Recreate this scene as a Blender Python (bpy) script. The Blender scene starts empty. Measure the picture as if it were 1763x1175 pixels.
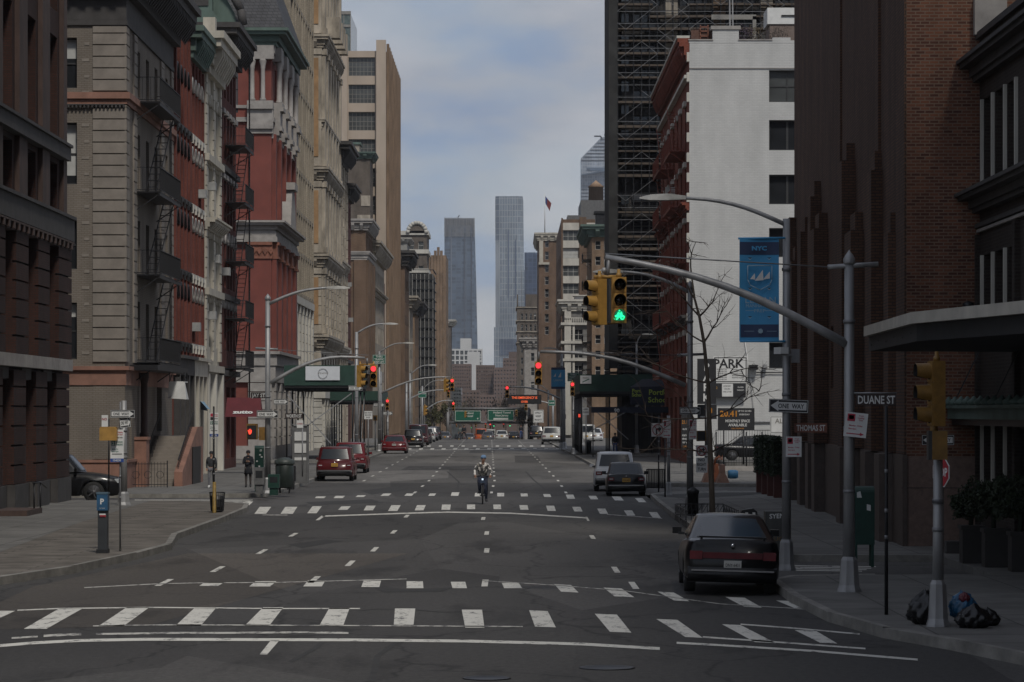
import bpy, bmesh, math, random
from mathutils import Vector, Matrix
R = math.radians
random.seed(7)
SC = bpy.context.scene
COL = SC.collection
# ---------------------------------------------------------------- camera
F = 5500.0; CX = 881.5; HY = 708.0; H = 3.3      # focal length in photo pixels, principal column, horizon row, eye height
cam = bpy.data.cameras.new('camera'); camo = bpy.data.objects.new('camera', cam); COL.objects.link(camo)
camo.location = (0, 0, H); camo.rotation_euler = (R(90), 0, 0)
cam.sensor_width = 36; cam.lens = F/1763*36; cam.shift_y = (HY-587.5)/1763
cam.clip_start = 0.5; cam.clip_end = 20000
SC.camera = camo
# ---------------------------------------------------------------- light
SC.view_settings.view_transform = 'Standard'; SC.view_settings.look = 'None'
SC.view_settings.exposure = 0.02; SC.view_settings.gamma = 1.0
SUN_EL = R(50); SUN_AZ = R(163)                   # behind the camera and to the right
w = bpy.data.worlds.new('World'); SC.world = w; w.use_nodes = True
nt = w.node_tree; nt.nodes.clear()
N = nt.nodes.new; L = nt.links.new
sky = N('ShaderNodeTexSky'); sky.sky_type = 'NISHITA'; sky.sun_disc = False
sky.sun_elevation = SUN_EL; sky.sun_rotation = SUN_AZ; sky.air_density = 1.0; sky.dust_density = .3; sky.ozone_density = 3.0
tc = N('ShaderNodeTexCoord'); mp = N('ShaderNodeMapping'); mp.inputs['Scale'].default_value = (7, 7, 19); mp.inputs['Location'].default_value = (1.3, .4, 2.1)
no = N('ShaderNodeTexNoise'); no.inputs['Scale'].default_value = 1.6; no.inputs['Detail'].default_value = 5; no.inputs['Roughness'].default_value = .42
rp = N('ShaderNodeValToRGB'); rp.color_ramp.elements[0].position = .36; rp.color_ramp.elements[1].position = .66
rp.color_ramp.elements[0].color = (.82, .82, .82, 1); rp.color_ramp.elements[1].color = (.97, .97, .97, 1)
no2 = N('ShaderNodeTexNoise'); no2.inputs['Scale'].default_value = 2.0; no2.inputs['Detail'].default_value = 6; no2.inputs['Roughness'].default_value = .5
cr = N('ShaderNodeValToRGB'); ce = cr.color_ramp.elements; ce[0].position = .36; ce[0].color = (2.35, 3.0, 4.3, 1); ce[1].position = .64; ce[1].color = (4.4, 4.4, 4.7, 1); c3 = ce.new(.5); c3.color = (3.5, 3.7, 4.2, 1)
mx = N('ShaderNodeMix'); mx.data_type = 'RGBA'
bg = N('ShaderNodeBackground'); bg.inputs['Strength'].default_value = 0.1
ou = N('ShaderNodeOutputWorld')
L(tc.outputs['Generated'], mp.inputs['Vector']); L(mp.outputs['Vector'], no.inputs['Vector']); L(mp.outputs['Vector'], no2.inputs['Vector'])
L(no.outputs['Fac'], rp.inputs['Fac']); L(no2.outputs['Fac'], cr.inputs['Fac'])
L(rp.outputs['Color'], mx.inputs['Factor']); L(sky.outputs['Color'], mx.inputs['A']); L(cr.outputs['Color'], mx.inputs['B'])
L(mx.outputs['Result'], bg.inputs['Color']); L(bg.outputs['Background'], ou.inputs['Surface'])
sl = bpy.data.lights.new('sun', 'SUN'); sl.energy = 2.0; sl.angle = R(8); sl.color = (1, .95, .87)
so = bpy.data.objects.new('sun', sl); COL.objects.link(so)
_d = Vector((math.sin(SUN_AZ)*math.cos(SUN_EL), math.cos(SUN_AZ)*math.cos(SUN_EL), math.sin(SUN_EL)))   # towards the sun
so.rotation_euler = _d.to_track_quat('Z', 'Y').to_euler()

# ---------------------------------------------------------------- places
def P(px, py, Z): return Vector(((px-CX)/F*Z, Z, H+(HY-py)/F*Z))
def G(px, py, z=0.0):
    Z = F*(H-z)/(py-HY); return Vector(((px-CX)/F*Z, Z, z))
def XA(px, Z): return (px-CX)/F*Z
def ZA(py, Z): return H+(HY-py)/F*Z
def gz(y):                                         # street level: flat to the crest, then falling away
    return 0.0 if y < 372 else -(y-372)*0.0125 if y < 1400 else -12.85
# ---------------------------------------------------------------- materials
MATS = {}
def nodes(name):
    m = bpy.data.materials.new(name); m.use_nodes = True
    t = m.node_tree; b = t.nodes['Principled BSDF']; return m, t, b
def rgba(c, k=1): return (c[0]*k, c[1]*k, c[2]*k, 1)
def srgb(r, g, b):
    f = lambda v: (v/255/12.92) if v/255 <= .04045 else ((v/255+.055)/1.055)**2.4
    return (f(r), f(g), f(b))
def plain(name, c, rough=.6, metal=0, var=.25, scale=3.0, bump=0, emis=None, coat=0, spec=.5, stretch=None, detail=4):
    if name in MATS: return MATS[name]
    m, t, b = nodes(name)
    b.inputs['Roughness'].default_value = rough; b.inputs['Metallic'].default_value = metal
    b.inputs['Coat Weight'].default_value = coat; b.inputs['Coat Roughness'].default_value = .08
    b.inputs['Specular IOR Level'].default_value = spec
    tc = t.nodes.new('ShaderNodeTexCoord'); n = t.nodes.new('ShaderNodeTexNoise')
    n.inputs['Scale'].default_value = scale; n.inputs['Detail'].default_value = 9 if var >= .22 and detail > 1 else detail; n.inputs['Roughness'].default_value = .66 if var >= .22 else .5
    if stretch:
        mp = t.nodes.new('ShaderNodeMapping'); mp.inputs['Scale'].default_value = stretch
        t.links.new(tc.outputs['Object'], mp.inputs['Vector']); t.links.new(mp.outputs['Vector'], n.inputs['Vector'])
    else: t.links.new(tc.outputs['Object'], n.inputs['Vector'])
    r = t.nodes.new('ShaderNodeValToRGB')
    r.color_ramp.elements[0].position = .3; r.color_ramp.elements[1].position = .7
    r.color_ramp.elements[0].color = rgba(c, 1-var); r.color_ramp.elements[1].color = rgba(c, 1+var)
    t.links.new(n.outputs['Fac'], r.inputs['Fac']); t.links.new(r.outputs['Color'], b.inputs['Base Color'])
    if bump:
        bp = t.nodes.new('ShaderNodeBump'); bp.inputs['Strength'].default_value = bump; bp.inputs['Distance'].default_value = .03
        t.links.new(n.outputs['Fac'], bp.inputs['Height']); t.links.new(bp.outputs['Normal'], b.inputs['Normal'])
    if emis:
        b.inputs['Emission Color'].default_value = rgba(c); b.inputs['Emission Strength'].default_value = emis
    MATS[name] = m; return m
def brick(name, c1, c2, mortar, bw=.22, bh=.075, ms=.012, rough=.85, dirt=.35, bump=.5, vstreak=True):
    if name in MATS: return MATS[name]
    m, t, b = nodes(name); b.inputs['Roughness'].default_value = rough; b.inputs['Specular IOR Level'].default_value = .25
    NN = t.nodes.new; LL = t.links.new
    tc = NN('ShaderNodeTexCoord'); s = NN('ShaderNodeSeparateXYZ'); a = NN('ShaderNodeMath'); a.operation = 'ADD'
    c = NN('ShaderNodeCombineXYZ'); LL(tc.outputs['Object'], s.inputs[0]); LL(s.outputs['X'], a.inputs[0]); LL(s.outputs['Y'], a.inputs[1])
    LL(a.outputs[0], c.inputs['X']); LL(s.outputs['Z'], c.inputs['Y'])
    br = NN('ShaderNodeTexBrick'); br.inputs['Scale'].default_value = 1; br.inputs['Brick Width'].default_value = bw
    br.inputs['Row Height'].default_value = bh; br.inputs['Mortar Size'].default_value = ms; br.inputs['Mortar Smooth'].default_value = .1
    br.inputs['Color1'].default_value = rgba(c1); br.inputs['Color2'].default_value = rgba(c2); br.inputs['Mortar'].default_value = rgba(mortar)
    LL(c.outputs[0], br.inputs['Vector'])
    n = NN('ShaderNodeTexNoise'); n.inputs['Scale'].default_value = .9; n.inputs['Detail'].default_value = 6
    mp = NN('ShaderNodeMapping'); mp.inputs['Scale'].default_value = (1, 1, .35 if vstreak else 1)
    LL(tc.outputs['Object'], mp.inputs['Vector']); LL(mp.outputs['Vector'], n.inputs['Vector'])
    r = NN('ShaderNodeValToRGB'); r.color_ramp.elements[0].position = .3; r.color_ramp.elements[1].position = .72
    r.color_ramp.elements[0].color = (1-dirt,)*3+(1,); r.color_ramp.elements[1].color = (1+dirt*.4,)*3+(1,)
    LL(n.outputs['Fac'], r.inputs['Fac'])
    mu = NN('ShaderNodeMix'); mu.data_type = 'RGBA'; mu.blend_type = 'MULTIPLY'; mu.inputs['Factor'].default_value = 1
    LL(br.outputs['Color'], mu.inputs['A']); LL(r.outputs['Color'], mu.inputs['B']); LL(mu.outputs['Result'], b.inputs['Base Color'])
    if bump:
        bp = NN('ShaderNodeBump'); bp.inputs['Strength'].default_value = bump; bp.inputs['Distance'].default_value = .012; bp.invert = True
        LL(br.outputs['Fac'], bp.inputs['Height']); LL(bp.outputs['Normal'], b.inputs['Normal'])
    MATS[name] = m; return m
def glassm(name, c, rough=.08, var=.4, scale=.35, spec=.6):
    return plain(name, c, rough, 0, var, scale, 0, None, 0, spec, detail=1)

# ---------------------------------------------------------------- mesh building
class MB:
    def __init__(s): s.v = []; s.f = []; s.mi = []; s.mats = []; s.sm = []
    def m(s, mat):
        if mat not in s.mats: s.mats.append(mat)
        return s.mats.index(mat)
    def add(s, vs, fs, mat, smooth=False):
        o = len(s.v); k = s.m(mat); s.v += [tuple(v) for v in vs]
        for f in fs: s.f.append(tuple(o+i for i in f)); s.mi.append(k); s.sm.append(smooth)
        return s
    def box(s, x0, x1, y0, y1, z0, z1, mat):
        vs = [(x, y, z) for z in (z0, z1) for y in (y0, y1) for x in (x0, x1)]
        return s.add(vs, [(0, 2, 3, 1), (4, 5, 7, 6), (0, 1, 5, 4), (2, 6, 7, 3), (0, 4, 6, 2), (1, 3, 7, 5)], mat)
    def bx(s, c, sx, sy, sz, mat, rz=0):
        M = Matrix.Rotation(rz, 3, 'Z'); c = Vector(c)
        vs = [c+M@Vector((x*sx/2, y*sy/2, z*sz/2)) for z in (-1, 1) for y in (-1, 1) for x in (-1, 1)]
        return s.add(vs, [(0, 2, 3, 1), (4, 5, 7, 6), (0, 1, 5, 4), (2, 6, 7, 3), (0, 4, 6, 2), (1, 3, 7, 5)], mat)
    def quad(s, a, b, c, d, mat): return s.add([a, b, c, d], [(0, 1, 2, 3)], mat)
    def poly(s, pts, mat): return s.add(pts, [tuple(range(len(pts)))], mat)
    def tube(s, pts, rad, mat, n=8, cap=True, smooth=True):
        pts = [Vector(p) for p in pts]; m_ = len(pts)
        rad = rad if isinstance(rad, (list, tuple)) else [rad]*m_
        vs = []; up = None
        for i, p in enumerate(pts):
            d = (pts[min(i+1, m_-1)]-pts[max(i-1, 0)]).normalized()
            if up is None:
                up = Vector((0, 0, 1)) if abs(d.z) < .9 else Vector((1, 0, 0))
            a = d.cross(up).normalized(); up = a.cross(d).normalized()
            for k in range(n):
                t = 2*math.pi*k/n+math.pi/n; vs.append(p+a*math.cos(t)*rad[i]+up*math.sin(t)*rad[i])
        fs = []
        for i in range(m_-1):
            for k in range(n):
                k2 = (k+1) % n; fs.append((i*n+k, i*n+k2, (i+1)*n+k2, (i+1)*n+k))
        s.add(vs, fs, mat, smooth)
        if cap:
            o = len(s.v)-m_*n; k = s.m(mat)
            s.f.append(tuple(o+i for i in reversed(range(n)))); s.mi.append(k); s.sm.append(False)
            s.f.append(tuple(o+(m_-1)*n+i for i in range(n))); s.mi.append(k); s.sm.append(False)
        return s
    def bar(s, a, b, w, mat): return s.tube([a, b], w, mat, 4, True, False)
    def lathe(s, c, prof, mat, n=16, axis='Z', smooth=True):
        c = Vector(c); vs = []
        for (r, h) in prof:
            for k in range(n):
                t = 2*math.pi*(k+.5)/n; x, y = r*math.cos(t), r*math.sin(t)
                vs.append(c+(Vector((x, y, h)) if axis == 'Z' else Vector((x, h, y)) if axis == 'Y' else Vector((h, x, y))))
        fs = [(i*n+k, i*n+(k+1) % n, (i+1)*n+(k+1) % n, (i+1)*n+k) for i in range(len(prof)-1) for k in range(n)]
        if prof[0][0] > 1e-4: fs.append(tuple(reversed(range(n))))
        if prof[-1][0] > 1e-4: fs.append(tuple((len(prof)-1)*n+k for k in range(n)))
        return s.add(vs, fs, mat, smooth)
    def prism(s, pts, d, mat):                      # pts: planar loop, d: extrusion vector
        d = Vector(d); pts = [Vector(p) for p in pts]; n = len(pts)
        vs = pts+[p+d for p in pts]
        return s.add(vs, [tuple(reversed(range(n))), tuple(range(n, 2*n))]+[(i, (i+1) % n, n+(i+1) % n, n+i) for i in range(n)], mat)
    def mesh(s, name, off=(0, 0, 0), recalc=True):
        me = bpy.data.meshes.new(name); ox, oy, oz = off
        me.from_pydata([(x-ox, y-oy, z-oz) for x, y, z in s.v], [], s.f)
        for m in s.mats: me.materials.append(m)
        me.polygons.foreach_set('material_index', s.mi); me.polygons.foreach_set('use_smooth', s.sm)
        if recalc:
            bm = bmesh.new(); bm.from_mesh(me); bmesh.ops.recalc_face_normals(bm, faces=bm.faces); bm.to_mesh(me); bm.free()
        me.update(); return me
def rootloc(o):
    while o.parent: o = o.parent
    return Vector(o.location)
def tag(o, label=None, cat=None, group=None, kind=None):
    if label: o['label'] = label
    if cat: o['category'] = cat
    if group: o['group'] = group
    if kind: o['kind'] = kind
    return o
def thing(name, label, cat, loc=(0, 0, 0), group=None):
    o = bpy.data.objects.new(name, None); COL.objects.link(o); o.location = loc; o.empty_display_size = .2
    return tag(o, label, cat, group)
def part(name, mb, parent, label=None, kind=None, recalc=True):
    me = mb.mesh(name, rootloc(parent), recalc)
    o = bpy.data.objects.new(name, me); COL.objects.link(o); o.parent = parent
    if label: o['label'] = label
    if kind: o['kind'] = kind
    return o
def solo(name, mb, label, cat, group=None, loc=(0, 0, 0)):
    o = bpy.data.objects.new(name, mb.mesh(name, loc)); o.location = loc; COL.objects.link(o); return tag(o, label, cat, group)
def struct(name, mb, recalc=True):
    o = bpy.data.objects.new(name, mb.mesh(name, recalc=recalc)); COL.objects.link(o); o['kind'] = 'structure'; return o
KIDS = {}
def copy_tree(o, loc=None, label=None, group=None, rz=None, parent=None):
    c = o.copy(); COL.objects.link(c); c.parent = parent
    for ch in list(o.children): copy_tree(ch, parent=c)
    if parent is None:
        if loc is not None: c.location = loc
        if label: c['label'] = label
        if group: c['group'] = group
        if rz is not None: c.rotation_euler.z = rz
    return c
_fc = {}
def text_mb(mb, s, origin, h, mat, right=(1, 0, 0), up=(0, 0, 1), bold=.0, sx=1.0, center=True, lift=0.0, maxw=None):
    """lettering as flat mesh; origin = centre (or left baseline) of the line, h = cap height"""
    key = (s, bold)
    if key not in _fc:
        cu = bpy.data.curves.new('t', 'FONT'); cu.body = s; cu.size = 1; cu.resolution_u = 2; cu.offset = bold; cu.align_x = 'LEFT'
        o = bpy.data.objects.new('t', cu); COL.objects.link(o)
        me = bpy.data.meshes.new_from_object(o.evaluated_get(bpy.context.evaluated_depsgraph_get()))
        _fc[key] = ([tuple(v.co) for v in me.vertices], [tuple(p.vertices) for p in me.polygons])
        bpy.data.objects.remove(o); bpy.data.curves.remove(cu); bpy.data.meshes.remove(me)
    vs, fs = _fc[key]
    if not vs: return
    k = h/.70; x0 = min(v[0] for v in vs); x1 = max(v[0] for v in vs); W = (x1-x0)*k*sx
    if maxw and W > maxw: sx *= maxw/W
    right = Vector(right).normalized(); up = Vector(up).normalized(); nrm = right.cross(up); origin = Vector(origin)+nrm*lift
    cx = (x0+x1)/2 if center else x0; cy = .35 if center else 0
    mb.add([origin+right*(v[0]-cx)*k*sx+up*(v[1]-cy)*k for v in vs], fs, mat)
# ---------------------------------------------------------------- palette
ASPH = None
def asphalt(name='asphalt', col=(.074, .070, .066), crack=.6):
    m, t, b = nodes(name); NN = t.nodes.new; LL = t.links.new
    b.inputs['Roughness'].default_value = .85; b.inputs['Specular IOR Level'].default_value = .3
    tc = NN('ShaderNodeTexCoord')
    def noise(sc, det, st=None, rough=.5):
        n = NN('ShaderNodeTexNoise'); n.inputs['Scale'].default_value = sc; n.inputs['Detail'].default_value = det; n.inputs['Roughness'].default_value = rough
        if st:
            mp = NN('ShaderNodeMapping'); mp.inputs['Scale'].default_value = st; LL(tc.outputs['Object'], mp.inputs['Vector']); LL(mp.outputs['Vector'], n.inputs['Vector'])
        else: LL(tc.outputs['Object'], n.inputs['Vector'])
        return n
    def ramp(src, p0, c0, p1, c1):
        r = NN('ShaderNodeValToRGB'); r.color_ramp.elements[0].position = p0; r.color_ramp.elements[1].position = p1
        r.color_ramp.elements[0].color = (c0,)*3+(1,); r.color_ramp.elements[1].color = (c1,)*3+(1,); LL(src, r.inputs['Fac']); return r
    def mul(a, c):
        x = NN('ShaderNodeMix'); x.data_type = 'RGBA'; x.blend_type = 'MULTIPLY'; x.inputs['Factor'].default_value = 1
        LL(a, x.inputs['A']); LL(c, x.inputs['B']); return x.outputs['Result']
    big = ramp(noise(.13, 3, (1, .25, 1)).outputs['Fac'], .3, .66, .7, 1.3)
    pat = NN('ShaderNodeTexVoronoi'); pat.inputs['Scale'].default_value = .22
    mpp = NN('ShaderNodeMapping'); mpp.inputs['Scale'].default_value = (1, .22, 1); mpp.inputs['Location'].default_value = (3, 9, 0)
    LL(tc.outputs['Object'], mpp.inputs['Vector']); LL(mpp.outputs['Vector'], pat.inputs['Vector'])
    pr = ramp(pat.outputs['Color'], .2, .74, .8, 1.2)
    tar = ramp(noise(.5, 8, (1, .22, 1), .66).outputs['Fac'], .36, .62, .46, 1)
    crk = NN('ShaderNodeTexVoronoi'); crk.feature = 'DISTANCE_TO_EDGE'; crk.inputs['Scale'].default_value = .28
    mpc = NN('ShaderNodeMapping'); mpc.inputs['Scale'].default_value = (1, .35, 1)
    nw = noise(.7, 4); ad = NN('ShaderNodeMix'); ad.data_type = 'RGBA'; ad.blend_type = 'ADD'; ad.inputs['Factor'].default_value = 2.0
    LL(tc.outputs['Object'], mpc.inputs['Vector']); LL(mpc.outputs['Vector'], ad.inputs['A']); LL(nw.outputs['Color'], ad.inputs['B']); LL(ad.outputs['Result'], crk.inputs['Vector'])
    cc = ramp(crk.outputs['Distance'], .004, crack, .013, 1)
    fine = ramp(noise(11, 9, (1, .45, 1), .8).outputs['Fac'], .32, .66, .68, 1.34)
    base = NN('ShaderNodeRGB'); base.outputs[0].default_value = (*col, 1)
    o = mul(base.outputs[0], big.outputs['Color']); o = mul(o, pr.outputs['Color']); o = mul(o, tar.outputs['Color']); o = mul(o, cc.outputs['Color']); o = mul(o, fine.outputs['Color'])
    LL(o, b.inputs['Base Color'])
    bp = NN('ShaderNodeBump'); bp.inputs['Strength'].default_value = .35; bp.inputs['Distance'].default_value = .02
    LL(noise(14, 6, None, .7).outputs['Fac'], bp.inputs['Height']); LL(bp.outputs['Normal'], b.inputs['Normal'])
    return m
def paintm(name, c, wear=.5):
    m, t, b = nodes(name); NN = t.nodes.new; LL = t.links.new; b.inputs['Roughness'].default_value = .7
    tc = NN('ShaderNodeTexCoord'); mp = NN('ShaderNodeMapping'); mp.inputs['Scale'].default_value = (1, .35, 1)
    n = NN('ShaderNodeTexNoise'); n.inputs['Scale'].default_value = 4.2; n.inputs['Detail'].default_value = 10; n.inputs['Roughness'].default_value = .8
    LL(tc.outputs['Object'], mp.inputs['Vector']); LL(mp.outputs['Vector'], n.inputs['Vector'])
    r = NN('ShaderNodeValToRGB'); r.color_ramp.elements[0].position = wear-.13; r.color_ramp.elements[1].position = wear-.05
    r.color_ramp.elements[0].color = (.1, .095, .09, 1); r.color_ramp.elements[1].color = rgba(c)
    LL(n.outputs['Fac'], r.inputs['Fac']); LL(r.outputs['Color'], b.inputs['Base Color']); return m
M_ASPH = asphalt()
M_ASPH2 = asphalt('worn_asphalt', (.128, .121, .112), .7)
M_PAINT = paintm('road_paint', (.60, .58, .52), .52)
M_PAINTW = paintm('road_paint_worn', (.5, .48, .43), .57)
def slabs(name, c, bw, bh, joint=.55, dirt=.3, x2=False):
    m, t, b = nodes(name); NN = t.nodes.new; LL = t.links.new; b.inputs['Roughness'].default_value = .9; b.inputs['Specular IOR Level'].default_value = .25
    tc = NN('ShaderNodeTexCoord'); br = NN('ShaderNodeTexBrick'); br.offset = 0 if not x2 else .5
    br.inputs['Scale'].default_value = 1; br.inputs['Brick Width'].default_value = bw; br.inputs['Row Height'].default_value = bh
    br.inputs['Mortar Size'].default_value = .02; br.inputs['Color1'].default_value = rgba(c, .88); br.inputs['Color2'].default_value = rgba(c, 1.12); br.inputs['Mortar'].default_value = rgba(c, joint)
    LL(tc.outputs['Object'], br.inputs['Vector'])
    n = NN('ShaderNodeTexNoise'); n.inputs['Scale'].default_value = 1.1; n.inputs['Detail'].default_value = 9; n.inputs['Roughness'].default_value = .65; LL(tc.outputs['Object'], n.inputs['Vector'])
    r = NN('ShaderNodeValToRGB'); r.color_ramp.elements[0].position = .3; r.color_ramp.elements[1].position = .7
    r.color_ramp.elements[0].color = (1-dirt,)*3+(1,); r.color_ramp.elements[1].color = (1+dirt*.6,)*3+(1,); LL(n.outputs['Fac'], r.inputs['Fac'])
    x = NN('ShaderNodeMix'); x.data_type = 'RGBA'; x.blend_type = 'MULTIPLY'; x.inputs['Factor'].default_value = 1
    LL(br.outputs['Color'], x.inputs['A']); LL(r.outputs['Color'], x.inputs['B']); LL(x.outputs['Result'], b.inputs['Base Color'])
    bp = NN('ShaderNodeBump'); bp.inputs['Strength'].default_value = .4; bp.inputs['Distance'].default_value = .02
    LL(n.outputs['Fac'], bp.inputs['Height']); LL(bp.outputs['Normal'], b.inputs['Normal']); return m
M_SWALK = slabs('concrete_flags', (.15, .145, .135), 1.5, 1.5)
M_GRAN = slabs('weathered_granite_paving', (.145, .130, .112), 3.2, .55, .5, .45, True)
M_KERB = plain('kerb_stone', (.20, .19, .17), .85, 0, .4, 2.2, .4, stretch=(1, .6, 1))
M_EARTH = plain('earth', (.1, .09, .08), .95)
M_IRON = plain('black_iron', (.018, .018, .02), .5, .3, .3, 8)
M_GALV = plain('galvanised_steel', (.30, .30, .30), .5, .45, .2, 5, stretch=(1, 1, .3))
M_GALVD = plain('dull_galvanised_steel', (.20, .20, .205), .55, .4, .3, 4, stretch=(1, 1, .3))
M_YEL = plain('signal_yellow', (.36, .20, .045), .45, 0, .25, 6)
M_YELD = plain('signal_yellow_grimy', (.19, .10, .018), .5, 0, .3, 6)
M_BLK = plain('black_paint', (.012, .012, .013), .5, 0, .3, 9)
M_RUB = plain('tyre_rubber', (.015, .015, .015), .8, 0, .2, 12)
M_WHT = plain('white_enamel', (.62, .62, .60), .5, 0, .08, 3)
M_SIGNB = plain('sign_black', (.02, .02, .022), .5, 0, .1, 3)
M_GRN = plain('sign_green', (.01, .11, .07), .45, 0, .12, 3)
M_RED = plain('sign_red', (.33, .02, .03), .5, 0, .15, 3)
M_LRED = plain('signal_red_lit', (1, .045, .06), .4, emis=1.5, var=0)
M_LGRN = plain('signal_green_lit', (.03, 1, .42), .4, emis=1.2, var=0)
M_LENS = plain('signal_lens_unlit', (.02, .015, .01), .25, var=.1)
M_HAND = plain('walk_signal_red_lit', (1, .09, .05), .4, emis=.7, var=0)
M_GL = glassm('window_glass', (.022, .024, .027), .07)
M_GLB = glassm('window_glass_bluish', (.05, .058, .066), .06)
M_GLG = glassm('window_glass_grey', (.075, .08, .08), .12)
M_BLIND = plain('window_blind', (.42, .42, .40), .7, 0, .15, 2)
M_FRD = plain('dark_window_frame', (.03, .03, .03), .5)
M_FRG = plain('grey_window_frame', (.22, .21, .19), .6)
M_FRW = plain('pale_window_frame', (.42, .41, .38), .6)
# walls
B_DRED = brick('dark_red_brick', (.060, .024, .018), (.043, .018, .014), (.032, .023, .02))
S_BROWN = plain('brownstone', (.062, .038, .031), .85, 0, .35, 1.6, .3, stretch=(1, 1, .5))
S_DARK = plain('soot_dark_stone', (.05, .046, .044), .8, 0, .35, 1.5, .3)
B_TAUPE = brick('taupe_painted_brick', (.205, .178, .15), (.185, .162, .136), (.15, .125, .10), dirt=.22, bump=.35)
S_TAUPE = plain('taupe_stone', (.215, .188, .16), .85, 0, .22, 1.3, .2)
S_PINK = plain('pink_sandstone', (.24, .125, .09), .85, 0, .3, 1.2, .25)
B_RED = brick('red_brick', (.18, .058, .042), (.145, .045, .034), (.13, .05, .04))
B_RED2 = brick('deep_red_brick', (.13, .042, .034), (.105, .035, .028), (.09, .04, .035))
B_ORED = brick('orange_red_brick', (.235, .070, .044), (.19, .055, .036), (.15, .055, .04))
S_CREAM = plain('cream_cast_iron', (.40, .37, .31), .7, 0, .25, 1.5, .2, stretch=(1, 1, .35))
S_WHITE = plain('pale_limestone', (.47, .45, .40), .8, 0, .22, 1.0, .2, stretch=(1, 1, .35))
S_GREY = plain('grey_granite', (.30, .28, .26), .8, 0, .28, 1.4, .25)
C_GREEN = plain('verdigris_copper', (.085, .125, .105), .7, 0, .3, 1.2, stretch=(1, 1, .3))
T_SLATE = brick('slate_roof', (.085, .085, .09), (.065, .065, .07), (.03, .03, .03), .35, .22, .015, .7)
S_TERRA = plain('terracotta', (.21, .085, .055), .8, 0, .35, 3, .5)
B_BEIGE = brick('buff_beige_brick', (.43, .375, .295), (.34, .295, .23), (.22, .19, .15), dirt=.3)
S_TAN = plain('tan_limestone', (.33, .29, .235), .85, 0, .5, 1.1, .4, stretch=(1, 1, .4))
B_BRN = brick('brown_brick', (.20, .125, .08), (.16, .10, .065), (.13, .10, .08))
B_BRNL = brick('light_brown_brick', (.30, .20, .13), (.25, .165, .11), (.18, .14, .10))
B_GBRN = brick('grey_brown_brick', (.17, .14, .115), (.14, .115, .095), (.10, .09, .08))
W_WHITE = brick('whitewashed_brick', (.53, .53, .515), (.50, .50, .487), (.455, .455, .445), .3, .1, .012, .85, .13, .5)
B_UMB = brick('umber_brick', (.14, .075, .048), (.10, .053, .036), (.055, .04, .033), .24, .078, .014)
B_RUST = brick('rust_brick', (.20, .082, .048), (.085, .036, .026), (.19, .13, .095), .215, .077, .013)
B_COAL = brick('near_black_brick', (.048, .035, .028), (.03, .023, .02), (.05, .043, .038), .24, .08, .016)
S_RGRAN = plain('rose_granite', (.15, .10, .08), .6, 0, .3, 9, .1)
S_BGRAN = plain('brown_granite', (.07, .052, .043), .6, 0, .3, 5, .1)
# ---------------------------------------------------------------- ground, road, pavements
KL = -9.4; KR = 5.2                                # kerb lines
def drift(y): return -.007*max(0, y-150)           # the avenue leans gently left beyond the first blocks
def strip(mb, f0, f1, ys, z, mat):
    for a, b in zip(ys, ys[1:]):
        mb.add([(f0(a), a, gz(a)+z), (f1(a), a, gz(a)+z), (f1(b), b, gz(b)+z), (f0(b), b, gz(b)+z)], [(0, 1, 2, 3)], mat)
mb = MB(); ys = [-60, 30, 372, 600, 1000, 1399]
for a, b in zip(ys, ys[1:]):
    mb.add([(-900, a, gz(a)-.35), (900, a, gz(a)-.35), (900, b, gz(b)-.35), (-900, b, gz(b)-.35)], [(0, 1, 2, 3)], M_EARTH)
mb.add([(-900, 1399, -13.2), (900, 1399, -13.2), (900, 4700, -13.2), (-900, 4700, -13.2)], [(0, 1, 2, 3)], M_EARTH)
struct('ground', mb, False)
mb = MB(); ys = [5]+list(range(20, 372, 22))+[372, 420, 500, 600, 800, 1100, 1399]
ya = [y for y in ys if y < 147]+[147]; yb = [147]+[y for y in ys if y > 147]
strip(mb, lambda y: KL+drift(y), lambda y: KR+drift(y), ya, 0, M_ASPH); strip(mb, lambda y: KL+drift(y), lambda y: KR+drift(y), yb, 0, M_ASPH2)
mb.add([(-160, 5, -.004), (90, 5, -.004), (90, 61.6, -.004), (-160, 61.6, -.004)], [(0, 1, 2, 3)], M_ASPH)
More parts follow.
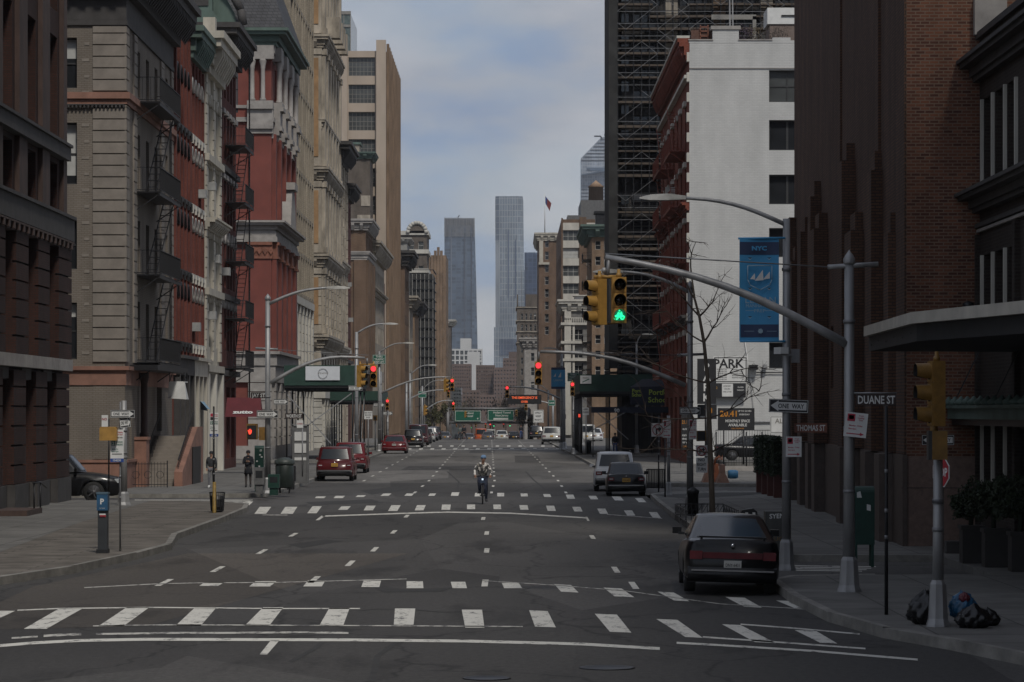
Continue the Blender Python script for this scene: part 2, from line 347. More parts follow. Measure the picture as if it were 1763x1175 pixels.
# side streets running off both ways
for (y0, y1, s) in ((45, 51.5, -1), (112.5, 121.5, -1), (186, 203, -1), (258, 272, -1), (126, 139, 1), (61.5, 70, 1), (229, 239, 1)):
    if s < 0: mb.quad((-160, y0, 0), (KL+drift(y0), y0, 0), (KL+drift(y1), y1, 0), (-160, y1, 0), M_ASPH)
    else: mb.quad((KR+drift(y0), y0, 0), (90, y0, 0), (90, y1, 0), (KR+drift(y1), y1, 0), M_ASPH)
struct('road', mb, False)
def sidewalk(name, side, y0, y1, mat, shape=None, r0=3.0, r1=2.0):
    """raised pavement block with rounded corners and a separate stone kerb"""
    k = (lambda y: KL+drift(y)) if side < 0 else (lambda y: KR+drift(y))
    edge = shape
    if not edge:
        edge = [(k(y0)+side*r0*(1-math.sin(t)), y0+r0*(1-math.cos(t))) for t in [i*math.pi/12 for i in range(7)]]
        yy = y0+r0+6
        while yy < y1-r1-3: edge.append((k(yy), yy)); yy += 12
        edge += [(k(y1)+side*r1*(1-math.cos(t)), y1-r1*(1-math.sin(t))) for t in [i*math.pi/12 for i in range(7)]]
    far = 150*side
    mb = MB(); n = len(edge)
    pts = [(far, edge[0][1])]+edge+[(far, edge[-1][1])]
    mb.add([(x, y, gz(y)+.15) for x, y in pts], [tuple(range(len(pts)))] if side < 0 else [tuple(reversed(range(len(pts))))], mat)
    struct(name, mb, False)
    kb = MB(); w_ = .16
    path = [(far, edge[0][1])]+edge+[(far, edge[-1][1])]
    out = []
    for i, (x, y) in enumerate(path):
        a = Vector(path[max(i-1, 0)]); b = Vector(path[min(i+1, len(path)-1)]); d = (b-a).normalized()
        nrm = Vector((d.y, -d.x)) if side < 0 else Vector((-d.y, d.x))
        out.append((Vector((x, y))-nrm*-.0, Vector((x, y))+nrm*w_))
    rnd = random.Random(int(y0)+5)
    for (a0, b0), (a1, b1) in zip(out, out[1:]):
        j = rnd.uniform(-.012, .012)
        z0 = gz(a0.y); z1 = gz(a1.y)
        kb.add([(a0.x, a0.y, z0+.152), (a1.x, a1.y, z1+.152), (b1.x, b1.y, z1+.152+j), (b0.x, b0.y, z0+.152+j), (b0.x, b0.y, z0-.02), (b1.x, b1.y, z1-.02)],
               [(0, 1, 2, 3), (3, 2, 5, 4)], M_KERB)
    struct('kerb', kb)
def PG(px, py): p = G(px, py); return (p.x, p.y)
# near left pavement follows the photographed kerb: out at the near end, swelling to the corner
sidewalk('pavement', -1, 52, 112.5, M_GRAN, [(-16, 58.6), (-11.5, 59.2), (-9.9, 60.5), (-9.05, 65), (-8.5, 71), (-8.25, 76), (-8.75, 82), (-8.72, 95), (-8.80, 104), (-9.1, 108.5), (-10.2, 111.4), (-12, 112.5)])
mb = MB(); mb.add([(-15.4, 59, .155), (-11.2, 66, .155), (-12.2, 90, .155), (-12.7, 112.3, .155), (-60, 112.3, .155), (-60, 59, .155)], [(0, 1, 2, 3, 4, 5)], M_SWALK); struct('pavement', mb)
sidewalk('pavement', -1, 121.5, 186, M_SWALK)
sidewalk('pavement', -1, 203, 258, M_SWALK)
sidewalk('pavement', -1, 272, 371, M_SWALK)
sidewalk('pavement', 1, 30, 61.5, M_SWALK, [(9, 28), (7.2, 36), (6.9, 41), (6.2, 44.2), (5.55, 46.5), (5.1, 50), (4.95, 55), (5.0, 59.8), (5.4, 61), (7, 61.5)])
sidewalk('pavement', 1, 70, 126, M_SWALK, [(9, 70), (6.6, 70.1), (5.6, 71), (5.15, 74), (5.1, 84), (5.15, 100), (5.25, 112), (5.4, 121), (6.2, 124.5), (8.5, 126)])
sidewalk('pavement', 1, 139, 229, M_SWALK)
sidewalk('pavement', 1, 239, 371, M_SWALK)
# the pavement beyond the crest
for s, k in ((-1, KL), (1, KR)):
    mb = MB()
    for a, b in ((372, 600), (600, 1000), (1000, 1390)):
        f = lambda y: k+drift(y)
        mb.add([(f(a), a, gz(a)+.15), (f(a)+s*8, a, gz(a)+.15), (f(b)+s*8, b, gz(b)+.15), (f(b), b, gz(b)+.15), (f(a), a, gz(a)-.1), (f(b), b, gz(b)-.1)], [(0, 1, 2, 3), (0, 3, 5, 4)], M_SWALK)
    struct('pavement', mb, False)
# the wide apron at the near right corner continues beyond the dipped crossing
mb = MB()
mb.box(9.3, 60, 61.4, 70.2, -.1, .146, M_SWALK); struct('pavement', mb, False)
# dark asphalt repairs in the right pavement
M_PATCH = plain('dark_asphalt_patch', (.035, .034, .033), .95, 0, .3, 3, .3)
mb = MB()
for pts in ([(1120, 852), (1250, 848), (1325, 848), (1290, 853), (1180, 859)], [(1170, 871), (1215, 866), (1210, 877), (1180, 884)]):
    mb.add([tuple(G(px, py, .154)) for px, py in pts], [tuple(range(len(pts)))], M_PATCH)
struct('pavement_repair', mb)
# ---------------------------------------------------------------- painted markings
mb = MB()
def mark(pts, mat=M_PAINT, z=.005): mb.add([tuple(G(px, py, z)) for px, py in pts], [tuple(range(len(pts)))], mat)
def barq(xtl, xtr, yt, xbl, xbr, yb, mat=M_PAINT): mark([(xbl, yb), (xbr, yb+(1.5 if xbr > 900 else 0)), (xtr, yt+(1.5 if xtr > 900 else 0)), (xtl, yt)], mat)
def line(pts, w_, mat=M_PAINT):                     # w_ in photo pixels, vertical
    for (x0, y0), (x1, y1) in zip(pts, pts[1:]): mark([(x0, y0+w_/2), (x1, y1+w_/2), (x1, y1-w_/2), (x0, y0-w_/2)], mat)
for b in ((-18, 26, 1052, -52, -8, 1068), (102, 142, 1048, 41, 80, 1083), (218, 257, 1046, 170, 213, 1078), (335, 372, 1047, 303, 346, 1077), (453, 488, 1046, 422, 464, 1077),
          (567, 602, 1047, 550, 591, 1077), (680, 715, 1048, 678, 712, 1076), (795, 830, 1050, 801, 834, 1081), (911, 943, 1051, 921, 957, 1079), (1024, 1062, 1057, 1050, 1087, 1088),
          (1130, 1166, 1066, 1180, 1210, 1097), (1243, 1275, 1075, 1300, 1336, 1106), (1368, 1405, 1085, 1412, 1442, 1107)): barq(*b)
for b in ((352, 386, 1003, 343, 376, 1009), (440, 476, 1001, 429, 465, 1010), (530, 560, 1000, 522, 554, 1010), (626, 656, 1000, 622, 653, 1011), (700, 728, 1001, 700, 729, 1013),
          (776, 801, 1002, 779, 804, 1013), (864, 893, 1004, 868, 899, 1013), (954, 983, 1006, 966, 996, 1019), (1039, 1070, 1012, 1058, 1092, 1027), (1132, 1160, 1019, 1160, 1187, 1034),
          (1249, 1282, 1028, 1281, 1312, 1045), (1336, 1374, 1034, 1372, 1402, 1049)): barq(*b)
line([(30, 1051), (100, 1048), (260, 1046), (370, 1047), (460, 1048), (620, 1048)], 1.8)
line([(160, 1078), (215, 1077), (300, 1076), (560, 1077), (900, 1079)], 1.7, M_PAINTW)
line([(1210, 1097), (1300, 1103), (1490, 1117)], 2.6); line([(1275, 1075), (1370, 1082), (1480, 1092)], 2.2)
line([(0, 1112), (60, 1107), (140, 1103), (250, 1101), (600, 1102), (800, 1104), (1000, 1109), (1136, 1117)], 4.8)
line([(20, 1099), (65, 1096)], 3, M_PAINTW); line([(75, 1095), (140, 1092)], 4.2, M_PAINTW)
line([(165, 1092), (300, 1090), (380, 1090), (520, 1089), (600, 1090)], 3.2, M_PAINTW)
line([(1165, 1107), (1240, 1111), (1400, 1121), (1580, 1136)], 3.4)
mark([(447, 1127), (460, 1127), (481, 1103), (466, 1103)])
line([(145, 1012), (260, 1006), (330, 1004), (480, 1003), (700, 997)], 1.2, M_PAINTW); line([(830, 1000), (960, 1008), (1080, 1018), (1240, 1040), (1390, 1049)], 1.0, M_PAINTW)
# second street's twin rows of bars
for x0, x1, yt, yb, sk in ((447, 467, 873, 885, -9), (491, 512, 873, 885, -8), (538, 554, 872, 884, -9), (588, 604, 872, 878, -6), (631, 647, 871, 879, -5), (674, 690, 870, 880, -6), (718, 733, 870, 879, -4),
        (761, 776, 869, 878, -1), (804, 818, 869, 877, 0), (849, 862, 869, 877, 1), (894, 908, 870, 878, 2), (940, 954, 871, 880, 3), (985, 999, 873, 881, 4), (1028, 1042, 876, 885, 5), (1074, 1088, 879, 888, 6), (1117, 1131, 882, 892, 7)):
    mark([(x0+sk, yb), (x1+sk, yb), (x1, yt), (x0, yt)])
for x0, x1, yt, yb, sk in ((545, 561, 855, 858, -3), (578, 594, 854, 858, -4), (616, 630, 853, 856, -4), (660, 674, 850, 854, -5), (700, 713, 850, 854, -4), (740, 751, 850, 854, -3), (778, 791, 848, 854, -2), (818, 829, 849, 855, -1),
        (856, 868, 849, 855, 0), (896, 908, 850, 855, 1), (935, 947, 851, 856, 2), (974, 987, 852, 859, 3), (1013, 1026, 854, 860, 4), (1053, 1068, 855, 862, 6), (1093, 1106, 858, 865, 7)):
    mark([(x0+sk, yb), (x1+sk, yb), (x1, yt), (x0, yt)])
line([(555, 889), (700, 884), (770, 882), (880, 884), (1010, 892)], 2.0); mark([(543, 896), (549, 896), (561, 888), (554, 888)]); mark([(1008, 890), (1011, 890), (1015, 897), (1011, 897)])
line([(452, 887), (495, 887)], 1.2, M_PAINTW); line([(1045, 886), (1140, 893)], 1.0, M_PAINTW)
# third street
for k in range(16):
    x = 704+k*19.6
    mark([(x-3, 774.2), (x+4, 774.2), (x+4.6, 772.2), (x-1.6, 772.2)]); mark([(x+12, 769.2), (x+18, 769.2), (x+18, 767.4), (x+12.5, 767.4)])
line([(700, 775.2), (980, 773.4)], .7, M_PAINTW)
# left side-street crossing, seen edge on
for k in range(7):
    y0 = 861.2+k*1.75; line([(232+k*3, y0), (435-k*4, y0)], .85)
mark([(408, 871), (428, 871), (436, 864), (424, 863)])
for k in range(4): line([(1338+k*4, 974+k*2.6), (1508-k*8, 976+k*2.6)], 1.2)
# lane dashes
def dash(px, py, ln=2.4, w2=.06):
    p = G(px, py, .005); mb.add([(p.x-w2, p.y-ln/2, .005), (p.x+w2, p.y-ln/2, .005), (p.x+w2, p.y+ln/2, .005), (p.x-w2, p.y+ln/2, .005)], [(0, 1, 2, 3)], M_PAINT)
for d in ((505, 921), (451, 950), (375, 980), (283, 1003), (603, 970), (645, 946), (678, 916), (838, 948), (838, 918), (1020, 925), (1060, 981), (1091, 1008), (541, 998), (700, 889), (832, 893), (835, 1004)): dash(*d)
for y in range(128, 365, 11):
    for x in (-7.0, -3.93, -.83, 2.1):
        if y < 150 and x < -5: continue
        X = x+drift(y)+(.08 if x > 0 else 0)
        mb.add([(X-.055, y, .005), (X+.055, y, .005), (X+.055, y+2.6, .005), (X-.055, y+2.6, .005)], [(0, 1, 2, 3)], M_PAINT)
struct('road_markings', mb)
# tarred joints and asphalt repairs
mb = MB()
def seam(pts, w_):
    P_ = [G(px, py, .0035) for px, py in pts]
    for a, b in zip(P_, P_[1:]):
        d = (b-a).normalized(); n = Vector((-d.y, d.x, 0))*w_/2
        mb.add([a-n, b-n, b+n, a+n], [(0, 1, 2, 3)], M_PATCH)
for s in ([(620, 1052), (640, 1049), (700, 1049), (760, 1054), (850, 1053)], [(690, 1100), (650, 1130), (640, 1174)], [(500, 1140), (545, 1115), (560, 1100)], [(905, 812), (918, 826), (935, 840), (948, 850)], [(770, 812), (790, 830), (786, 850)]): seam(s, .09)
for pts in ([(495, 938), (560, 929), (590, 932), (520, 944)],
            [(636, 1008), (700, 1015), (780, 1012), (760, 1019), (660, 1020)], [(620, 845), (680, 838), (700, 843), (640, 852)], [(525, 865), (640, 860), (660, 866), (540, 870)]):
    mb.add([tuple(G(px, py, .0035)) for px, py in pts], [tuple(range(len(pts)))], M_PATCH)
for x0, x1, y0, y1 in ((-6.2, -2.2, 178, 192), (0.2, 1.9, 205, 236), (-3.4, -1.4, 250, 268)): mb.add([(x0, y0, .0035), (x1, y0, .0035), (x1, y1, .0035), (x0, y1, .0035)], [(0, 1, 2, 3)], M_ASPH)
mb.add([(-9, 60, .003), (-7.5, 74, .003), (-2.4, 74, .003), (-5.6, 49, .003), (-8.6, 48, .003)], [(0, 1, 2, 3, 4)], asphalt('old_asphalt_band', (.10, .088, .076), .8))
struct('asphalt_repairs', mb)
def cover(px, py, r):
    p = G(px, py, .006); m_ = MB(); m_.lathe((p.x, p.y, 0), [(r, .0), (r, .012), (r*.9, .012), (r*.86, .007), (.001, .007)], M_IRON, 20); return m_
solo('manhole_cover', cover(1045, 1150, .36), 'round iron manhole cover in the dark road near the front', 'manhole cover')
solo('manhole_cover', cover(838, 1168, .3), 'second iron manhole cover at the very bottom of the picture', 'manhole cover')

hz = MB(); hz.box(-905, 905, -100, 4710, -14.5, 330, M_EARTH); hm = bpy.data.materials.new('air'); hm.use_nodes = True; hm.node_tree.nodes.clear()
pv = hm.node_tree.nodes.new('ShaderNodeVolumePrincipled'); pv.inputs['Density'].default_value = .00006; pv.inputs['Color'].default_value = (.82, .88, 1, 1); ho = hm.node_tree.nodes.new('ShaderNodeOutputMaterial'); hm.node_tree.links.new(pv.outputs[0], ho.inputs['Volume'])
hz.mats = [hm]; o = bpy.data.objects.new('haze', hz.mesh('haze')); COL.objects.link(o); o['kind'] = 'stuff'
# ---------------------------------------------------------------- building kit
def kp(kind, c, u, v, d=0.0):
    """kind: which way the face looks; u along it (world), v height, d depth INTO the wall"""
    if kind == '+X': return (c-d, u, v)
    if kind == '-X': return (c+d, u, v)
    return (u, c+d, v)                               # '-Y' faces the camera
def wallface(mb, kind, c, u0, u1, v0, v1, rects, depth, mat, rev=None):
    us = sorted({u0, u1, *[r[0] for r in rects], *[r[1] for r in rects]}); vs = sorted({v0, v1, *[r[2] for r in rects], *[r[3] for r in rects]})
    us = [u for u in us if u0-1e-6 <= u <= u1+1e-6]; vs = [v for v in vs if v0-1e-6 <= v <= v1+1e-6]
    for vb, vt in zip(vs, vs[1:]):
        vm = (vb+vt)/2; run = None
        row = [r for r in rects if r[2] < vm < r[3]]
        for ua, ub in zip(us, us[1:]):
            um = (ua+ub)/2; hole = any(r[0] < um < r[1] for r in row)
            if not hole:
                run = (run[0], ub) if run else (ua, ub)
            if (hole or ub == us[-1]) and run:
                mb.quad(kp(kind, c, run[0], vb), kp(kind, c, run[1], vb), kp(kind, c, run[1], vt), kp(kind, c, run[0], vt), mat); run = None
    rev = rev or mat
    for (a, b, e, f) in rects:
        q = lambda u, v, d: kp(kind, c, u, v, d)
        mb.quad(q(a, e, 0), q(b, e, 0), q(b, e, depth), q(a, e, depth), rev); mb.quad(q(a, f, 0), q(b, f, 0), q(b, f, depth), q(a, f, depth), rev)
        mb.quad(q(a, e, 0), q(a, f, 0), q(a, f, depth), q(a, e, depth), rev); mb.quad(q(b, e, 0), q(b, f, 0), q(b, f, depth), q(b, e, depth), rev)
_wc = {}
def winmesh(wd, ht, style, gl, fr, blind, sill):
    key = (round(wd, 2), round(ht, 2), style, gl.name, fr.name, blind, sill.name if sill else None)
    if key in _wc: return _wc[key]
    mb = MB(); W = wd/2; f = min(.07, wd*.07)
    mb.quad((-W, .03, 0), (W, .03, 0), (W, .03, ht), (-W, .03, ht), gl)
    if blind > 0: mb.quad((-W+f, .022, ht*(1-blind)), (W-f, .022, ht*(1-blind)), (W-f, .022, ht-f), (-W+f, .022, ht-f), M_BLIND)
    for a in ((-W, -W+f, 0, ht), (W-f, W, 0, ht), (-W+f, W-f, 0, f), (-W+f, W-f, ht-f, ht)): mb.box(a[0], a[1], -.03, .028, a[2], a[3], fr)
    g = f*.55
    if style == 'sash': mb.box(-W+f, W-f, -.015, .018, ht*.5-g, ht*.5+g, fr)
    elif style == 'sash2': mb.box(-W+f, W-f, -.015, .018, ht*.5-g, ht*.5+g, fr); mb.box(-g, g, -.02, .017, f, ht-f, fr)
    elif style == 'mull': mb.box(-g*1.6, g*1.6, -.02, .018, f, ht-f, fr)
    elif isinstance(style, tuple):
        nx, ny = style
        for i in range(1, nx): x = -W+wd*i/nx; mb.box(x-g*.7, x+g*.7, -.012, .017, f, ht-f, fr)
        for i in range(1, ny): z = ht*i/ny; mb.box(-W+f, W-f, -.010, .016, z-g*.7, z+g*.7, fr)
    if sill: mb.box(-W-.08, W+.08, -.30, .0, -.16, -.003, sill)
    _wc[key] = mb.mesh('window'); return _wc[key]
def windows(parent, kind, c, rects, depth, style='sash', gl=None, fr=None, sill=None, blinds=.3, seed=1, cap=100, name='window'):
    rnd = random.Random(seed); gl = gl or M_GL; fr = fr or M_FRD; base = rootloc(parent)
    rz = {'-Y': 0, '+X': R(90), '-X': R(-90)}[kind]
    for i, (a, b, e, f) in enumerate(rects):
        bl = rnd.choice((.25, .4, .55, .85)) if rnd.random() < blinds else 0
        me = winmesh(b-a, f-e, style, gl, fr, bl, sill)
        o = bpy.data.objects.new(name, me); COL.objects.link(o); o.parent = parent
        o.location = Vector(kp(kind, c, (a+b)/2, e, depth))-base; o.rotation_euler.z = rz
def grid(u0, u1, nu, wd, floors, ht=None):
    """nu openings of width wd centred in equal bays between u0 and u1, on each floor (sill height[, head])"""
    out = []; p = (u1-u0)/nu
    for fl in floors:
        e, f = fl if isinstance(fl, tuple) else (fl, fl+ht)
        for i in range(nu): m = u0+p*(i+.5); out.append((m-wd/2, m+wd/2, e, f))
    return out
def fl(z0, pitch, n, ht): return [(z0+i*pitch, z0+i*pitch+ht) for i in range(n)]
class Bld:
    def __init__(s, label, cat, side, x, y0, y1, zb, zt, wall, depth=16, name='building', group=None, roof=None):
        """side -1: left of the avenue (street face looks +X at x); side 1: right"""
        s.side = side; s.x = x; s.y0 = y0; s.y1 = y1; s.zb = zb; s.zt = zt; s.wall = wall
        s.xb = x+side*depth; s.root = thing(name, label, cat, (x, y0, zb), group)
        s.sr = []; s.cr = []; s.roof = roof or M_PATCH; s.sk = '+X' if side < 0 else '-X'
        s.w = MB(); s.wins = []; s.depth = .25; s.wall2 = None
    def street(s, rects, **k): s.sr += rects; s.wins.append((s.sk, s.x, rects, k)); return s
    def front(s, rects, **k): s.cr += rects; s.wins.append(('-Y', s.y0, rects, k)); return s
    def finish(s, depth=.25, side_mat=None, cmat=None):
        xa, xb = min(s.x, s.xb), max(s.x, s.xb)
        wallface(s.w, s.sk, s.x, s.y0, s.y1, s.zb-.4, s.zt, s.sr, depth, side_mat or s.wall)
        wallface(s.w, '-Y', s.y0, xa, xb, s.zb-.4, s.zt, s.cr, depth, cmat or s.wall)
        w_ = s.w; zt, zb = s.zt, s.zb-.4
        w_.quad((xa, s.y1, zb), (xb, s.y1, zb), (xb, s.y1, zt), (xa, s.y1, zt), s.wall)
        w_.quad((s.xb, s.y0, zb), (s.xb, s.y1, zb), (s.xb, s.y1, zt), (s.xb, s.y0, zt), s.wall)
        w_.quad((xa, s.y0, zt), (xb, s.y0, zt), (xb, s.y1, zt), (xa, s.y1, zt), s.roof)
        # a dark core just behind the openings, so that glass has a room behind it and light does not leak through
        part('wall', w_, s.root, recalc=False)
        n = sum(len(r) for _, _, r, _ in s.wins); i = 0
        for kind, c, rects, k in s.wins:
            k = dict(k); k.setdefault('seed', int(abs(c)*7)+i); i += 1
            if n > 100:
                mb = MB()
                take = rects[:max(0, 100-s_count(s))]
                windows(s.root, kind, c, take, depth, **k)
                rest = rects[len(take):]
                if rest:
                    gl = k.get('gl') or M_GL; fr = k.get('fr') or M_FRD
                    for (a, b, e, f) in rest:
                        mb.quad(kp(kind, c, a, e, depth), kp(kind, c, b, e, depth), kp(kind, c, b, f, depth), kp(kind, c, a, f, depth), gl)
                        mb.quad(kp(kind, c, a, (e+f)/2-.04, depth-.02), kp(kind, c, b, (e+f)/2-.04, depth-.02), kp(kind, c, b, (e+f)/2+.04, depth-.02), kp(kind, c, a, (e+f)/2+.04, depth-.02), fr)
                    part('window', mb, s.root, kind='stuff', recalc=False)
            else: windows(s.root, kind, c, rects, depth, **k)
        return s
    # trims ------------------------------------------------------------
    def band(s, z0, z1, proj, mat, name='cornice', wrap=True, y0=None, y1=None, mb=None, xe=None):
        """a projecting course along the street face, wrapping onto the camera face"""
        own = mb is None; mb = mb or MB(); sd = s.side; y0_ = s.y0 if y0 is None else y0; y1_ = s.y1 if y1 is None else y1
        xo = s.x-sd*proj
        ya = y0_-(proj if wrap else 0)
        mb.box(min(s.x+sd*.02, xo), max(s.x+sd*.02, xo), ya, y1_, z0, z1, mat)
        if wrap: mb.box(min(s.x+sd*.02, s.xb if xe is None else xe), max(s.x+sd*.02, s.xb if xe is None else xe), y0_-proj, y0_+.02, z0, z1, mat)
        if own: return part(name, mb, s.root)
        return mb
    def cornice(s, z0, h, proj, mat, brackets=1.0, wrap=True, y0=None, y1=None, name='cornice', bmat=None, xe=None):
        mb = MB(); sd = s.side; bm_ = bmat or mat
        for (a, b, p) in ((0, .22, .3), (.22, .62, .45), (.62, .82, .85), (.82, 1, 1)): s.band(z0+h*a, z0+h*b, proj*p, mat, mb=mb, wrap=wrap, y0=y0, y1=y1, xe=xe)
        if brackets:
            y = (y0 or s.y0)+brackets*.4; ye = y1 or s.y1
            bw = brackets*.35
            while y < ye-bw:
                x1 = s.x-sd*proj*.45; x2 = s.x-sd*proj*.82
                mb.prism([(x1, y, z0+h*.05), (x1, y, z0+h*.618), (x2, y, z0+h*.618), (x2, y, z0+h*.45)], (0, bw, 0), bm_); y += brackets
            if wrap:
                x = s.x+sd*brackets*.3
                lim = abs((s.xb if xe is None else xe)-s.x)-.3
                while abs(x-s.x) < lim:
                    mb.prism([(x, s.y0-proj*.45, z0+h*.05), (x, s.y0-proj*.45, z0+h*.618), (x, s.y0-proj*.82, z0+h*.618), (x, s.y0-proj*.82, z0+h*.45)], (sd*bw, 0, 0), bm_); x += sd*brackets
        return part(name, mb, s.root)
    def pier(s, y0, y1, z0, z1, proj, mat, groove=0, mb=None, name='pilaster'):
        own = mb is None; mb = mb or MB(); sd = s.side
        def b(z0, z1, p): xo = s.x-sd*p; mb.box(min(s.x+sd*.01, xo), max(s.x+sd*.01, xo), y0, y1, z0, z1, mat)
        if groove:
            z = z0
            while z < z1-.05: b(z, min(z+groove-.06, z1), proj); b(min(z+groove-.06, z1), min(z+groove, z1), proj*.6); z += groove
        else: b(z0, z1, proj)
        if own: part(name, mb, s.root)
        return mb
    def cpier(s, x0, x1, z0, z1, proj, mat, groove=0, mb=None, name='pilaster'):
        own = mb is None; mb = mb or MB()
        def b(z0, z1, p): mb.box(min(x0, x1), max(x0, x1), s.y0-p, s.y0+.01, z0, z1, mat)
        if groove:
            z = z0
            while z < z1-.05: b(z, min(z+groove-.05, z1), proj); z += groove
        else: b(z0, z1, proj)
        if own: part(name, mb, s.root)
        return mb
    def hood(s, rects, mat, rise=.25, proj=.18, arch=True, name='window_hood'):
        mb = MB(); sd = s.side; x = s.x-sd*.05
        for (a, b, e, f) in rects:
            m = (a+b)/2; r = (b-a)/2+.12
            if arch:
                pts = [(x, m+r*math.cos(t), f-.05+r*math.sin(t)*1.1) for t in [math.pi*i/8 for i in range(9)]]
                mb.tube(pts, .085, mat, 5)
            else: mb.box(min(s.x, s.x-sd*proj), max(s.x, s.x-sd*proj), a-.12, b+.12, f+.02, f+.02+rise, mat)
        return part(name, mb, s.root)
_sc = {}
def s_count(s):
    n = _sc.get(s.root.name, 0); k = len([o for o in s.root.children if o.name.startswith('window')]) if False else n
    return n
_wold = windows
def windows(parent, kind, c, rects, depth, **k):
    _sc[parent.name] = _sc.get(parent.name, 0)+len(rects)
    return _wold(parent, kind, c, rects, depth, **k)
# one ornament, one part: meshes that gather several loose ornaments are cut into the clusters that touch
_SPLIT = {'pilaster', 'pier', 'quoins', 'column', 'pedestal', 'capital', 'window_hood', 'string_course', 'balcony', 'doorstep', 'spandrel', 'entablature', 'pane', 'shelf', 'bracket'}
_part0 = part
def part(name, mb, parent, label=None, kind=None, recalc=True, split=None):
    if not (split or (split is None and name in _SPLIT)): return _part0(name, mb, parent, label, kind, recalc)
    n = len(mb.v); par = list(range(n))
    def find(i):
        while par[i] != i: par[i] = par[par[i]]; i = par[i]
        return i
    for f in mb.f:
        a = find(f[0])
        for j in f[1:]: par[find(j)] = a
    isl = {}
    for i in range(n): isl.setdefault(find(i), []).append(i)
    keys = list(isl); bb = []
    for k in keys:
        P_ = [mb.v[i] for i in isl[k]]; bb.append(([min(p[a] for p in P_)-.035 for a in range(3)], [max(p[a] for p in P_)+.035 for a in range(3)]))
    m = len(keys); q = list(range(m))
    def fq(i):
        while q[i] != i: q[i] = q[q[i]]; i = q[i]
        return i
    for i in range(m):
        for j in range(i+1, m):
            if all(bb[i][0][a] <= bb[j][1][a] and bb[j][0][a] <= bb[i][1][a] for a in range(3)): q[fq(i)] = fq(j)
    cl = {}
    for i, k in enumerate(keys):
        for v in isl[k]: cl[v] = fq(i)
    ids = sorted(set(cl.values()))
    if len(ids) == 1: return _part0(name, mb, parent, label, kind, recalc)
    if len(ids) > 90: return _part0(name, mb, parent, label, 'stuff', recalc)
    last = None
    for c in ids:
        sub = MB(); sub.mats = list(mb.mats); mapv = {}
        for v in range(n):
            if cl[v] == c: mapv[v] = len(sub.v); sub.v.append(mb.v[v])
        for f, mi, s_ in zip(mb.f, mb.mi, mb.sm):
            if f[0] in mapv: sub.f.append(tuple(mapv[i] for i in f)); sub.mi.append(mi); sub.sm.append(s_)
        last = _part0(name, sub, parent, label, kind, recalc)
    return last
# ================================================================ LEFT SIDE OF THE AVENUE
# --- near dark red brick house with banded piers
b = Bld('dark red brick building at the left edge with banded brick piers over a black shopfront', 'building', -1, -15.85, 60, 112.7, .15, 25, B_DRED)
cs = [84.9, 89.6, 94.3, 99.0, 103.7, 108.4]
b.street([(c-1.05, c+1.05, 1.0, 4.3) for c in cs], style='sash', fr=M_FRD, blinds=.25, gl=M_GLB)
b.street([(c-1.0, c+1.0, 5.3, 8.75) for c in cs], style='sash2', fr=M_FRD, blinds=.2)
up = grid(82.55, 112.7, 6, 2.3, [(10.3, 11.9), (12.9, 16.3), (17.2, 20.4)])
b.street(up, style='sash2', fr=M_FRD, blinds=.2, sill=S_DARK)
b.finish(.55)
mb = MB()
edges = [82.55]+[v for c in cs for v in (c-1.05, c+1.05)]+[112.7]
for i in range(0, len(edges), 2):
    b.pier(edges[i]+.02, edges[i+1]-.02, 5.12, 8.95, .32, B_DRED, .58, mb); b.pier(edges[i]+.05, edges[i+1]-.05, 1.0, 4.6, .24, B_DRED, .62, mb)
part('pilaster', mb, b.root)
mb = MB()
for i in range(0, len(edges), 2): b.pier(edges[i]-.05, edges[i+1]+.05, .15, .98, .3, S_DARK, 0, mb)
for c in cs: b.pier(c-1.0, c+1.0, .15, .96, -.05+.1, S_DARK, 0, mb); b.pier(c-1.0, c+1.0, 4.32, 4.68, .1, S_DARK, 0, mb)
part('shopfront_base', mb, b.root, split=True)
b.band(4.7, 5.1, .36, S_GREY, 'string_course'); b.band(8.96, 9.25, .30, S_BROWN, 'string_course'); b.band(9.26, 10.0, .42, S_DARK, 'cornice'); b.band(10.01, 10.12, .5, S_DARK, 'cornice')
b.band(12.1, 12.55, .3, S_DARK, 'string_course'); b.band(12.56, 12.66, .38, S_DARK, 'string_course')
mb = MB()
for i in range(7): c_ = 82.55+i*5.025; b.pier(c_-.85, min(c_+.85, 112.68), 12.68, 24.5, .16, S_BROWN, 0, mb); b.pier(c_-.85, min(c_+.85, 112.68), 10.13, 12.08, .16, S_BROWN, 0, mb)
part('pilaster', mb, b.root)
mb = MB()
b.pier(84.9, 112.7, 9.18, 9.24, .42, S_BROWN, 0, mb)
for i in range(28): b.pier(85+i, 85.35+i, 8.97, 9.185, .42, S_BROWN, 0, mb)
part('dentils', mb, b.root)
mb = MB()
for y in (97.6, 98.9): mb.tube([(-14.6, y, .15), (-14.6, y, 1.1)], .025, M_IRON, 6)
mb.tube([(-14.6, 97.4, 1.1), (-14.6, 98.9, 1.1), (-14.6, 100.2, .9)], .03, M_IRON, 6)
part('handrail', mb, b.root)
part('doorstep', MB().box(-15.6, -14.5, 95.5, 98.6, .15, .32, S_BROWN), b.root)

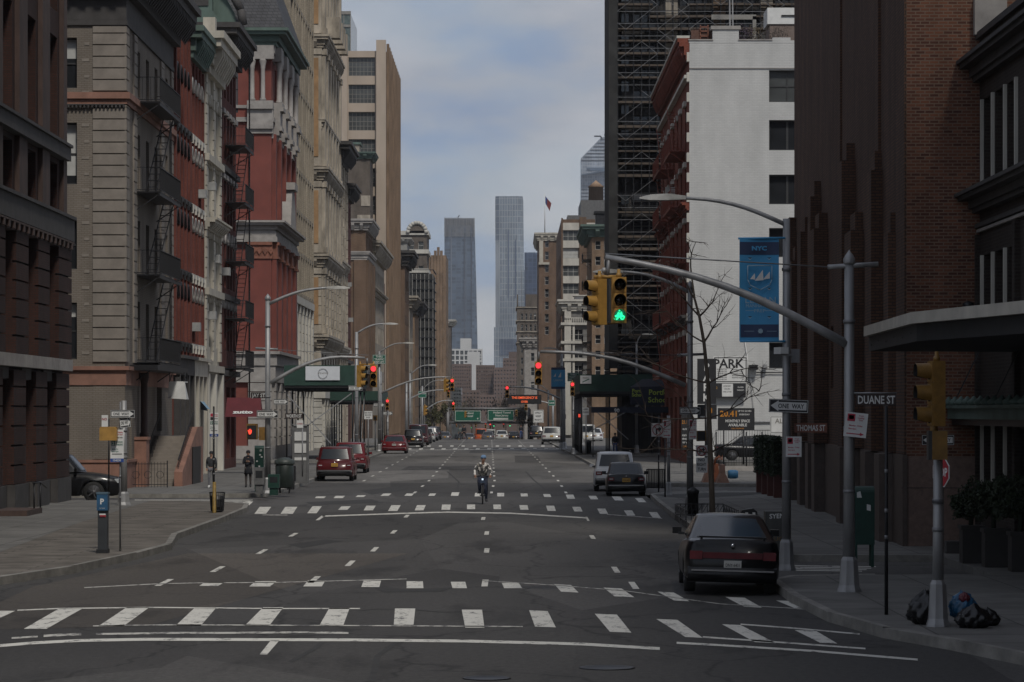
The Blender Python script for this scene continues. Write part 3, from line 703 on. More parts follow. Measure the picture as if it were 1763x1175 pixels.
# --- taupe corner house with banded corner and iron balconies
b = Bld('taupe painted brick corner building with grooved corner bands and black cornice', 'building', -1, -15.7, 129.6, 147.6, .15, 19.2, B_TAUPE)
b.front([(-18.55, -17.65, 5.4, 7.7), (-18.55, -17.65, 9.05, 11.05), (-18.55, -17.65, 12.5, 15.0), (-18.55, -17.65, 16.4, 18.45)], style='sash', blinds=.75, sill=S_PINK)
b.street([(c-w/2, c+w/2, e, f) for (e, f) in ((5.5, 7.9), (9.15, 11.3), (12.6, 14.9), (16.5, 18.4)) for c, w in ((130.9, .55), (134.3, 1.15), (137.6, 1.15), (140.9, 1.15), (145.2, .9))], style='sash', blinds=.3)
b.street([(131, 131.9, .6, 3.2), (141.2, 143.2, 2.4, 5.0)], style='mull', blinds=0)
b.finish(.32)
mb = MB()
b.cpier(-17.0, -15.72, 1.35, 4.3, .02, B_TAUPE, 0, mb)
for z0, z1 in ((5.3, 15.7), (16.3, 18.9)): b.cpier(-17.0, -15.62, z0, z1, .07, S_TAUPE, .47, mb)
for z0, z1 in ((5.3, 15.7), (16.3, 18.9)):
    b.pier(129.55, 130.5, z0, z1, .08, S_TAUPE, .47, mb); b.pier(132.2, 133.3, z0, z1, .08, S_TAUPE, .47, mb); b.pier(142.4, 143.6, z0, z1, .08, S_TAUPE, .47, mb); b.pier(146.6, 147.55, z0, z1, .08, S_TAUPE, .47, mb)
for k in range(20): b.cpier(-17.45+(k % 2)*.1, -17.15, 5.6+k*.66, 5.72+k*.66, .02, S_TAUPE, 0, mb)
part('quoins', mb, b.root)
b.band(15.75, 15.95, .10, S_PINK, 'string_course'); b.band(15.96, 16.22, .22, S_PINK, 'string_course')
b.band(4.35, 4.95, .05, S_PINK, 'string_course'); b.band(4.96, 5.12, .18, S_PINK, 'string_course'); b.band(.15, 1.2, .07, S_PINK, 'plinth'); b.band(1.21, 1.32, .13, S_PINK, 'plinth')
mb = MB(); x = -22; mb.box(-22, -15.7, 129.6-.19, 129.6-.1, 15.70, 15.745, S_DARK)
while x < -15.7: mb.box(x, x+.07, 129.6-.19, 129.6-.1, 15.60, 15.705, S_DARK); x += .16
part('dentils', mb, b.root)
b.band(18.95, 19.15, .1, S_DARK, 'frieze'); b.band(19.16, 20.1, .06, S_DARK, 'frieze')
b.cornice(20.1, 1.7, 1.35, S_DARK, .62)
def fire_balcony(b, x, y0, y1, z, out=1.0, rail=1.0, sd=-1, mat=None, stair=True, top=None, ladder_y=None, zn=None, name='fire_escape'):
    """iron platform with railing, one part per storey; the sloping stair and posts are its sub-parts"""
    mat = mat or M_IRON; xo = x-sd*out; mb = MB()
    mb.box(min(x, xo), max(x, xo), y0, y1, z, z+.05, mat)
    mb.box(min(xo, xo+sd*.06), max(xo, xo+sd*.06), y0, y1, z-.12, z+.02, mat)
    for y in (y0+.1, y1-.15): mb.bar((x, y, z-.75), (xo, y, z-.02), .03, mat)
    o = part(name, mb, b.root); r = MB()
    for zz in (z+rail, z+.12):
        r.bar((xo, y0, zz), (xo, y1, zz), .022, mat); r.bar((x, y0, zz), (xo, y0, zz), .022, mat); r.bar((x, y1, zz), (xo, y1, zz), .022, mat)
    n = int((y1-y0)/.16)
    for i in range(n+1): y = y0+(y1-y0)*i/n; r.bar((xo, y, z+.1), (xo, y, z+rail), .011, mat)
    for i in range(1, int(out/.16)): xx = x-sd*i*.16; r.bar((xx, y0, z+.1), (xx, y0, z+rail), .011, mat)
    part('railing', r, o)
    if zn:
        s = MB(); ya, yb = y0+.6, y1-.6; xs = x-sd*out*.55; nst = 12
        for dx in (-.22, .22): s.bar((xs+dx, ya, z), (xs+dx, yb, zn), .03, mat)
        for i in range(1, nst): t = i/nst; s.box(xs-.22, xs+.22, ya+(yb-ya)*t-.1, ya+(yb-ya)*t+.1, z+(zn-z)*t-.012, z+(zn-z)*t+.012, mat)
        part('ladder', s, o)
    return o
zs = [5.3, 8.95, 12.4, 16.15]
for i, z in enumerate(zs): fire_balcony(b, -15.7, 133.0, 141.2, z, 1.05, 1.05, zn=zs[i+1] if i < 3 else None)
mb = MB()
for y in (142.0, 142.5): mb.bar((-15.2, y, 5.3), (-15.2, y, 16.2), .03, M_IRON)
for i in range(34): mb.bar((-15.2, 142.0, 5.5+i*.32), (-15.2, 142.5, 5.5+i*.32), .015, M_IRON)
part('ladder', mb, b.root)
mb = MB(); mb.box(-15.7, -14.55, 131.2, 143.6, 4.98, 5.2, M_IRON); mb.bar((-14.6, 143.4, 3.9), (-14.6, 143.4, 5.0), .05, M_IRON)
part('entrance_canopy', mb, b.root)
# stoop: steps climbing away from the camera between pink cheek walls
mb = MB(); n = 14
for i in range(n): mb.box(-15.55, -14.15, 134.0+i*.42, 140.2, .15+i*.147, .15+(i+1)*.147, S_TAUPE)
mb.box(-15.68, -14.15, 140.2, 143.0, .15, 2.21, S_TAUPE)
st = part('stoop', mb, b.root)
mb = MB(); mb.prism([(-14.13, 133.6, .15), (-14.13, 142.5, .15), (-14.13, 142.5, 2.6), (-14.13, 140, 2.6), (-14.13, 133.6, .75)], (.35, 0, 0), S_PINK)
mb.box(-13.76, -13.72, 137.5, 140.9, .15, 1.75, M_BLK)
mb.box(-15.9, -15.2, 132.8, 133.9, .15, 2.1, S_PINK); mb.box(-15.95, -15.15, 132.75, 133.95, 2.1, 2.22, S_PINK)
part('cheek_wall', mb, st)
mb = MB()
for xx in (-15.45, -14.0):
    mb.bar((xx, 134, 1.25), (xx, 140.4, 3.25), .03, M_IRON)
    for i in range(22): y = 134+i*.3; z = .15+(y-134)*.33; mb.bar((xx, y, z), (xx, y, z+1.0), .012, M_IRON)
part('handrail', mb, st)
mb = MB(); zc = 2.2
for (y, h) in ((134.2, 2.9),): mb.lathe((-15.45, y, 2.1), [(.2, 0), (.2, .25), (.15, .3), (.14, h-.55), (.2, h-.3), (.2, h-.1)], S_BROWN, 12)
part('column', mb, b.root)
def iron_fence(loc, y0, y1, x, h=.95, label='', cat='fence', group=None, mat=None, axis='Y', zb=.15, step=.13, rings=False):
    mat = mat or M_IRON; mb = MB()
    q = (lambda u, z: (x, u, z)) if axis == 'Y' else (lambda u, z: (u, x, z))
    for z in (zb+.12, zb+h-.08): mb.bar(q(y0, z), q(y1, z), .02, mat)
    n = int((y1-y0)/step)
    for i in range(n+1): u = y0+(y1-y0)*i/n; mb.bar(q(u, zb), q(u, zb+h), .012, mat)
    for u in (y0, y1): mb.bar(q(u, zb), q(u, zb+h+.06), .03, mat)
    if rings:
        for i in range(int((y1-y0)/.5)):
            u = y0+.3+i*.5; pts = [q(u+.15*math.cos(t), zb+h*.5+.15*math.sin(t)) for t in [k*math.pi/5 for k in range(11)]]; mb.tube(pts, .014, mat, 4)
    return solo('iron_fence', mb, label, cat, group, loc)
iron_fence((-15, 131, .15), -16.3, -14.2, 131.6, 1.05, 'low black iron railing with rings in front of the stone stoop', axis='X', rings=True)

# --- red brick rows with round-headed windows
def redrow(y0, y1, zt, label, hoodmat, cmat, seed, cz, proj):
    b = Bld(label, 'building', -1, -15.65, y0, y1, .15, zt, B_RED)
    fls = [(6.7, 8.7), (10.1, 12.1), (13.5, 15.5), (16.9, 18.9)]
    if zt > 23: fls.append((20.2, 22.4))
    r = grid(y0+.25, y1-.25, 4, 1.0, fls); b.street(r, style='sash', blinds=.25)
    b.street(grid(y0+.4, y1-.4, 3, 1.6, [(.8, 4.6)]), style='mull', blinds=.0)
    b.finish(.3); b.hood(r, hoodmat)
    mb = MB()
    for z in (6.35, 9.75, 13.15, 16.55): b.band(z, z+.22, .16, hoodmat, mb=mb, wrap=False)
    for z in (6.1, 9.5, 12.9, 16.3):
        for c in (0, 1, 2, 3, 4): y = y0+.3+c*(y1-y0-.6)/4; b.pier(y-.1, y+.1, z, z+.4, .22, hoodmat, 0, mb)
    part('string_course', mb, b.root)
    mb = MB(); p = (y1-y0-.5)/4
    for i in range(5): y = y0+.25+p*i; b.pier(y-.16, y+.16, 5.9, zt-.3, .12, B_RED, 0, mb)
    part('pilaster', mb, b.root)
    b.cornice(cz, 1.5, proj, cmat, .7)
    mb = MB()
    for i in range(4): y = y0+.1+(y1-y0-.5)/3*i; b.pier(y, y+.35, .15, 5.0, .3, S_CREAM if seed else S_DARK, 0, mb)
    b.band(5.0, 5.75, .3, S_CREAM if seed else S_DARK, mb=mb, wrap=False); b.band(5.75, 5.9, .5, S_CREAM if seed else S_DARK, mb=mb, wrap=False)
    part('shopfront', mb, b.root); return b
b = redrow(147.7, 154.6, 24.6, 'red brick house with black arched window hoods, right behind the taupe corner building', M_BLK, S_DARK, 0, 24.4, .6)
b = redrow(154.7, 161.4, 20.6, 'red brick house with white arched window hoods under a green copper cornice', S_WHITE, C_GREEN, 1, 20.4, .8)
# --- narrow cream house
b = Bld('narrow cream stone house with quoined edges and heavy bracketed cornice', 'building', -1, -15.6, 161.5, 170.2, .15, 21.5, S_CREAM)
r = grid(162, 169.7, 4, .85, [(6.6, 8.9), (9.9, 12.2), (13.4, 15.8), (16.8, 19.0)]); b.street(r, style='sash', blinds=.35, fr=M_FRG)
b.street(grid(162, 169.7, 3, 1.7, [(.7, 4.7)]), style='mull', blinds=0); b.finish(.3)
b.hood(r, S_CREAM); mb = MB()
for y in (161.55, 165.4, 169.3): b.pier(y, y+.75, 5.9, 20.9, .16, S_CREAM, .52, mb); b.pier(y, y+.5, .15, 5.2, .3, S_WHITE, 0, mb)
part('pilaster', mb, b.root)
for z in (5.3, 9.2, 16.0): b.band(z, z+.35, .3, S_CREAM, 'string_course', wrap=False)
b.cornice(12.5, .6, .7, S_CREAM, .9, wrap=False); b.cornice(20.4, 2.0, 1.15, S_CREAM, .9)
mb = MB(); b.pier(161.4, 162.2, 21.2, 23.2, .6, S_CREAM, 0, mb); b.pier(169.3, 170.2, 21.2, 23.0, .6, S_CREAM, 0, mb); part('finial', mb, b.root, split=True)
# --- dark brick house with fire escape
b = Bld('deep red brick house with a black fire escape, behind the red awning', 'building', -1, -15.6, 170.3, 180.6, .15, 23.4, B_RED2)
r = grid(170.8, 180.2, 5, .95, [(6.6, 8.9), (10.0, 12.4), (13.4, 15.8), (17.0, 19.3), (20.3, 22.0)]); b.street(r, style='sash', blinds=.25)
b.street(grid(170.8, 180.2, 3, 2.2, [(.7, 4.6)]), style='mull', blinds=0); b.finish(.3); b.hood(r[:10], S_GREY); b.hood(r[10:], S_GREY, arch=False)
for z in (5.2, 9.3, 16.2): b.band(z, z+.3, .25, S_DARK, 'string_course', wrap=False)
b.cornice(22.4, 1.5, 1.2, S_DARK, .8)
zs = [5.6, 8.3, 11.4, 14.6, 17.7]
for i, z in enumerate(zs): fire_balcony(b, -15.6, 173.2, 178.8, z, 1.15, 1.0, zn=zs[i+1] if i < 4 else None)
mb = MB()
for y in (179.2, 179.7): mb.bar((-14.75, y, 3.5), (-14.75, y, 23), .03, M_IRON)
for i in range(60): mb.bar((-14.75, 179.2, 3.6+i*.32), (-14.75, 179.7, 3.6+i*.32), .016, M_IRON)
part('ladder', mb, b.root)

# --- big red building with stone trim, slate roof and copper gable
b = Bld('large red building with grey stone columns, slate roof and copper gable', 'building', -1, -15.9, 211, 232, .15, 28.2, plain('painted_oxblood_brick', (.175, .048, .036), .8, 0, .18, .8, .15), 30)
b.front([(-18.75, -18.1, 23.0, 26.2), (-20.4, -19.3, 23.0, 26.2), (-20.4, -18.4, 16.2, 20.6), (-18.7, -18.15, 7.8, 12.4), (-21, -19.5, 7.8, 12.4)], style='sash', blinds=.8)
st_r = grid(212.5, 231, 4, 1.6, [(7.8, 12.6), (16.3, 20.6), (23.0, 26.2)]); b.street(st_r, style='sash2', blinds=.2)
b.street(grid(212.5, 231, 4, 2.4, [(.6, 4.8)]), style='mull', blinds=0); b.finish(.7)
M6 = S_GREY; red = MATS['painted_oxblood_brick']
mb = MB(); b.cpier(-17.3, -15.88, 7.2, 13.4, .35, red, 0, mb); b.cpier(-17.35, -15.86, 15.9, 21.6, .3, red, 0, mb)
for y in (211.0, 215.7, 220.3, 225.0, 229.8): b.pier(y, y+1.4, 7.2, 13.4, .35, red, 0, mb); b.pier(y+.2, y+1.2, 15.9, 21.6, .3, red, 0, mb)
part('pilaster', mb, b.root)
mb = MB()
for z0, z1, p in ((13.35, 13.5, .45), (13.5, 14.25, .38), (14.25, 14.45, .5)):
    b.cpier(-17.42, -15.8, z0, z1, p, S_TERRA, 0, mb)
    for y in (211.0, 215.7, 220.3, 225.0, 229.8): b.pier(y-.05, y+1.45, z0, z1, p+.04, S_TERRA, 0, mb)
for i in range(4):
    x = -17.2+i*.38; mb.prism([(x, 210.58, 13.88), (x+.17, 210.58, 14.15), (x+.34, 210.58, 13.88), (x+.17, 210.58, 13.6)], (0, -.06, 0), S_TERRA)
part('capital', mb, b.root)
b.band(14.46, 14.8, .42, M6, 'string_course'); b.band(14.8, 15.1, .34, M6, 'string_course'); b.cornice(15.1, .75, .95, M6, 0)
b.band(7.05, 7.25, .6, M6, 'string_course'); b.band(6.3, 7.04, .4, M6, 'string_course'); b.band(5.2, 6.28, .3, M6, 'string_course'); b.band(.15, 1.0, .3, M6, 'plinth')
mb = MB()
for y in (211.0, 215.7, 220.3, 225.0, 229.8): b.pier(y, y+1.4, 1.0, 5.2, .3, M6, .6, mb)
b.cpier(-17.4, -15.85, 1.0, 5.2, .3, M6, .6, mb); part('pier', mb, b.root)
mb = MB()                                            # corbelled pedestals that carry the twin columns
for z0, z1, p in ((21.3, 21.6, .25), (21.6, 21.9, .45), (21.9, 22.2, .62), (22.2, 23.2, .52), (23.2, 23.5, .74), (23.5, 23.75, .66)):
    b.cpier(-17.45, -15.75, z0, z1, p, M6, 0, mb)
    for y in (212.0, 217.3, 222.6, 228.0): b.pier(y, y+2.1, z0, z1, p, M6, 0, mb)
part('pedestal', mb, b.root)
b.band(22.4, 22.7, .2, M6, 'string_course'); b.band(23.3, 23.5, .12, M6, 'string_course')
mb = MB(); colp = [(.2, 0), (.22, .12), (.15, .2), (.14, 2.1), (.17, 2.2), (.16, 2.28), (.25, 2.62), (.25, 2.75)]
for x in (-17.12, -16.42): mb.lathe((x, 210.6, 23.75), colp, S_GREY, 12)
for y in (212.5, 213.5, 217.8, 218.8, 223.1, 224.1, 228.5, 229.5): mb.lathe((-15.5, y, 23.75), colp, S_GREY, 12)
part('column', mb, b.root)
mb = MB(); b.cpier(-17.45, -15.7, 26.5, 27.4, .6, M6, 0, mb)
for y in (212.0, 217.3, 222.6, 228.0): b.pier(y, y+2.1, 26.5, 27.4, .6, M6, 0, mb)
b.band(26.9, 27.4, .25, M6, mb=mb); part('entablature', mb, b.root)
b.cornice(27.4, 1.1, 1.2, C_GREEN, 0, bmat=S_DARK)
mb = MB()
e = [(-46, 209.9, 28.5), (-14.9, 209.9, 28.5), (-14.9, 233, 28.5), (-46, 233, 28.5)]
t_ = [(-40, 219, 44), (-20.4, 219, 44), (-20.4, 226, 44), (-40, 226, 44)]
mb.add(e+t_, [(0, 1, 5, 4), (1, 2, 6, 5), (2, 3, 7, 6), (3, 0, 4, 7), (4, 5, 6, 7)], T_SLATE)
rf = part('roof', mb, b.root)
mb = MB()                                            # copper gable over the side front
arc = [(-26.5+8.4*math.cos(t), 209.7, 28.6+4.6*math.sin(t)) for t in [math.pi*i/16 for i in range(17)]]
mb.prism(arc, (0, 3, 0), C_GREEN)
arc2 = [(-26.5+8.9*math.cos(t), 209.3, 28.6+5.1*math.sin(t)) for t in [math.pi*i/16 for i in range(17)]]
for a, c in zip(arc2, arc2[1:]): mb.tube([a, c], .28, S_DARK, 6)
arc3 = [(-26.5+6.4*math.cos(t), 209.55, 28.9+3.3*math.sin(t)) for t in [math.pi*i/16 for i in range(17)]]
mb.prism(arc3, (0, .2, 0), S_DARK)
part('gable', mb, rf)
mb = MB(); mb.box(-21.2, -19.6, 208.9, 212, 29.5, 31.5, C_GREEN); mb.box(-21.4, -19.4, 208.7, 212, 31.5, 31.8, C_GREEN); mb.box(-20.95, -19.85, 208.82, 208.95, 29.8, 31.2, S_DARK)
mb.prism([(-21.9, 208.8, 28.6), (-18.9, 208.8, 28.6), (-19.6, 208.8, 29.5), (-21.2, 208.8, 29.5)], (0, 3, 0), C_GREEN)
part('dormer', mb, rf)
mb = MB(); mb.prism([(-15.2, 219.5, 15.8), (-15.2, 225.0, 15.8), (-15.2, 224.4, 17.2), (-15.2, 223.4, 18.6), (-15.2, 221.1, 18.6), (-15.2, 220.1, 17.2)], (-.7, 0, 0), M6); mb.box(-15.9, -15.0, 220.7, 223.8, 18.6, 19.1, M6)
part('pediment', mb, b.root)

# --- tall buff brick grid building
b = Bld('tall buff brick building with dense ribbed facade, beside the big red building', 'building', -1, -16.1, 232.3, 256.5, .15, 60, B_BEIGE)
b.street(grid(233, 256, 9, 1.35, fl(12.6, 3.05, 14, 2.1)), style='sash', blinds=.15, gl=M_GL, fr=M_FRD)
b.street(grid(233, 256, 6, 2.4, [(.8, 4.6), (5.9, 10.4)]), style=(2, 3), blinds=.1); b.finish(.38, None)
mb = MB()
for i in range(28): y = 232.9+i*.852; b.pier(y-.10, y+.14, 12.0, 59, .22 if i % 3 == 0 else .12, B_BEIGE, 0, mb)
part('pilaster', mb, b.root); mb = MB()
for i in range(15): b.band(11.9+i*3.05, 12.2+i*3.05, .17, B_BEIGE, mb=mb, wrap=False)
part('spandrel', mb, b.root); b.band(4.9, 5.6, .2, S_WHITE, 'string_course'); b.band(11.3, 11.85, .25, S_WHITE, 'string_course')
mb = MB()
for i in range(7): y = 233+i*3.83; b.pier(y-.45, y+.45, .15, 11.3, .2, S_WHITE, .7, mb)
part('pier', mb, b.root)

# --- ornate tan stone building
def tier(b, levels, mat, proj, bay=1.6):
    for z in levels: b.cornice(z, 1.1, proj, mat, 1.1)
b = Bld('tall ornate tan limestone building with stacked cornices and pilasters, before the white ground floor', 'building', -1, -16.3, 272.6, 298, .15, 62, S_TAN)
fz = [(5.6, 8.2), (10.4, 14.2), (17.8, 21.6), (25.2, 26.9), (28.8, 33.4), (36.8, 41), (43, 47), (49, 54)]
b.street(grid(273.2, 297.6, 6, 2.2, fz), style='sash2', blinds=.25); b.front(grid(-24, -17.6, 3, 1.2, fz), style='sash', blinds=.3)
b.street(grid(273.2, 297.6, 5, 3, [(.6, 4)]), style='mull', blinds=0); b.finish(.6)
tier(b, [8.7, 15.6, 23.0, 34.3, 56], S_TAN, .75); b.cornice(27.4, .9, .4, S_TAN, 0)
mb = MB()
for i in range(7):
    y = 272.65+i*4.12
    for z0, z1 in ((9.9, 15.5), (16.8, 22.9), (24.2, 34.2), (35.5, 55.8)): b.pier(y, y+1.0, z0, z1, .38, S_TAN, .8 if z0 < 16 else 0, mb); b.pier(y-.1, y+1.1, z1-.5, z1, .5, S_TAN, 0, mb); b.pier(y-.1, y+1.1, z0, z0+.5, .5, S_TAN, 0, mb)
for z0, z1 in ((9.9, 15.5), (16.8, 22.9), (24.2, 34.2), (35.5, 55.8)): b.cpier(-17.35, -16.25, z0, z1, .35, S_TAN, .8 if z0 < 16 else 0, mb); b.cpier(-17.45, -16.2, z1-.5, z1, .45, S_TAN, 0, mb); b.cpier(-17.2, -16.5, z0+.8, z1-.8, .42, plain('ochre_stone', (.33, .20, .10), .85, 0, .3, 1), 0, mb)
part('pilaster', mb, b.root)
mb = MB()
for y in (276.5, 280.7, 284.8, 289): b.pier(y, y+1.6, 35.6, 37.4, 1.4, S_TAN, 0, mb); b.pier(y, y+1.6, 44.5, 46, 1.3, S_TAN, 0, mb)
part('balcony', mb, b.root)
b.band(4.4, 5.2, .4, S_WHITE, 'string_course')
mb = MB()
for i in range(7): y = 272.65+i*4.1; b.pier(y, y+1.1, .15, 4.4, .35, S_WHITE, .6, mb)
b.cpier(-17.5, -16.2, .15, 4.4, .3, S_WHITE, .5, mb); part('pier', mb, b.root)
b = Bld('lower tan stone building with carved bays and dark bracketed roof edge, stepping down the row', 'building', -1, -16.4, 298.2, 312, .15, 27.5, S_TAN)
b.street(grid(298.5, 311.5, 4, 1.9, [(5.6, 8), (9.6, 12), (13.4, 16), (17.4, 20), (21.4, 24)]), style='sash', blinds=.2); b.finish(.5)
tier(b, [8.3, 16.3], S_TAN, .7); b.cornice(26.6, 1.8, 1.5, S_DARK, 1.2); mb = MB()
for i in range(5): y = 298.3+i*3.2; b.pier(y, y+.8, .15, 26.5, .4, S_TAN, .9, mb)
part('pilaster', mb, b.root)
b = Bld('deep red brick building with two window air conditioners at the end of its block', 'building', -1, -16.3, 312.2, 323, .15, 24.6, B_RED2)
b.street(grid(312.6, 322.6, 4, 1.2, fl(5.2, 3.3, 6, 2.0)), style='sash', blinds=.3); b.finish(.3); b.cornice(24.2, 1.3, 1.1, S_DARK, 1.1)
b.band(8.0, 8.3, .3, S_DARK, 'string_course')
b = Bld('brown brick corner building with grey stone capital band and dark cornice', 'building', -1, -16.75, 366, 384, .15, 24.0, B_BRN)
b.street(grid(366.5, 383.5, 5, 1.6, fl(5.6, 3.2, 6, 2.0)), style='sash', blinds=.3); b.front(grid(-24, -18.4, 3, 1.1, fl(5.6, 3.2, 6, 2.0)), style='sash', blinds=.3); b.finish(.4)
b.cornice(24, 1.3, .9, S_GREY, 1.0); b.cornice(20.6, 1.0, .5, S_GREY, 0); b.cornice(7.6, 1.0, .7, S_GREY, 0); mb = MB()
b.cpier(-18.1, -16.7, 8.6, 20.6, .3, B_BRN, 0, mb)
for i in range(5): y = 366+i*4; b.pier(y, y+1.4, 8.6, 20.6, .35, B_BRN, 0, mb)
part('pilaster', mb, b.root)
b = Bld('pale tan building with arched frieze under its roof, far down the left row', 'building', -1, -17.0, 384.3, 425, -.6, 22.5, S_TAN)
b.street(grid(385, 424.5, 10, 1.8, fl(5.0, 3.4, 5, 2.2)), style='sash', blinds=.2); b.finish(.5); b.cornice(22, 1.8, 1.3, S_TAN, 1.6); b.cornice(17.5, .8, .6, S_TAN, 0)

# far buildings, given by the picture column of their corner and their distance
def far(label, side, pc, Z, ytop, dy, wall, width=26, win=None, swin=None, zb=None, cat='building', cor=None, corm=None, depth=.3, gl=None, fr=None, name='building', blinds=.25, corp=.8):
    x = XA(pc, Z); zb = gz(Z) if zb is None else zb; zt = ZA(ytop, Z)
    b = Bld(label, cat, side, x, Z, Z+dy, zb, zt, wall, width, name=name)
    if win:
        px0, px1, n, w, rows, hpx, pitch, y0 = win         # columns on the camera face in picture pixels
        X0, X1 = XA(px0, Z), XA(px1, Z); k = Z/F
        b.front(grid(X0, X1, n, w*k, [(ZA(y0+i*pitch+hpx, Z), ZA(y0+i*pitch, Z)) for i in range(rows)]), style=(3, 2) if w > 15 else 'sash', blinds=blinds, gl=gl, fr=fr or M_FRW)
    if swin:
        n, w, z0, p, rows, h = swin; b.street(grid(Z+.6, Z+dy-.6, n, w, fl(z0, p, rows, h)), style='sash', blinds=blinds, gl=gl, fr=fr or M_FRG)
    b.finish(depth)
    if cor: b.cornice(zt-cor*.5, cor, corp, corm or wall, 1.4)
    return b
b = far('brown brick tower with stone corner blocks and green copper roof trim', -1, 637, 428.5, 268, 9, B_GBRN, 20, None, (2, 1.4, 8, 3.4, 8, 2), cor=.9, corm=C_GREEN)
mb = MB()
for k in range(9): b.cpier(b.x-1.2-(k % 2)*.5, b.x+.04, 10+k*2.6, 11.4+k*2.6, .1, S_TAN, 0, mb)
part('quoins', mb, b.root)
mb = MB(); mb.box(b.x-6, b.x-1.5, 430, 434, b.zt, b.zt+1.6, S_TAN); mb.box(b.x-6.2, b.x-1.3, 429.8, 434.2, b.zt+1.6, b.zt+1.9, C_GREEN); part('penthouse', mb, b.root)
# cream framed tower with big gridded windows
Z = 439.5
b = Bld('cream concrete framed tower with big gridded factory windows and a brown brick flank', 'building', -1, XA(664.5, Z), Z, Z+50, -1, ZA(88, Z), plain('cream_concrete', (.40, .33, .265), .85, 0, .12, .5, .1, stretch=(1, 1, .3)), 24)
cc = MATS['cream_concrete']; rows = [(ZA(y+32, Z), ZA(y, Z)) for y in (99, 146, 193, 240, 290, 338, 386, 434, 480, 530, 580)]
b.front([(XA(600, Z), XA(646, Z), e, f) for e, f in rows]+[(XA(563, Z), XA(583, Z), e, f) for e, f in rows]+[(XA(540, Z), XA(560, Z), e, f) for e, f in rows], style=(7, 4), blinds=0, gl=M_GLG, fr=M_FRG)
b.finish(.5, B_BRNL)
mb = MB(); b.cpier(XA(585, Z), XA(598, Z), 0, ZA(70, Z), .7, cc, 0, mb); b.cpier(XA(648, Z), b.x+.01, 0, ZA(70, Z), .7, cc, 0, mb); part('pier', mb, b.root)
mb = MB()
for i in range(11): b.pier(Z+2+i*4.5, Z+3.4+i*4.5, 0, b.zt+1.2, .35, B_BRNL, 0, mb)
part('pilaster', mb, b.root)
mb = MB(); x0, x1 = XA(571, Z+20), XA(603, Z+20); mb.box(x0-4, x1, Z+20, Z+40, b.zt, ZA(22, Z+20), glassm('penthouse_glass', (.10, .13, .125), .15, .3, 1.5))
for i in range(8): mb.box(x0-4+i*.95, x0-3.9+i*.95, Z+19.9, Z+20, b.zt, ZA(22, Z+20), M_FRG)
mb.box(x0-4, x1+.1, Z+19.85, Z+20, ZA(24, Z+20)-.1, ZA(22, Z+20)+.2, M_FRG); mb.box(x0-4, x1+.1, Z+19.85, Z+20, ZA(46, Z+20)-.1, ZA(44, Z+20)+.1, M_FRG); part('penthouse', mb, b.root)
far('red brown brick slab, narrow and windowless beside the cream tower', -1, 661, 436, 488, 3, B_RED2, 20)
far('pale grey blank party wall of a building just right of the cream tower', -1, 701, 560, 414, 12, plain('pale_render', (.27, .265, .245), .9, 0, .15, .6), 22, cor=.8, corm=S_WHITE)
b = far('grey brown gabled building with pale stone arch crown, two upper windows', -1, 735, 700, 402, 18, B_GBRN, 30, (700, 733, 2, 9, 7, 14, 42, 416), (3, 1.6, 5, 5, 7, 3), gl=M_GLG)
mb = MB(); Z = 700; arc = [(XA(718, Z)+XA(CX+16, Z)*math.cos(t), Z-.4, b.zt+XA(CX+18, Z)*math.sin(t)) for t in [math.pi*i/10 for i in range(11)]]
mb.prism(arc, (0, 10, 0), B_GBRN); [mb.tube([a, c], .45, S_WHITE, 6) for a, c in zip(arc, arc[1:])]
for z in (ZA(405, Z), ZA(437, Z), ZA(470, Z)): b.band(z, z+.9, .4, S_WHITE, mb=mb)
part('crown', mb, b.root)
b = far('brown cornice building in the shade with a heavy black roof edge', -1, 697, 500, 445, 20, B_BRN, 18, None, (4, 1.8, 4, 3.6, 6, 2.2), cor=2.4, corm=S_DARK, corp=1.6)
b = far('pale tan building with a curved bracket cornice, fourth block on the left', -1, 705, 540, 520, 18, S_TAN, 18, None, (4, 1.8, 3, 3.6, 4, 2.2), cor=2.0, corm=S_TAN, corp=1.5)
b = far('tan and brown building with an overhanging cornice before the netted tower', -1, 714, 585, 530, 25, B_BRNL, 18, None, (5, 1.8, 2, 3.8, 4, 2.2), cor=2.2, corm=S_DARK, corp=1.8)
# netted scaffold building
M_NET = plain('black_debris_net', (.028, .028, .027), .9, 0, .5, .9, .2)
b = far('building wrapped in black debris netting and scaffold on the left', -1, 745, 660, 472, 22, M_NET, 24)
mb = MB(); k = 660/F
for i in range(18): z = b.zb+2+i*2.0; mb.box(b.x-4.2, b.x+.25, 659.6, 660, z, z+.12, M_BLK); mb.box(b.x, b.x+.25, 660, 682, z, z+.12, M_IRON)
for i in range(6): mb.bar((b.x-4.2+i*.85, 659.7, b.zb), (b.x-4.2+i*.85, 659.7, b.zt), .09, M_FRG)
part('scaffold', mb, b.root)
b = far('light brown art deco tower with notched parapet on the left', -1, 768, 850, 440, 30, B_BRNL, 40, (743, 765, 3, 4.4, 8, 11, 31, 462), (4, 2, 0, 5, 8, 3), gl=M_GLG)
mb = MB()
for i, h in enumerate((0, 8, 14, 8, 0)): b.cpier(XA(742+i*5.2, 850), XA(746.6+i*5.2, 850), b.zb, b.zt+h*850/F, .6, B_BRNL, 0, mb)
part('pilaster', mb, b.root)
b = far('slim building with a white cornice at the far end of the left row', -1, 776, 960, 556, 20, B_GBRN, 14, None, (3, 2, -4, 4, 8, 2.4), cor=1.8, corm=S_WHITE, corp=1.6)

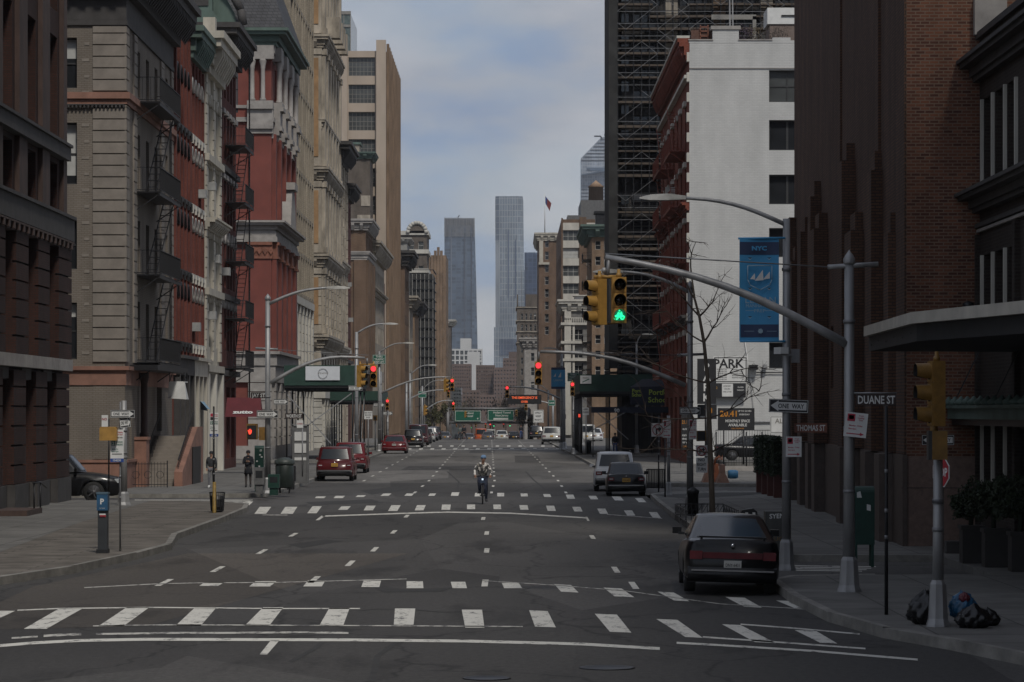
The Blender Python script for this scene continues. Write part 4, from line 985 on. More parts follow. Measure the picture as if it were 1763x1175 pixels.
M_AC = plain('air_conditioner_grey', (.30, .30, .29), .6)
for root, x, spots in (('cream', -15.6, ((164.0, 8.0), (166.2, 11.0), (163.8, 14.6))), ('white arched', -15.65, ((156.2, 7.2), (159.1, 13.9))), ('two window air', -16.3, ((316.3, 8.9), (316.3, 15.6), (319.3, 12.2), (316.3, 5.9))), ('deep red brick house', -15.6, ((172.1, 10.6), (177.6, 17.6)))):
    r_ = [o for o in bpy.data.objects if root in o.get('label', '') and o.get('category') == 'building'][0]
    for y, z in spots: m_ = MB(); m_.box(x-.1, x+.42, y-.32, y+.32, z, z+.42, M_AC); part('air_conditioner', m_, r_)
# ================================================================ RIGHT SIDE OF THE AVENUE
# --- near black brick building
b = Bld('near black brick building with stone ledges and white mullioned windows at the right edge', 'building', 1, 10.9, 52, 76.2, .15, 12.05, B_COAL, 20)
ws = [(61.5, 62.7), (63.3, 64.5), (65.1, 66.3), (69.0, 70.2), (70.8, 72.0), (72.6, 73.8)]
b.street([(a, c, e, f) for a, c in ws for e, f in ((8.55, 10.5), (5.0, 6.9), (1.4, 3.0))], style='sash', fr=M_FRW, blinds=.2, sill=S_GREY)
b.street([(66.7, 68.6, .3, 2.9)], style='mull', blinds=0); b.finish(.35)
b.band(11.95, 12.1, .1, S_DARK, 'coping', wrap=False); b.cornice(10.95, .5, .55, S_DARK, 0, wrap=False); b.cornice(7.9, .45, .6, S_DARK, 0, wrap=False)
b.band(7.45, 7.52, .08, S_GREY, 'string_course', wrap=False); b.band(7.55, 7.65, .12, S_DARK, 'string_course', wrap=False)
mb = MB()
for y in (60.4, 68.6-.05, 74.3): b.pier(y, y+.35 if y < 74 else 76.1, .2, 7.4, .12, B_COAL, 0, mb)
part('pilaster', mb, b.root)
mb = MB()
for y in (70.35, 72.15, 69.0-.2, 73.8): b.pier(y, y+.13, 1.35, 3.02, .07, S_WHITE, 0, mb); b.pier(y, y+.13, 4.96, 6.9, .07, S_WHITE, 0, mb); b.pier(y, y+.13, 8.5, 10.5, .07, S_WHITE, 0, mb)
part('pilaster', mb, b.root)
part('finial', MB().box(10.75, 11.5, 74.2, 75.7, 12.05, 12.9, S_GREY), b.root)
mb = MB(); mb.box(10.15, 10.9, 57, 74.6, 3.12, 3.36, C_GREEN); mb.box(10.05, 10.9, 56.9, 74.7, 3.36, 3.43, C_GREEN); mb.box(10.25, 10.9, 57, 74.5, 2.98, 3.12, M_BLK)
for i in range(17): mb.lathe((10.12, 58+i, 3.43), [(.12, 0), (.16, .06), (.05, .16), (.02, .2)], C_GREEN, 8)
for y in (62, 68, 74): mb.bar((10.2, y, 3.4), (10.9, y-.2, 4.9), .02, M_IRON)
part('marquee', mb, b.root)

# --- tall rust brick building: narrow lit end wall, dark stepped flank along the avenue
LX, LY = 9.2, 74.5
b = Bld('tall brown brick building with stepped art deco buttresses and polished granite base', 'building', 1, LX, LY, 116.6, .15, 34, B_UMB, 22)
b.street([(c-.55, c+.55, e, e+1.9) for c in (79.4, 84.6, 92.4, 98.0, 105.2, 111.0) for e in (4.0,)], style='sash', blinds=.1)
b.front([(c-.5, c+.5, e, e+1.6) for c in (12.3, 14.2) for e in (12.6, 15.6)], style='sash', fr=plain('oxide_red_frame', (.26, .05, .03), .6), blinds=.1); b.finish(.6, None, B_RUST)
mb = MB()
for y0, y1, h, p in ((74.52, 76.6, 33.9, .05), (77.0, 78.2, 7.6, .2), (80.8, 82.6, 9.4, .28), (81.2, 82.2, 33.8, .07), (86.4, 88.6, 8.2, .35), (89.2, 90.6, 10.3, .38), (94.0, 96.2, 33.7, .06), (99.6, 101.8, 9.0, .45),
                     (102.6, 104.0, 10.2, .35), (106.8, 108.6, 9.3, .4), (112.6, 114.4, 8.6, .35), (115.2, 116.5, 9.8, .42)):
    b.pier(y0, y1, 2.3, h, p, B_UMB, 0, mb); b.pier(y0+.25, y1-.25, min(h, 33.5), min(h, 33.5)+.5, p*.6, B_UMB, 0, mb) if h < 12 else None
part('buttress', mb, b.root, split=True)
mb = MB(); b.pier(74.4, 116.7, .15, 2.28, .1, S_BGRAN, 0, mb)
for y in (77, 81, 86.6, 89.4, 99.8, 102.8, 107, 112.8, 115.4): b.pier(y, y+1.4, .15, 2.27, .42, S_BGRAN, 0, mb)
b.cpier(9.1, 25, .15, 2.25, .06, S_RGRAN, 0, mb); b.cpier(9.08, 25, 1.5, 1.515, .065, M_BLK, 0, mb)
part('plinth', mb, b.root)
mb = MB(); mb.lathe((10.6, 74.2, 5.6), [(.05, 0), (.12, .05), (.14, .2), (.03, .25)], M_BLK, 10); mb.bar((10.6, 74.5, 5.8), (10.6, 74.2, 5.75), .02, M_BLK); part('wall_light', mb, b.root)
b.root.rotation_euler.z = -math.atan2(1.1, 42)

# --- whitewashed party wall with orange brick street front
b = Bld('six storey building with whitewashed brick side wall and orange brick street front', 'building', 1, 10.6, 191, 227.5, .15, 25.4, B_ORED, 26)
r = [(15.37, 17.6, ZA(y1, 191), ZA(y0, 191)) for y0, y1 in ((121, 176), (207, 259), (301, 352), (393, 443), (590, 635))]
b.front(r[:1], style='sash2', blinds=0, gl=M_GLG); b.front(r[1:], style='mull', blinds=0)
sr = grid(192.5, 226.5, 7, 1.5, [(5.6, 7.9), (9.0, 11.3), (12.4, 14.7), (15.8, 18.1), (19.2, 21.8)]); b.street(sr, style='sash', blinds=.3)
b.street(grid(192.5, 226.5, 6, 3, [(.8, 4.2)]), style='mull', blinds=0); b.finish(.35, None, W_WHITE)
mb = MB(); k = 191/F
for p0, p1, yt in ((1186, 1200, 70), (1200, 1227, 70), (1227, 1272, 51), (1272, 1330, 70), (1330, 1361, 65), (1361, 1420, 70)): mb.box(XA(p0, 191), XA(p1, 191), 190.99, 191.5, 25.3, ZA(yt, 191), W_WHITE)
mb.box(XA(1224, 191), XA(1275, 191), 190.9, 192.4, ZA(51, 191), ZA(45, 191), S_GREY); mb.box(XA(1185, 191), XA(1228, 191), 190.93, 191.5, ZA(70, 191), ZA(68, 191), S_GREY); mb.box(XA(1271, 191), XA(1330, 191), 190.93, 191.5, ZA(70, 191), ZA(68, 191), S_GREY)
part('parapet', mb, b.root)
part('ledge', MB().box(10.6, 30, 190.93, 191.0, ZA(118.5, 191), ZA(117.3, 191), S_GREY), b.root)
b.cornice(24.3, 1.3, .7, B_ORED, .8, wrap=False); b.band(23.2, 23.4, .3, S_WHITE, 'string_course', wrap=False); b.band(25.6, 25.75, .75, S_WHITE, 'coping', wrap=False)
mb = MB()
for i in range(17):
    z = 5+i*1.2; mb.box(10.45, 10.61, 190.96, 191.5+(.3 if i % 2 else 0), z, z+.55, S_WHITE)
part('quoins', mb, b.root, split=True)
b.hood(sr, S_WHITE, arch=False, rise=.3)
for z in (8.55, 15.3): b.cornice(z, .5, .5, S_DARK if z < 10 else B_ORED, 0, wrap=False)
ORI = plain('oxide_red_iron', (.19, .045, .025), .6, .1, .25, 5)
zs = [5.5, 8.9, 12.3, 15.7, 19.1]
for j, (ya, yb) in enumerate(((194.5, 203.5), (209, 218))):
    for i, z in enumerate(zs): fire_balcony(b, 10.6, ya, yb, z, 1.0, 1.0, sd=1, mat=ORI, zn=zs[i+1] if i < 4 else 22.5)
mb = MB(); mb.bx((10.2, 206, 17.5), .6, .5, .45, M_FRW); part('air_conditioner', mb, b.root)
mb = MB()
mb.tube([(18.1, 190.9, 2.6), (17.2, 190.9, 2.65), (15.2, 190.92, 2.65), (13.6, 190.92, 2.6)], .06, M_GALVD, 8); mb.tube([(17.9, 190.88, 5.6), (14.6, 190.88, 5.6)], .03, M_IRON, 6); mb.tube([(13.9, 190.88, 7.6), (14.25, 190.88, 5.4), (14.5, 190.88, 2.7)], .02, M_WHT, 5)
part('pipe', mb, b.root)
mb = MB(); mb.bx((14.4, 190.6, 5.9), .5, .5, .3, M_BLK); mb.bx((15.1, 190.7, 5.95), .25, .3, .25, M_GALV); mb.bar((14.4, 191, 6.1), (14.4, 190.6, 6.0), .03, M_BLK); part('flood_light', mb, b.root, split=True)
# roof terrace
mb = MB(); mb.box(XA(1325, 200), XA(1384, 200), 200, 203, 25.4, ZA(42, 200), plain('grey_timber_cladding', (.17, .13, .11), .8, 0, .3, 2, stretch=(1, 1, 6)))
mb.box(XA(1321, 200), XA(1390, 200), 199.9, 203, ZA(42, 200), ZA(14, 200), M_WHT); mb.box(XA(1345, 200), XA(1384, 200), 199.82, 199.9, ZA(29, 200), ZA(26.5, 200), M_BLK); part('roof_hut', mb, b.root)
mb = MB(); mb.box(XA(1296, 195), XA(1302, 195), 195, 195.2, 25.4, 27.4, M_FRG); mb.box(XA(1225, 195), XA(1302, 195), 195, 195.2, 27.2, 27.5, M_FRG); part('pergola', mb, b.root)
for x0, dx in ((1257, 0), (1262, 0)): mb = MB(); mb.bar((XA(x0, 193), 193, 26.3), (XA(x0-1.5, 193), 193, 30), .05, M_GALV); part('mast', mb, b.root)
mb = MB(); x0 = XA(1205, 192)
for z in (25.5, 25.8, 26.1, 26.35): mb.box(x0, x0+.5, 192, 192.06, z, z+.06, S_TERRA)
mb.box(x0, x0+.06, 192, 192.05, 25.3, 26.5, S_TERRA); mb.box(x0+.46, x0+.52, 192, 192.05, 25.3, 26.5, S_TERRA); mb.box(XA(1190, 192), x0+1.4, 192.1, 192.2, 25.3, 26.2, plain('terrace_screen', (.10, .05, .035), .8)); part('trellis', mb, b.root)

# --- scaffolded tower
M_SCW = plain('unfinished_facade', (.035, .032, .03), .85, 0, .6, .5, .2)
M_PLK = plain('scaffold_planks', (.085, .066, .051), .85, 0, .35, 2.5, stretch=(.3, 1, 1))
b = Bld('tall building wholly covered in scaffolding with brown plank decks, rising behind the white wall', 'building', 1, 8.3, 241.2, 252, .15, 46, M_SCW, 26)
rr = []
for i in range(20):
    for j in range(6): rr.append((9.0+j*3.6, 11.2+j*3.6, 7+i*1.92, 8.35+i*1.92))
b.front(rr[:96], style='sash', blinds=.12, gl=M_GL); b.finish(.3)
mb = MB()
for i in range(5): b.cpier(11.55+i*3.6, 12.5+i*3.6, 6, 45, .12, S_TAN if i % 2 == 0 else B_BRNL, 0, mb)
part('pier', mb, b.root)
mb = MB(); rnd = random.Random(3); X0, X1 = 7.35, 26.5
for i in range(33):
    x = X0+i*.595
    for y in (239.9, 240.9): mb.bar((x, y, .15), (x, y, 46), .035, M_IRON)
lev = 0; z = 6.2
while z < 46:
    a = X0+.55
    while a < X1:
        w_ = rnd.uniform(2.0, 5.5)
        if rnd.random() > .13: mb.box(a, min(a+w_, X1), 239.95, 240.95, z+rnd.uniform(-.03, .03), z+.11+rnd.uniform(0, .08), M_PLK)
        a += w_
    mb.bar((X0, 239.85, z+.42), (X1, 239.85, z+.42), .02, M_GALVD); mb.bar((X0, 240.9, z+.62), (X1, 240.9, z+.62), .03, M_IRON)
    if 1:
        for i in range(lev % 2, 15, 2 if lev % 2 else 3):
            xa = X0+i*1.19; s_ = 1 if (lev//2+i) % 2 else -1
            mb.bar((xa if s_ > 0 else xa+2.38, 239.8, z), (xa+2.38 if s_ > 0 else xa, 239.8, z+1.84), .017, M_GALVD)
    lev += 1; z += .92 if rnd.random() > .12 else 1.84
# return side along the avenue
for i in range(5):
    y = 240+i*2.5
    mb.bar((X0, y, .15), (X0, y, 46), .04, M_IRON)
for i in range(22): mb.box(X0, X0+.9, 241.1, 251, 6.2+i*1.84, 6.28+i*1.84, M_PLK)
part('scaffold', mb, b.root)
mb = MB(); mb.box(X0-.08, X0-.04, 239.8, 251, 6.5, 46, M_NET); mb.box(X0-.08, X0+.55, 239.75, 239.79, 6.5, 46, M_NET); part('debris_net', mb, b.root)
mb = MB()
for i in range(24):
    z = 7+i*1.7; mb.box(X0+.9, X0+1.45, 240.96, 241.0, z, z+.75, M_GLB)
part('plastic_sheeting', mb, b.root, split=True)

# --- farther buildings on the right
b = far('tan brick building with a projecting green copper cornice on the right', 1, 1019, 392, 398, 26, B_BRNL, 18, (1022, 1052, 2, 9, 9, 15, 27, 415), (5, 1.6, 6, 3.4, 5, 2.2), cor=1.5, corm=C_GREEN, corp=1.4)
mb = MB(); mb.box(b.x+.5, b.x+2.2, 393, 396, b.zt, b.zt+2.2, M_IRON) ; mb.box(b.x+.3, b.x+2.6, 392.8, 396.2, b.zt+2.2, b.zt+2.5, M_IRON); part('roof_frame', mb, b.root)
for i, z in enumerate(fl(5, 3.4, 6, 1)): fire_balcony(b, b.x, 395, 403, z[0], 1.0, .9, sd=1)
b = far('low white painted corner building with a balustrade and dark windows', 1, 972, 440, 526, 22, plain('grey_masonry', (.17, .165, .155), .8, 0, .25, .8), 16, (978, 1006, 1, 23, 4, 19, 31, 567), (4, 1.8, 2, 3.6, 3, 2), cor=1.6, corm=S_WHITE, corp=1.0, gl=M_GL)
mb = MB(); Z = 440
for z in (ZA(560, Z), ZA(592, Z), ZA(622, Z)): b.band(z, z+.35, .5, S_WHITE, mb=mb)
for i in range(16): mb.box(b.x+.3+i*.3, b.x+.42+i*.3, Z-.5, Z-.42, ZA(560, Z)+.35, ZA(553, Z)+.35, S_WHITE)
mb.box(b.x, b.x+5, Z-.5, Z-.4, ZA(553, Z)+.35, ZA(551.5, Z)+.35, S_WHITE); b.cpier(b.x-.01, b.x+.9, 0, ZA(527, Z), .35, S_WHITE, 0, mb); b.cpier(b.x+1.1, b.x+1.4, 0, ZA(560, Z), .3, S_WHITE, 0, mb); part('balustrade', mb, b.root)
mb = MB(); mb.box(b.x+1.4, b.x+12, Z+.6, Z+4, ZA(526, Z), ZA(510, Z), M_GALVD); mb.box(b.x+1.2, b.x+12, Z+.5, Z+4, ZA(510, Z), ZA(508, Z), S_WHITE); part('roof_plant', mb, b.root)
b = far('tall brown brick loft building with wide gridded windows and cream bands between them', 1, 966.5, 512, 378, 60, B_BRN, 24, (968.5, 996.5, 1, 27, 5, 20, 30.5, 397), (10, 1.8, 3, 3.4, 8, 2.2), gl=M_GLG)
mb = MB(); Z = 512
for i in range(6): b.cpier(XA(968, Z), XA(997, Z), ZA(384+i*30.5+12.6, Z), ZA(384+i*30.5, Z), .12, S_WHITE, 0, mb); b.cpier(XA(1010, Z), XA(1050, Z), ZA(384+i*30.5+12.6, Z), ZA(384+i*30.5, Z), .12, S_WHITE, 0, mb)
part('spandrel', mb, b.root); mb = MB(); b.cpier(b.x-.02, b.x+.25, 0, ZA(376, Z), .3, B_BRN, 0, mb); b.cpier(XA(997.5, Z), XA(1009.5, Z), 0, ZA(374, Z), .3, B_BRN, 0, mb); part('pier', mb, b.root)
mb = MB(); mb.box(XA(1000, 520), XA(1060, 520), 520, 540, b.zt, ZA(345, 520), plain('grey_metal_cladding', (.12, .12, .12), .7)); mb.box(XA(977, 520), XA(1000, 520), 520, 540, b.zt, ZA(371, 520), plain('grey_metal_cladding', (.12, .12, .12), .7)); part('penthouse', mb, b.root)
mb = MB(); c = (XA(1026, 530), 530, ZA(345, 530)); mb.lathe(c, [(1.25, 0), (1.22, 2.1), (1.38, 2.15), (.05, 3.2)], plain('tank_timber', (.15, .11, .085), .85, stretch=(5, 5, .4)), 18)
mb.lathe((c[0], c[1], c[2]+2.14), [(1.42, 0), (.03, 1.15)], plain('tank_roof', (.30, .20, .13), .8), 18); solo('water_tank', mb, 'round wooden rooftop water tank with a conical roof on the tall loft building', 'water tank')
b = far('narrow brown building with a cream stone top storey and pilasters', 1, 927.5, 640, 408, 40, B_BRN, 12, (937, 946, 1, 6.5, 8, 14, 21.5, 412), (6, 1.8, 3, 3.6, 8, 2.4), cor=1.6, corm=S_CREAM, corp=.9)
mb = MB(); Z = 640; b.cpier(b.x-.02, XA(946, Z), ZA(456, Z), ZA(452, Z), .5, S_CREAM, 0, mb); b.cpier(b.x+.1, b.x+.9, ZA(452, Z), ZA(412, Z), .35, S_CREAM, 0, mb); part('pilaster', mb, b.root)
b = far('grey stone building with column pilasters and a heavy top ledge', 1, 903, 720, 590, 30, S_GREY, 14, (912, 922, 1, 6, 4, 14, 25, 608), (5, 1.8, 2, 3.8, 3, 2.4), cor=2.2, corm=S_GREY, corp=1.3)
mb = MB(); b.cpier(b.x, b.x+.9, b.zb, b.zt-2, .4, S_GREY, 0, mb); part('pilaster', mb, b.root)
b = far('brown brick building with paired windows and thin stone bands, right of the glass tower', 1, 890, 800, 528, 30, B_GBRN, 30, (895, 925, 4, 3.4, 7, 11, 19, 540), (5, 2, 2, 4, 8, 2.6))
mb = MB(); Z = 800
for y in (529, 552, 571, 590): b.band(ZA(y+1.2, Z), ZA(y, Z), .3, S_TAN, mb=mb)
part('string_course', mb, b.root); part('penthouse', MB().box(XA(905, 805), XA(930, 805), 805, 825, b.zt, ZA(507, 805), B_GBRN), b.root)
p = P(938, 400, 660); mb = MB(); mb.tube([(p.x, 660, p.z-1), (p.x, 660, ZA(333, 660))], [.13, .05], M_WHT, 6)
mb2 = MB(); pts = [(p.x, 660, ZA(337, 660))]; 
fl_ = [(p.x+.1+.42*k, 660+.12*math.sin(k*1.9), ZA(338, 660)-.5*k) for k in range(4)]; fb_ = [(p.x+.1+.3*k, 660+.12*math.sin(k*1.9+.5), ZA(350, 660)-.55*k) for k in range(4)]
for k in range(3): mb2.add([fl_[k], fl_[k+1], fb_[k+1], fb_[k]], [(0, 1, 2, 3)], plain('flag_red', (.16, .03, .03), .8) if k != 0 else plain('flag_blue', (.03, .05, .16), .8))
t = thing('flagpole', 'tall rooftop flagpole on the skyline carrying a small drooping flag', 'flagpole', (p.x, 660, p.z)); part('pole', mb, t); part('flag', mb2, t)

# ================================================================ SKYLINE
def curtain(name, glass, mull, bw, bh, ms, var=.35, rough=.12, seed=0):
    m, t, b = nodes(name); NN = t.nodes.new; LL = t.links.new; b.inputs['Roughness'].default_value = rough
    tc = NN('ShaderNodeTexCoord'); s = NN('ShaderNodeSeparateXYZ'); a = NN('ShaderNodeMath'); a.operation = 'ADD'; c = NN('ShaderNodeCombineXYZ')
    LL(tc.outputs['Object'], s.inputs[0]); LL(s.outputs['X'], a.inputs[0]); LL(s.outputs['Y'], a.inputs[1]); LL(a.outputs[0], c.inputs['X']); LL(s.outputs['Z'], c.inputs['Y'])
    br = NN('ShaderNodeTexBrick'); br.offset = 0; br.inputs['Scale'].default_value = 1; br.inputs['Brick Width'].default_value = bw; br.inputs['Row Height'].default_value = bh; br.inputs['Mortar Size'].default_value = ms
    br.inputs['Color1'].default_value = rgba(glass, 1-var); br.inputs['Color2'].default_value = rgba(glass, 1+var); br.inputs['Mortar'].default_value = rgba(mull); LL(c.outputs[0], br.inputs['Vector'])
    n = NN('ShaderNodeTexNoise'); n.inputs['Scale'].default_value = .035; n.inputs['Detail'].default_value = 4; mp = NN('ShaderNodeMapping'); mp.inputs['Scale'].default_value = (1, 1, .3); mp.inputs['Location'].default_value = (seed, 0, 0)
    LL(tc.outputs['Object'], mp.inputs['Vector']); LL(mp.outputs['Vector'], n.inputs['Vector'])
    r = NN('ShaderNodeValToRGB'); r.color_ramp.elements[0].position = .35; r.color_ramp.elements[1].position = .65; r.color_ramp.elements[0].color = (.7, .7, .7, 1); r.color_ramp.elements[1].color = (1.3, 1.3, 1.3, 1); LL(n.outputs['Fac'], r.inputs['Fac'])
    x = NN('ShaderNodeMix'); x.data_type = 'RGBA'; x.blend_type = 'MULTIPLY'; x.inputs['Factor'].default_value = 1; LL(br.outputs['Color'], x.inputs['A']); LL(r.outputs['Color'], x.inputs['B']); LL(x.outputs['Result'], b.inputs['Base Color']); return m
C1 = curtain('blue_glass_curtain_wall', (.055, .08, .115), (.075, .10, .13), 6.5, 4.0, .5, .45)
C2 = curtain('silver_glass_curtain_wall', (.13, .16, .19), (.28, .30, .31), 3.4, 8.0, .45, .25, seed=4)
C3 = curtain('navy_glass_curtain_wall', (.03, .05, .10), (.06, .09, .15), 4, 4, .4)
C4 = curtain('ribbed_glass_crown', (.05, .06, .08), (.16, .18, .2), 2.2, 60, .4)
def tower(label, Z, prof, dz, mat, bot=690, extra=None, nf=8):
    """prof: (y, left px, right px) rows from the top down; a solid with chamfered corners and glazing fins"""
    t = thing('glass_tower', label, 'tower', (XA((prof[-1][1]+prof[-1][2])/2, Z), Z, -13)); mb = MB()
    rows = []
    for (y, a, c) in prof:
        z = ZA(y, Z); xa, xc = XA(a, Z), XA(c, Z); ch = (xc-xa)*.14
        rows.append([(xa+ch, Z, z), (xc-ch, Z, z), (xc, Z+ch, z), (xc, Z+dz, z), (xa, Z+dz, z), (xa, Z+ch, z)])
    vs = [v for r_ in rows for v in r_]; fs = []
    for i in range(len(rows)-1):
        for k in range(6): k2 = (k+1) % 6; fs.append((i*6+k, i*6+k2, (i+1)*6+k2, (i+1)*6+k))
    fs.append(tuple(range(6))); mb.add(vs, fs, mat); part('curtain_wall', mb, t); return t, rows
t, rows = tower('dark blue glass skyscraper with a ribbed crown, the left of the two in the gap', 4000, [(388, 765, 817), (500, 765, 820), (600, 764.5, 822), (735, 764, 824)], 45, C1)
mb = MB(); Z = 3999; r0 = [XA(765.2, Z), XA(817, Z)]
mb.box(XA(765.5, 4002), XA(816.5, 4002), 4002, 4043, ZA(389, 4000), ZA(376, 4000), C4)
for i in range(26): x = r0[0]+(r0[1]-r0[0])*i/25; mb.box(x-.25, x+.25, 3998, 4003, ZA(408, 4000), ZA(374.5+(1 if i > 13 else 0), 4000), M_FRG)
mb.bar((XA(788, Z), Z, ZA(375, Z)), (XA(791, Z), Z, ZA(371, Z)), .8, M_IRON); part('crown', mb, t)
mb = MB()
for px in (777, 800, 812): mb.box(XA(px, 3998)-.7, XA(px, 3998)+.7, 3996.8, 4001, ZA(735, 4000), ZA(392, 4000), C4)
part('mullion', mb, t, split=True)
t, rows = tower('tall silver glass skyscraper with a stepped side, the right of the two in the gap', 4200, [(338, 853, 900), (345, 852.5, 901), (464, 853, 902), (735, 853, 903)], 40, C2)
mb = MB(); Z = 4201; mb.box(XA(899, Z), XA(907.5, Z), Z, Z+38, -13, ZA(465, Z), C2); mb.box(XA(850.5, 4195), XA(892, 4195), 4195, 4239, -13, ZA(564, Z), C2); part('setback', mb, t)
mb = MB(); mb.box(XA(874.2, 4199), XA(876, 4199), 4198.3, 4200, ZA(513, Z), ZA(396, Z), C3); mb.box(XA(887, 4199), XA(888.5, 4199), 4198.3, 4200, ZA(513, Z), ZA(413, Z), C3); part('slot', mb, t, split=True)
mb = MB()
for i in range(14): x = XA(861+i*2.4, 4194); mb.box(x-.5, x+.5, 4193, 4195, ZA(612, Z), ZA(584, Z), C3)
part('louvre', mb, t)
tower('small navy blue tower half hidden behind the brown buildings right of the silver skyscraper', 3000, [(435, 903, 924), (441, 903, 930), (735, 903, 930)], 30, C3)
t = thing('glass_tower', 'glass tower with a slanted striped top, partly hidden behind the scaffolded building', 'tower', (XA(1024, 3900), 3900, -13)); mb = MB(); Z = 3900
front = [(XA(1000, Z), Z, -13), (XA(1075, Z), Z, -13), (XA(1075, Z), Z, ZA(240, Z)), (XA(1046, Z), Z, ZA(234, Z)), (XA(1034, Z), Z, ZA(238, Z)), (XA(1000, Z), Z, ZA(273, Z))]
C5 = curtain('pale_glass_curtain_wall', (.20, .23, .27), (.30, .32, .34), 3, 4, .3, .2); mb.prism(front, (0, 45, 0), C5); part('curtain_wall', mb, t)
mb = MB()
for i, y in enumerate((240, 246, 252, 258, 264, 270, 276)): mb.box(XA(1034-(y-238)*.95+1.5 if y < 273 else 1000.5, Z), XA(1048, Z), Z-1, Z, ZA(y+1.1, Z), ZA(y, Z), M_FRD)
for i in range(8): mb.box(XA(1000.5, Z), XA(1048, Z), Z-1, Z, ZA(320+i*6+.8, Z), ZA(320+i*6, Z), M_FRD)
part('louvre', mb, t, split=True)
mb = MB(); mb.prism([(XA(1000, Z), Z-14, ZA(304, Z)), (XA(1050, Z), Z-14, ZA(296, Z)), (XA(1050, Z), Z-14, ZA(293, Z)), (XA(1002, Z), Z-14, ZA(302, Z))], (0, 14, 0), C1); mb.box(XA(1010, Z), XA(1048, Z), Z-1, Z, ZA(294, Z), ZA(289, Z), C1); part('observation_deck', mb, t)
mb = MB(); a = P(1041, 234, Z); mb.bar(a, P(1043, 226, Z), 1.2, M_IRON); mb.bar(P(1044, 238, Z), P(1042, 226, Z), 1.2, M_IRON); mb.bar(P(1023, 235, Z), P(1034, 235, Z), 1.2, M_IRON); mb.bar(P(1034, 235, Z), P(1036, 239, Z), 1.2, M_IRON); part('roof_crane', mb, t)

def block(label, Z, px0, px1, ytop, wall, n, rows, w, hpx, pitch, y0, extra=None, dep=25, gl=None, fr=None, name='building', blinds=.2):
    x0, x1 = XA(px0, Z), XA(px1, Z); b = Bld(label, 'building', -1, x1, Z, Z+dep, -13, ZA(ytop, Z), wall, x1-x0, name=name); k = Z/F
    if n: b.front(grid(x0+.4*k, x1-.4*k, n, w*k, [(ZA(y0+i*pitch+hpx, Z), ZA(y0+i*pitch, Z)) for i in range(rows)]), style='none', gl=gl or M_GL, fr=fr or M_FRG, blinds=blinds)
    b.finish(.5); return b
M_FBR = plain('far_brown_brick', (.14, .10, .085), .9, 0, .15, .1); M_FBR2 = plain('far_red_brown_brick', (.12, .085, .07), .9, 0, .15, .1); M_FWH = plain('far_white_stone', (.48, .48, .47), .8, 0, .1, .1)
block('far white stepped apartment block with a glazed upper floor, below the blue glass tower', 1720, 775.5, 830, 601, M_FWH, 7, 3, 5.5, 7, 9, 604, gl=M_GLG)
block('far white cube penthouse on top of the stepped apartment block', 1722, 792.5, 811, 583, M_FWH, 0, 0, 0, 0, 0, 0, name='rooftop_block')
block('far slim white apartment slab with a column of balconies on its side', 1600, 804.5, 826, 606, M_FWH, 0, 0, 0, 0, 0, 0)
mb = MB()
for i in range(13): mb.box(XA(826, 1600), XA(830.5, 1600), 1600, 1608, ZA(610+i*6.2+1.2, 1600), ZA(610+i*6.2, 1600), M_FWH)
for i in range(10): mb.box(XA(800, 1600)+(i % 2)*.4, XA(804.5, 1600), 1600, 1606, ZA(625+i*5+2.6, 1600), ZA(625+i*5, 1600), M_FWH)
part('balcony', mb, [o for o in bpy.data.objects if o.get('label', '').startswith('far slim white')][0])
block('far brown brick housing slab on the left of the gap, full of small windows', 1500, 774.5, 811, 627, M_FBR, 9, 7, 1.9, 2.6, 5.8, 631)
block('far brown brick housing slab in the middle of the gap', 1480, 819.5, 852, 629, M_FBR2, 8, 8, 1.9, 2.6, 5.8, 633)
block('far brown brick housing slab on the right of the gap, stepped down at its left', 1460, 850, 898, 633, M_FBR, 9, 8, 2.2, 2.8, 6.6, 637)
block('upper tier of the far right housing slab', 1465, 866, 898, 617, M_FBR, 6, 2, 2.2, 2.8, 6.6, 621, name='upper_storeys')
block('top tier of the far right housing slab', 1468, 876, 898, 606, M_FBR2, 0, 0, 0, 0, 0, 0, name='upper_storeys')
block('low far building with a flat pale roof edge at the foot of the slabs', 1200, 790, 826, 672, M_FBR2, 6, 5, 2.4, 3.4, 7, 676)
block('low far dark brick building behind the overhead road signs', 1150, 826, 852, 680, M_FBR, 5, 4, 2.4, 3.4, 7, 684)
block('low far building with grey window bands beside the left row', 1050, 776, 794, 668, M_GLG, 4, 6, 3, 3, 6, 672, fr=M_FRW)
block('low far brown building at the right foot of the gap', 1100, 850, 905, 690, M_FBR2, 10, 3, 2.4, 3.4, 8, 695)

b = Bld('tall dark brick building just outside the right edge of the picture', 'building', 1, 10.95, -70, 51.8, .15, 40, B_UMB, 25)  # unseen block, added to shade the near road and show in reflections
b.street(grid(-69, 51, 24, 1.6, fl(1.2, 3.4, 11, 2.1))[:96], style='sash'); b.finish(.3)
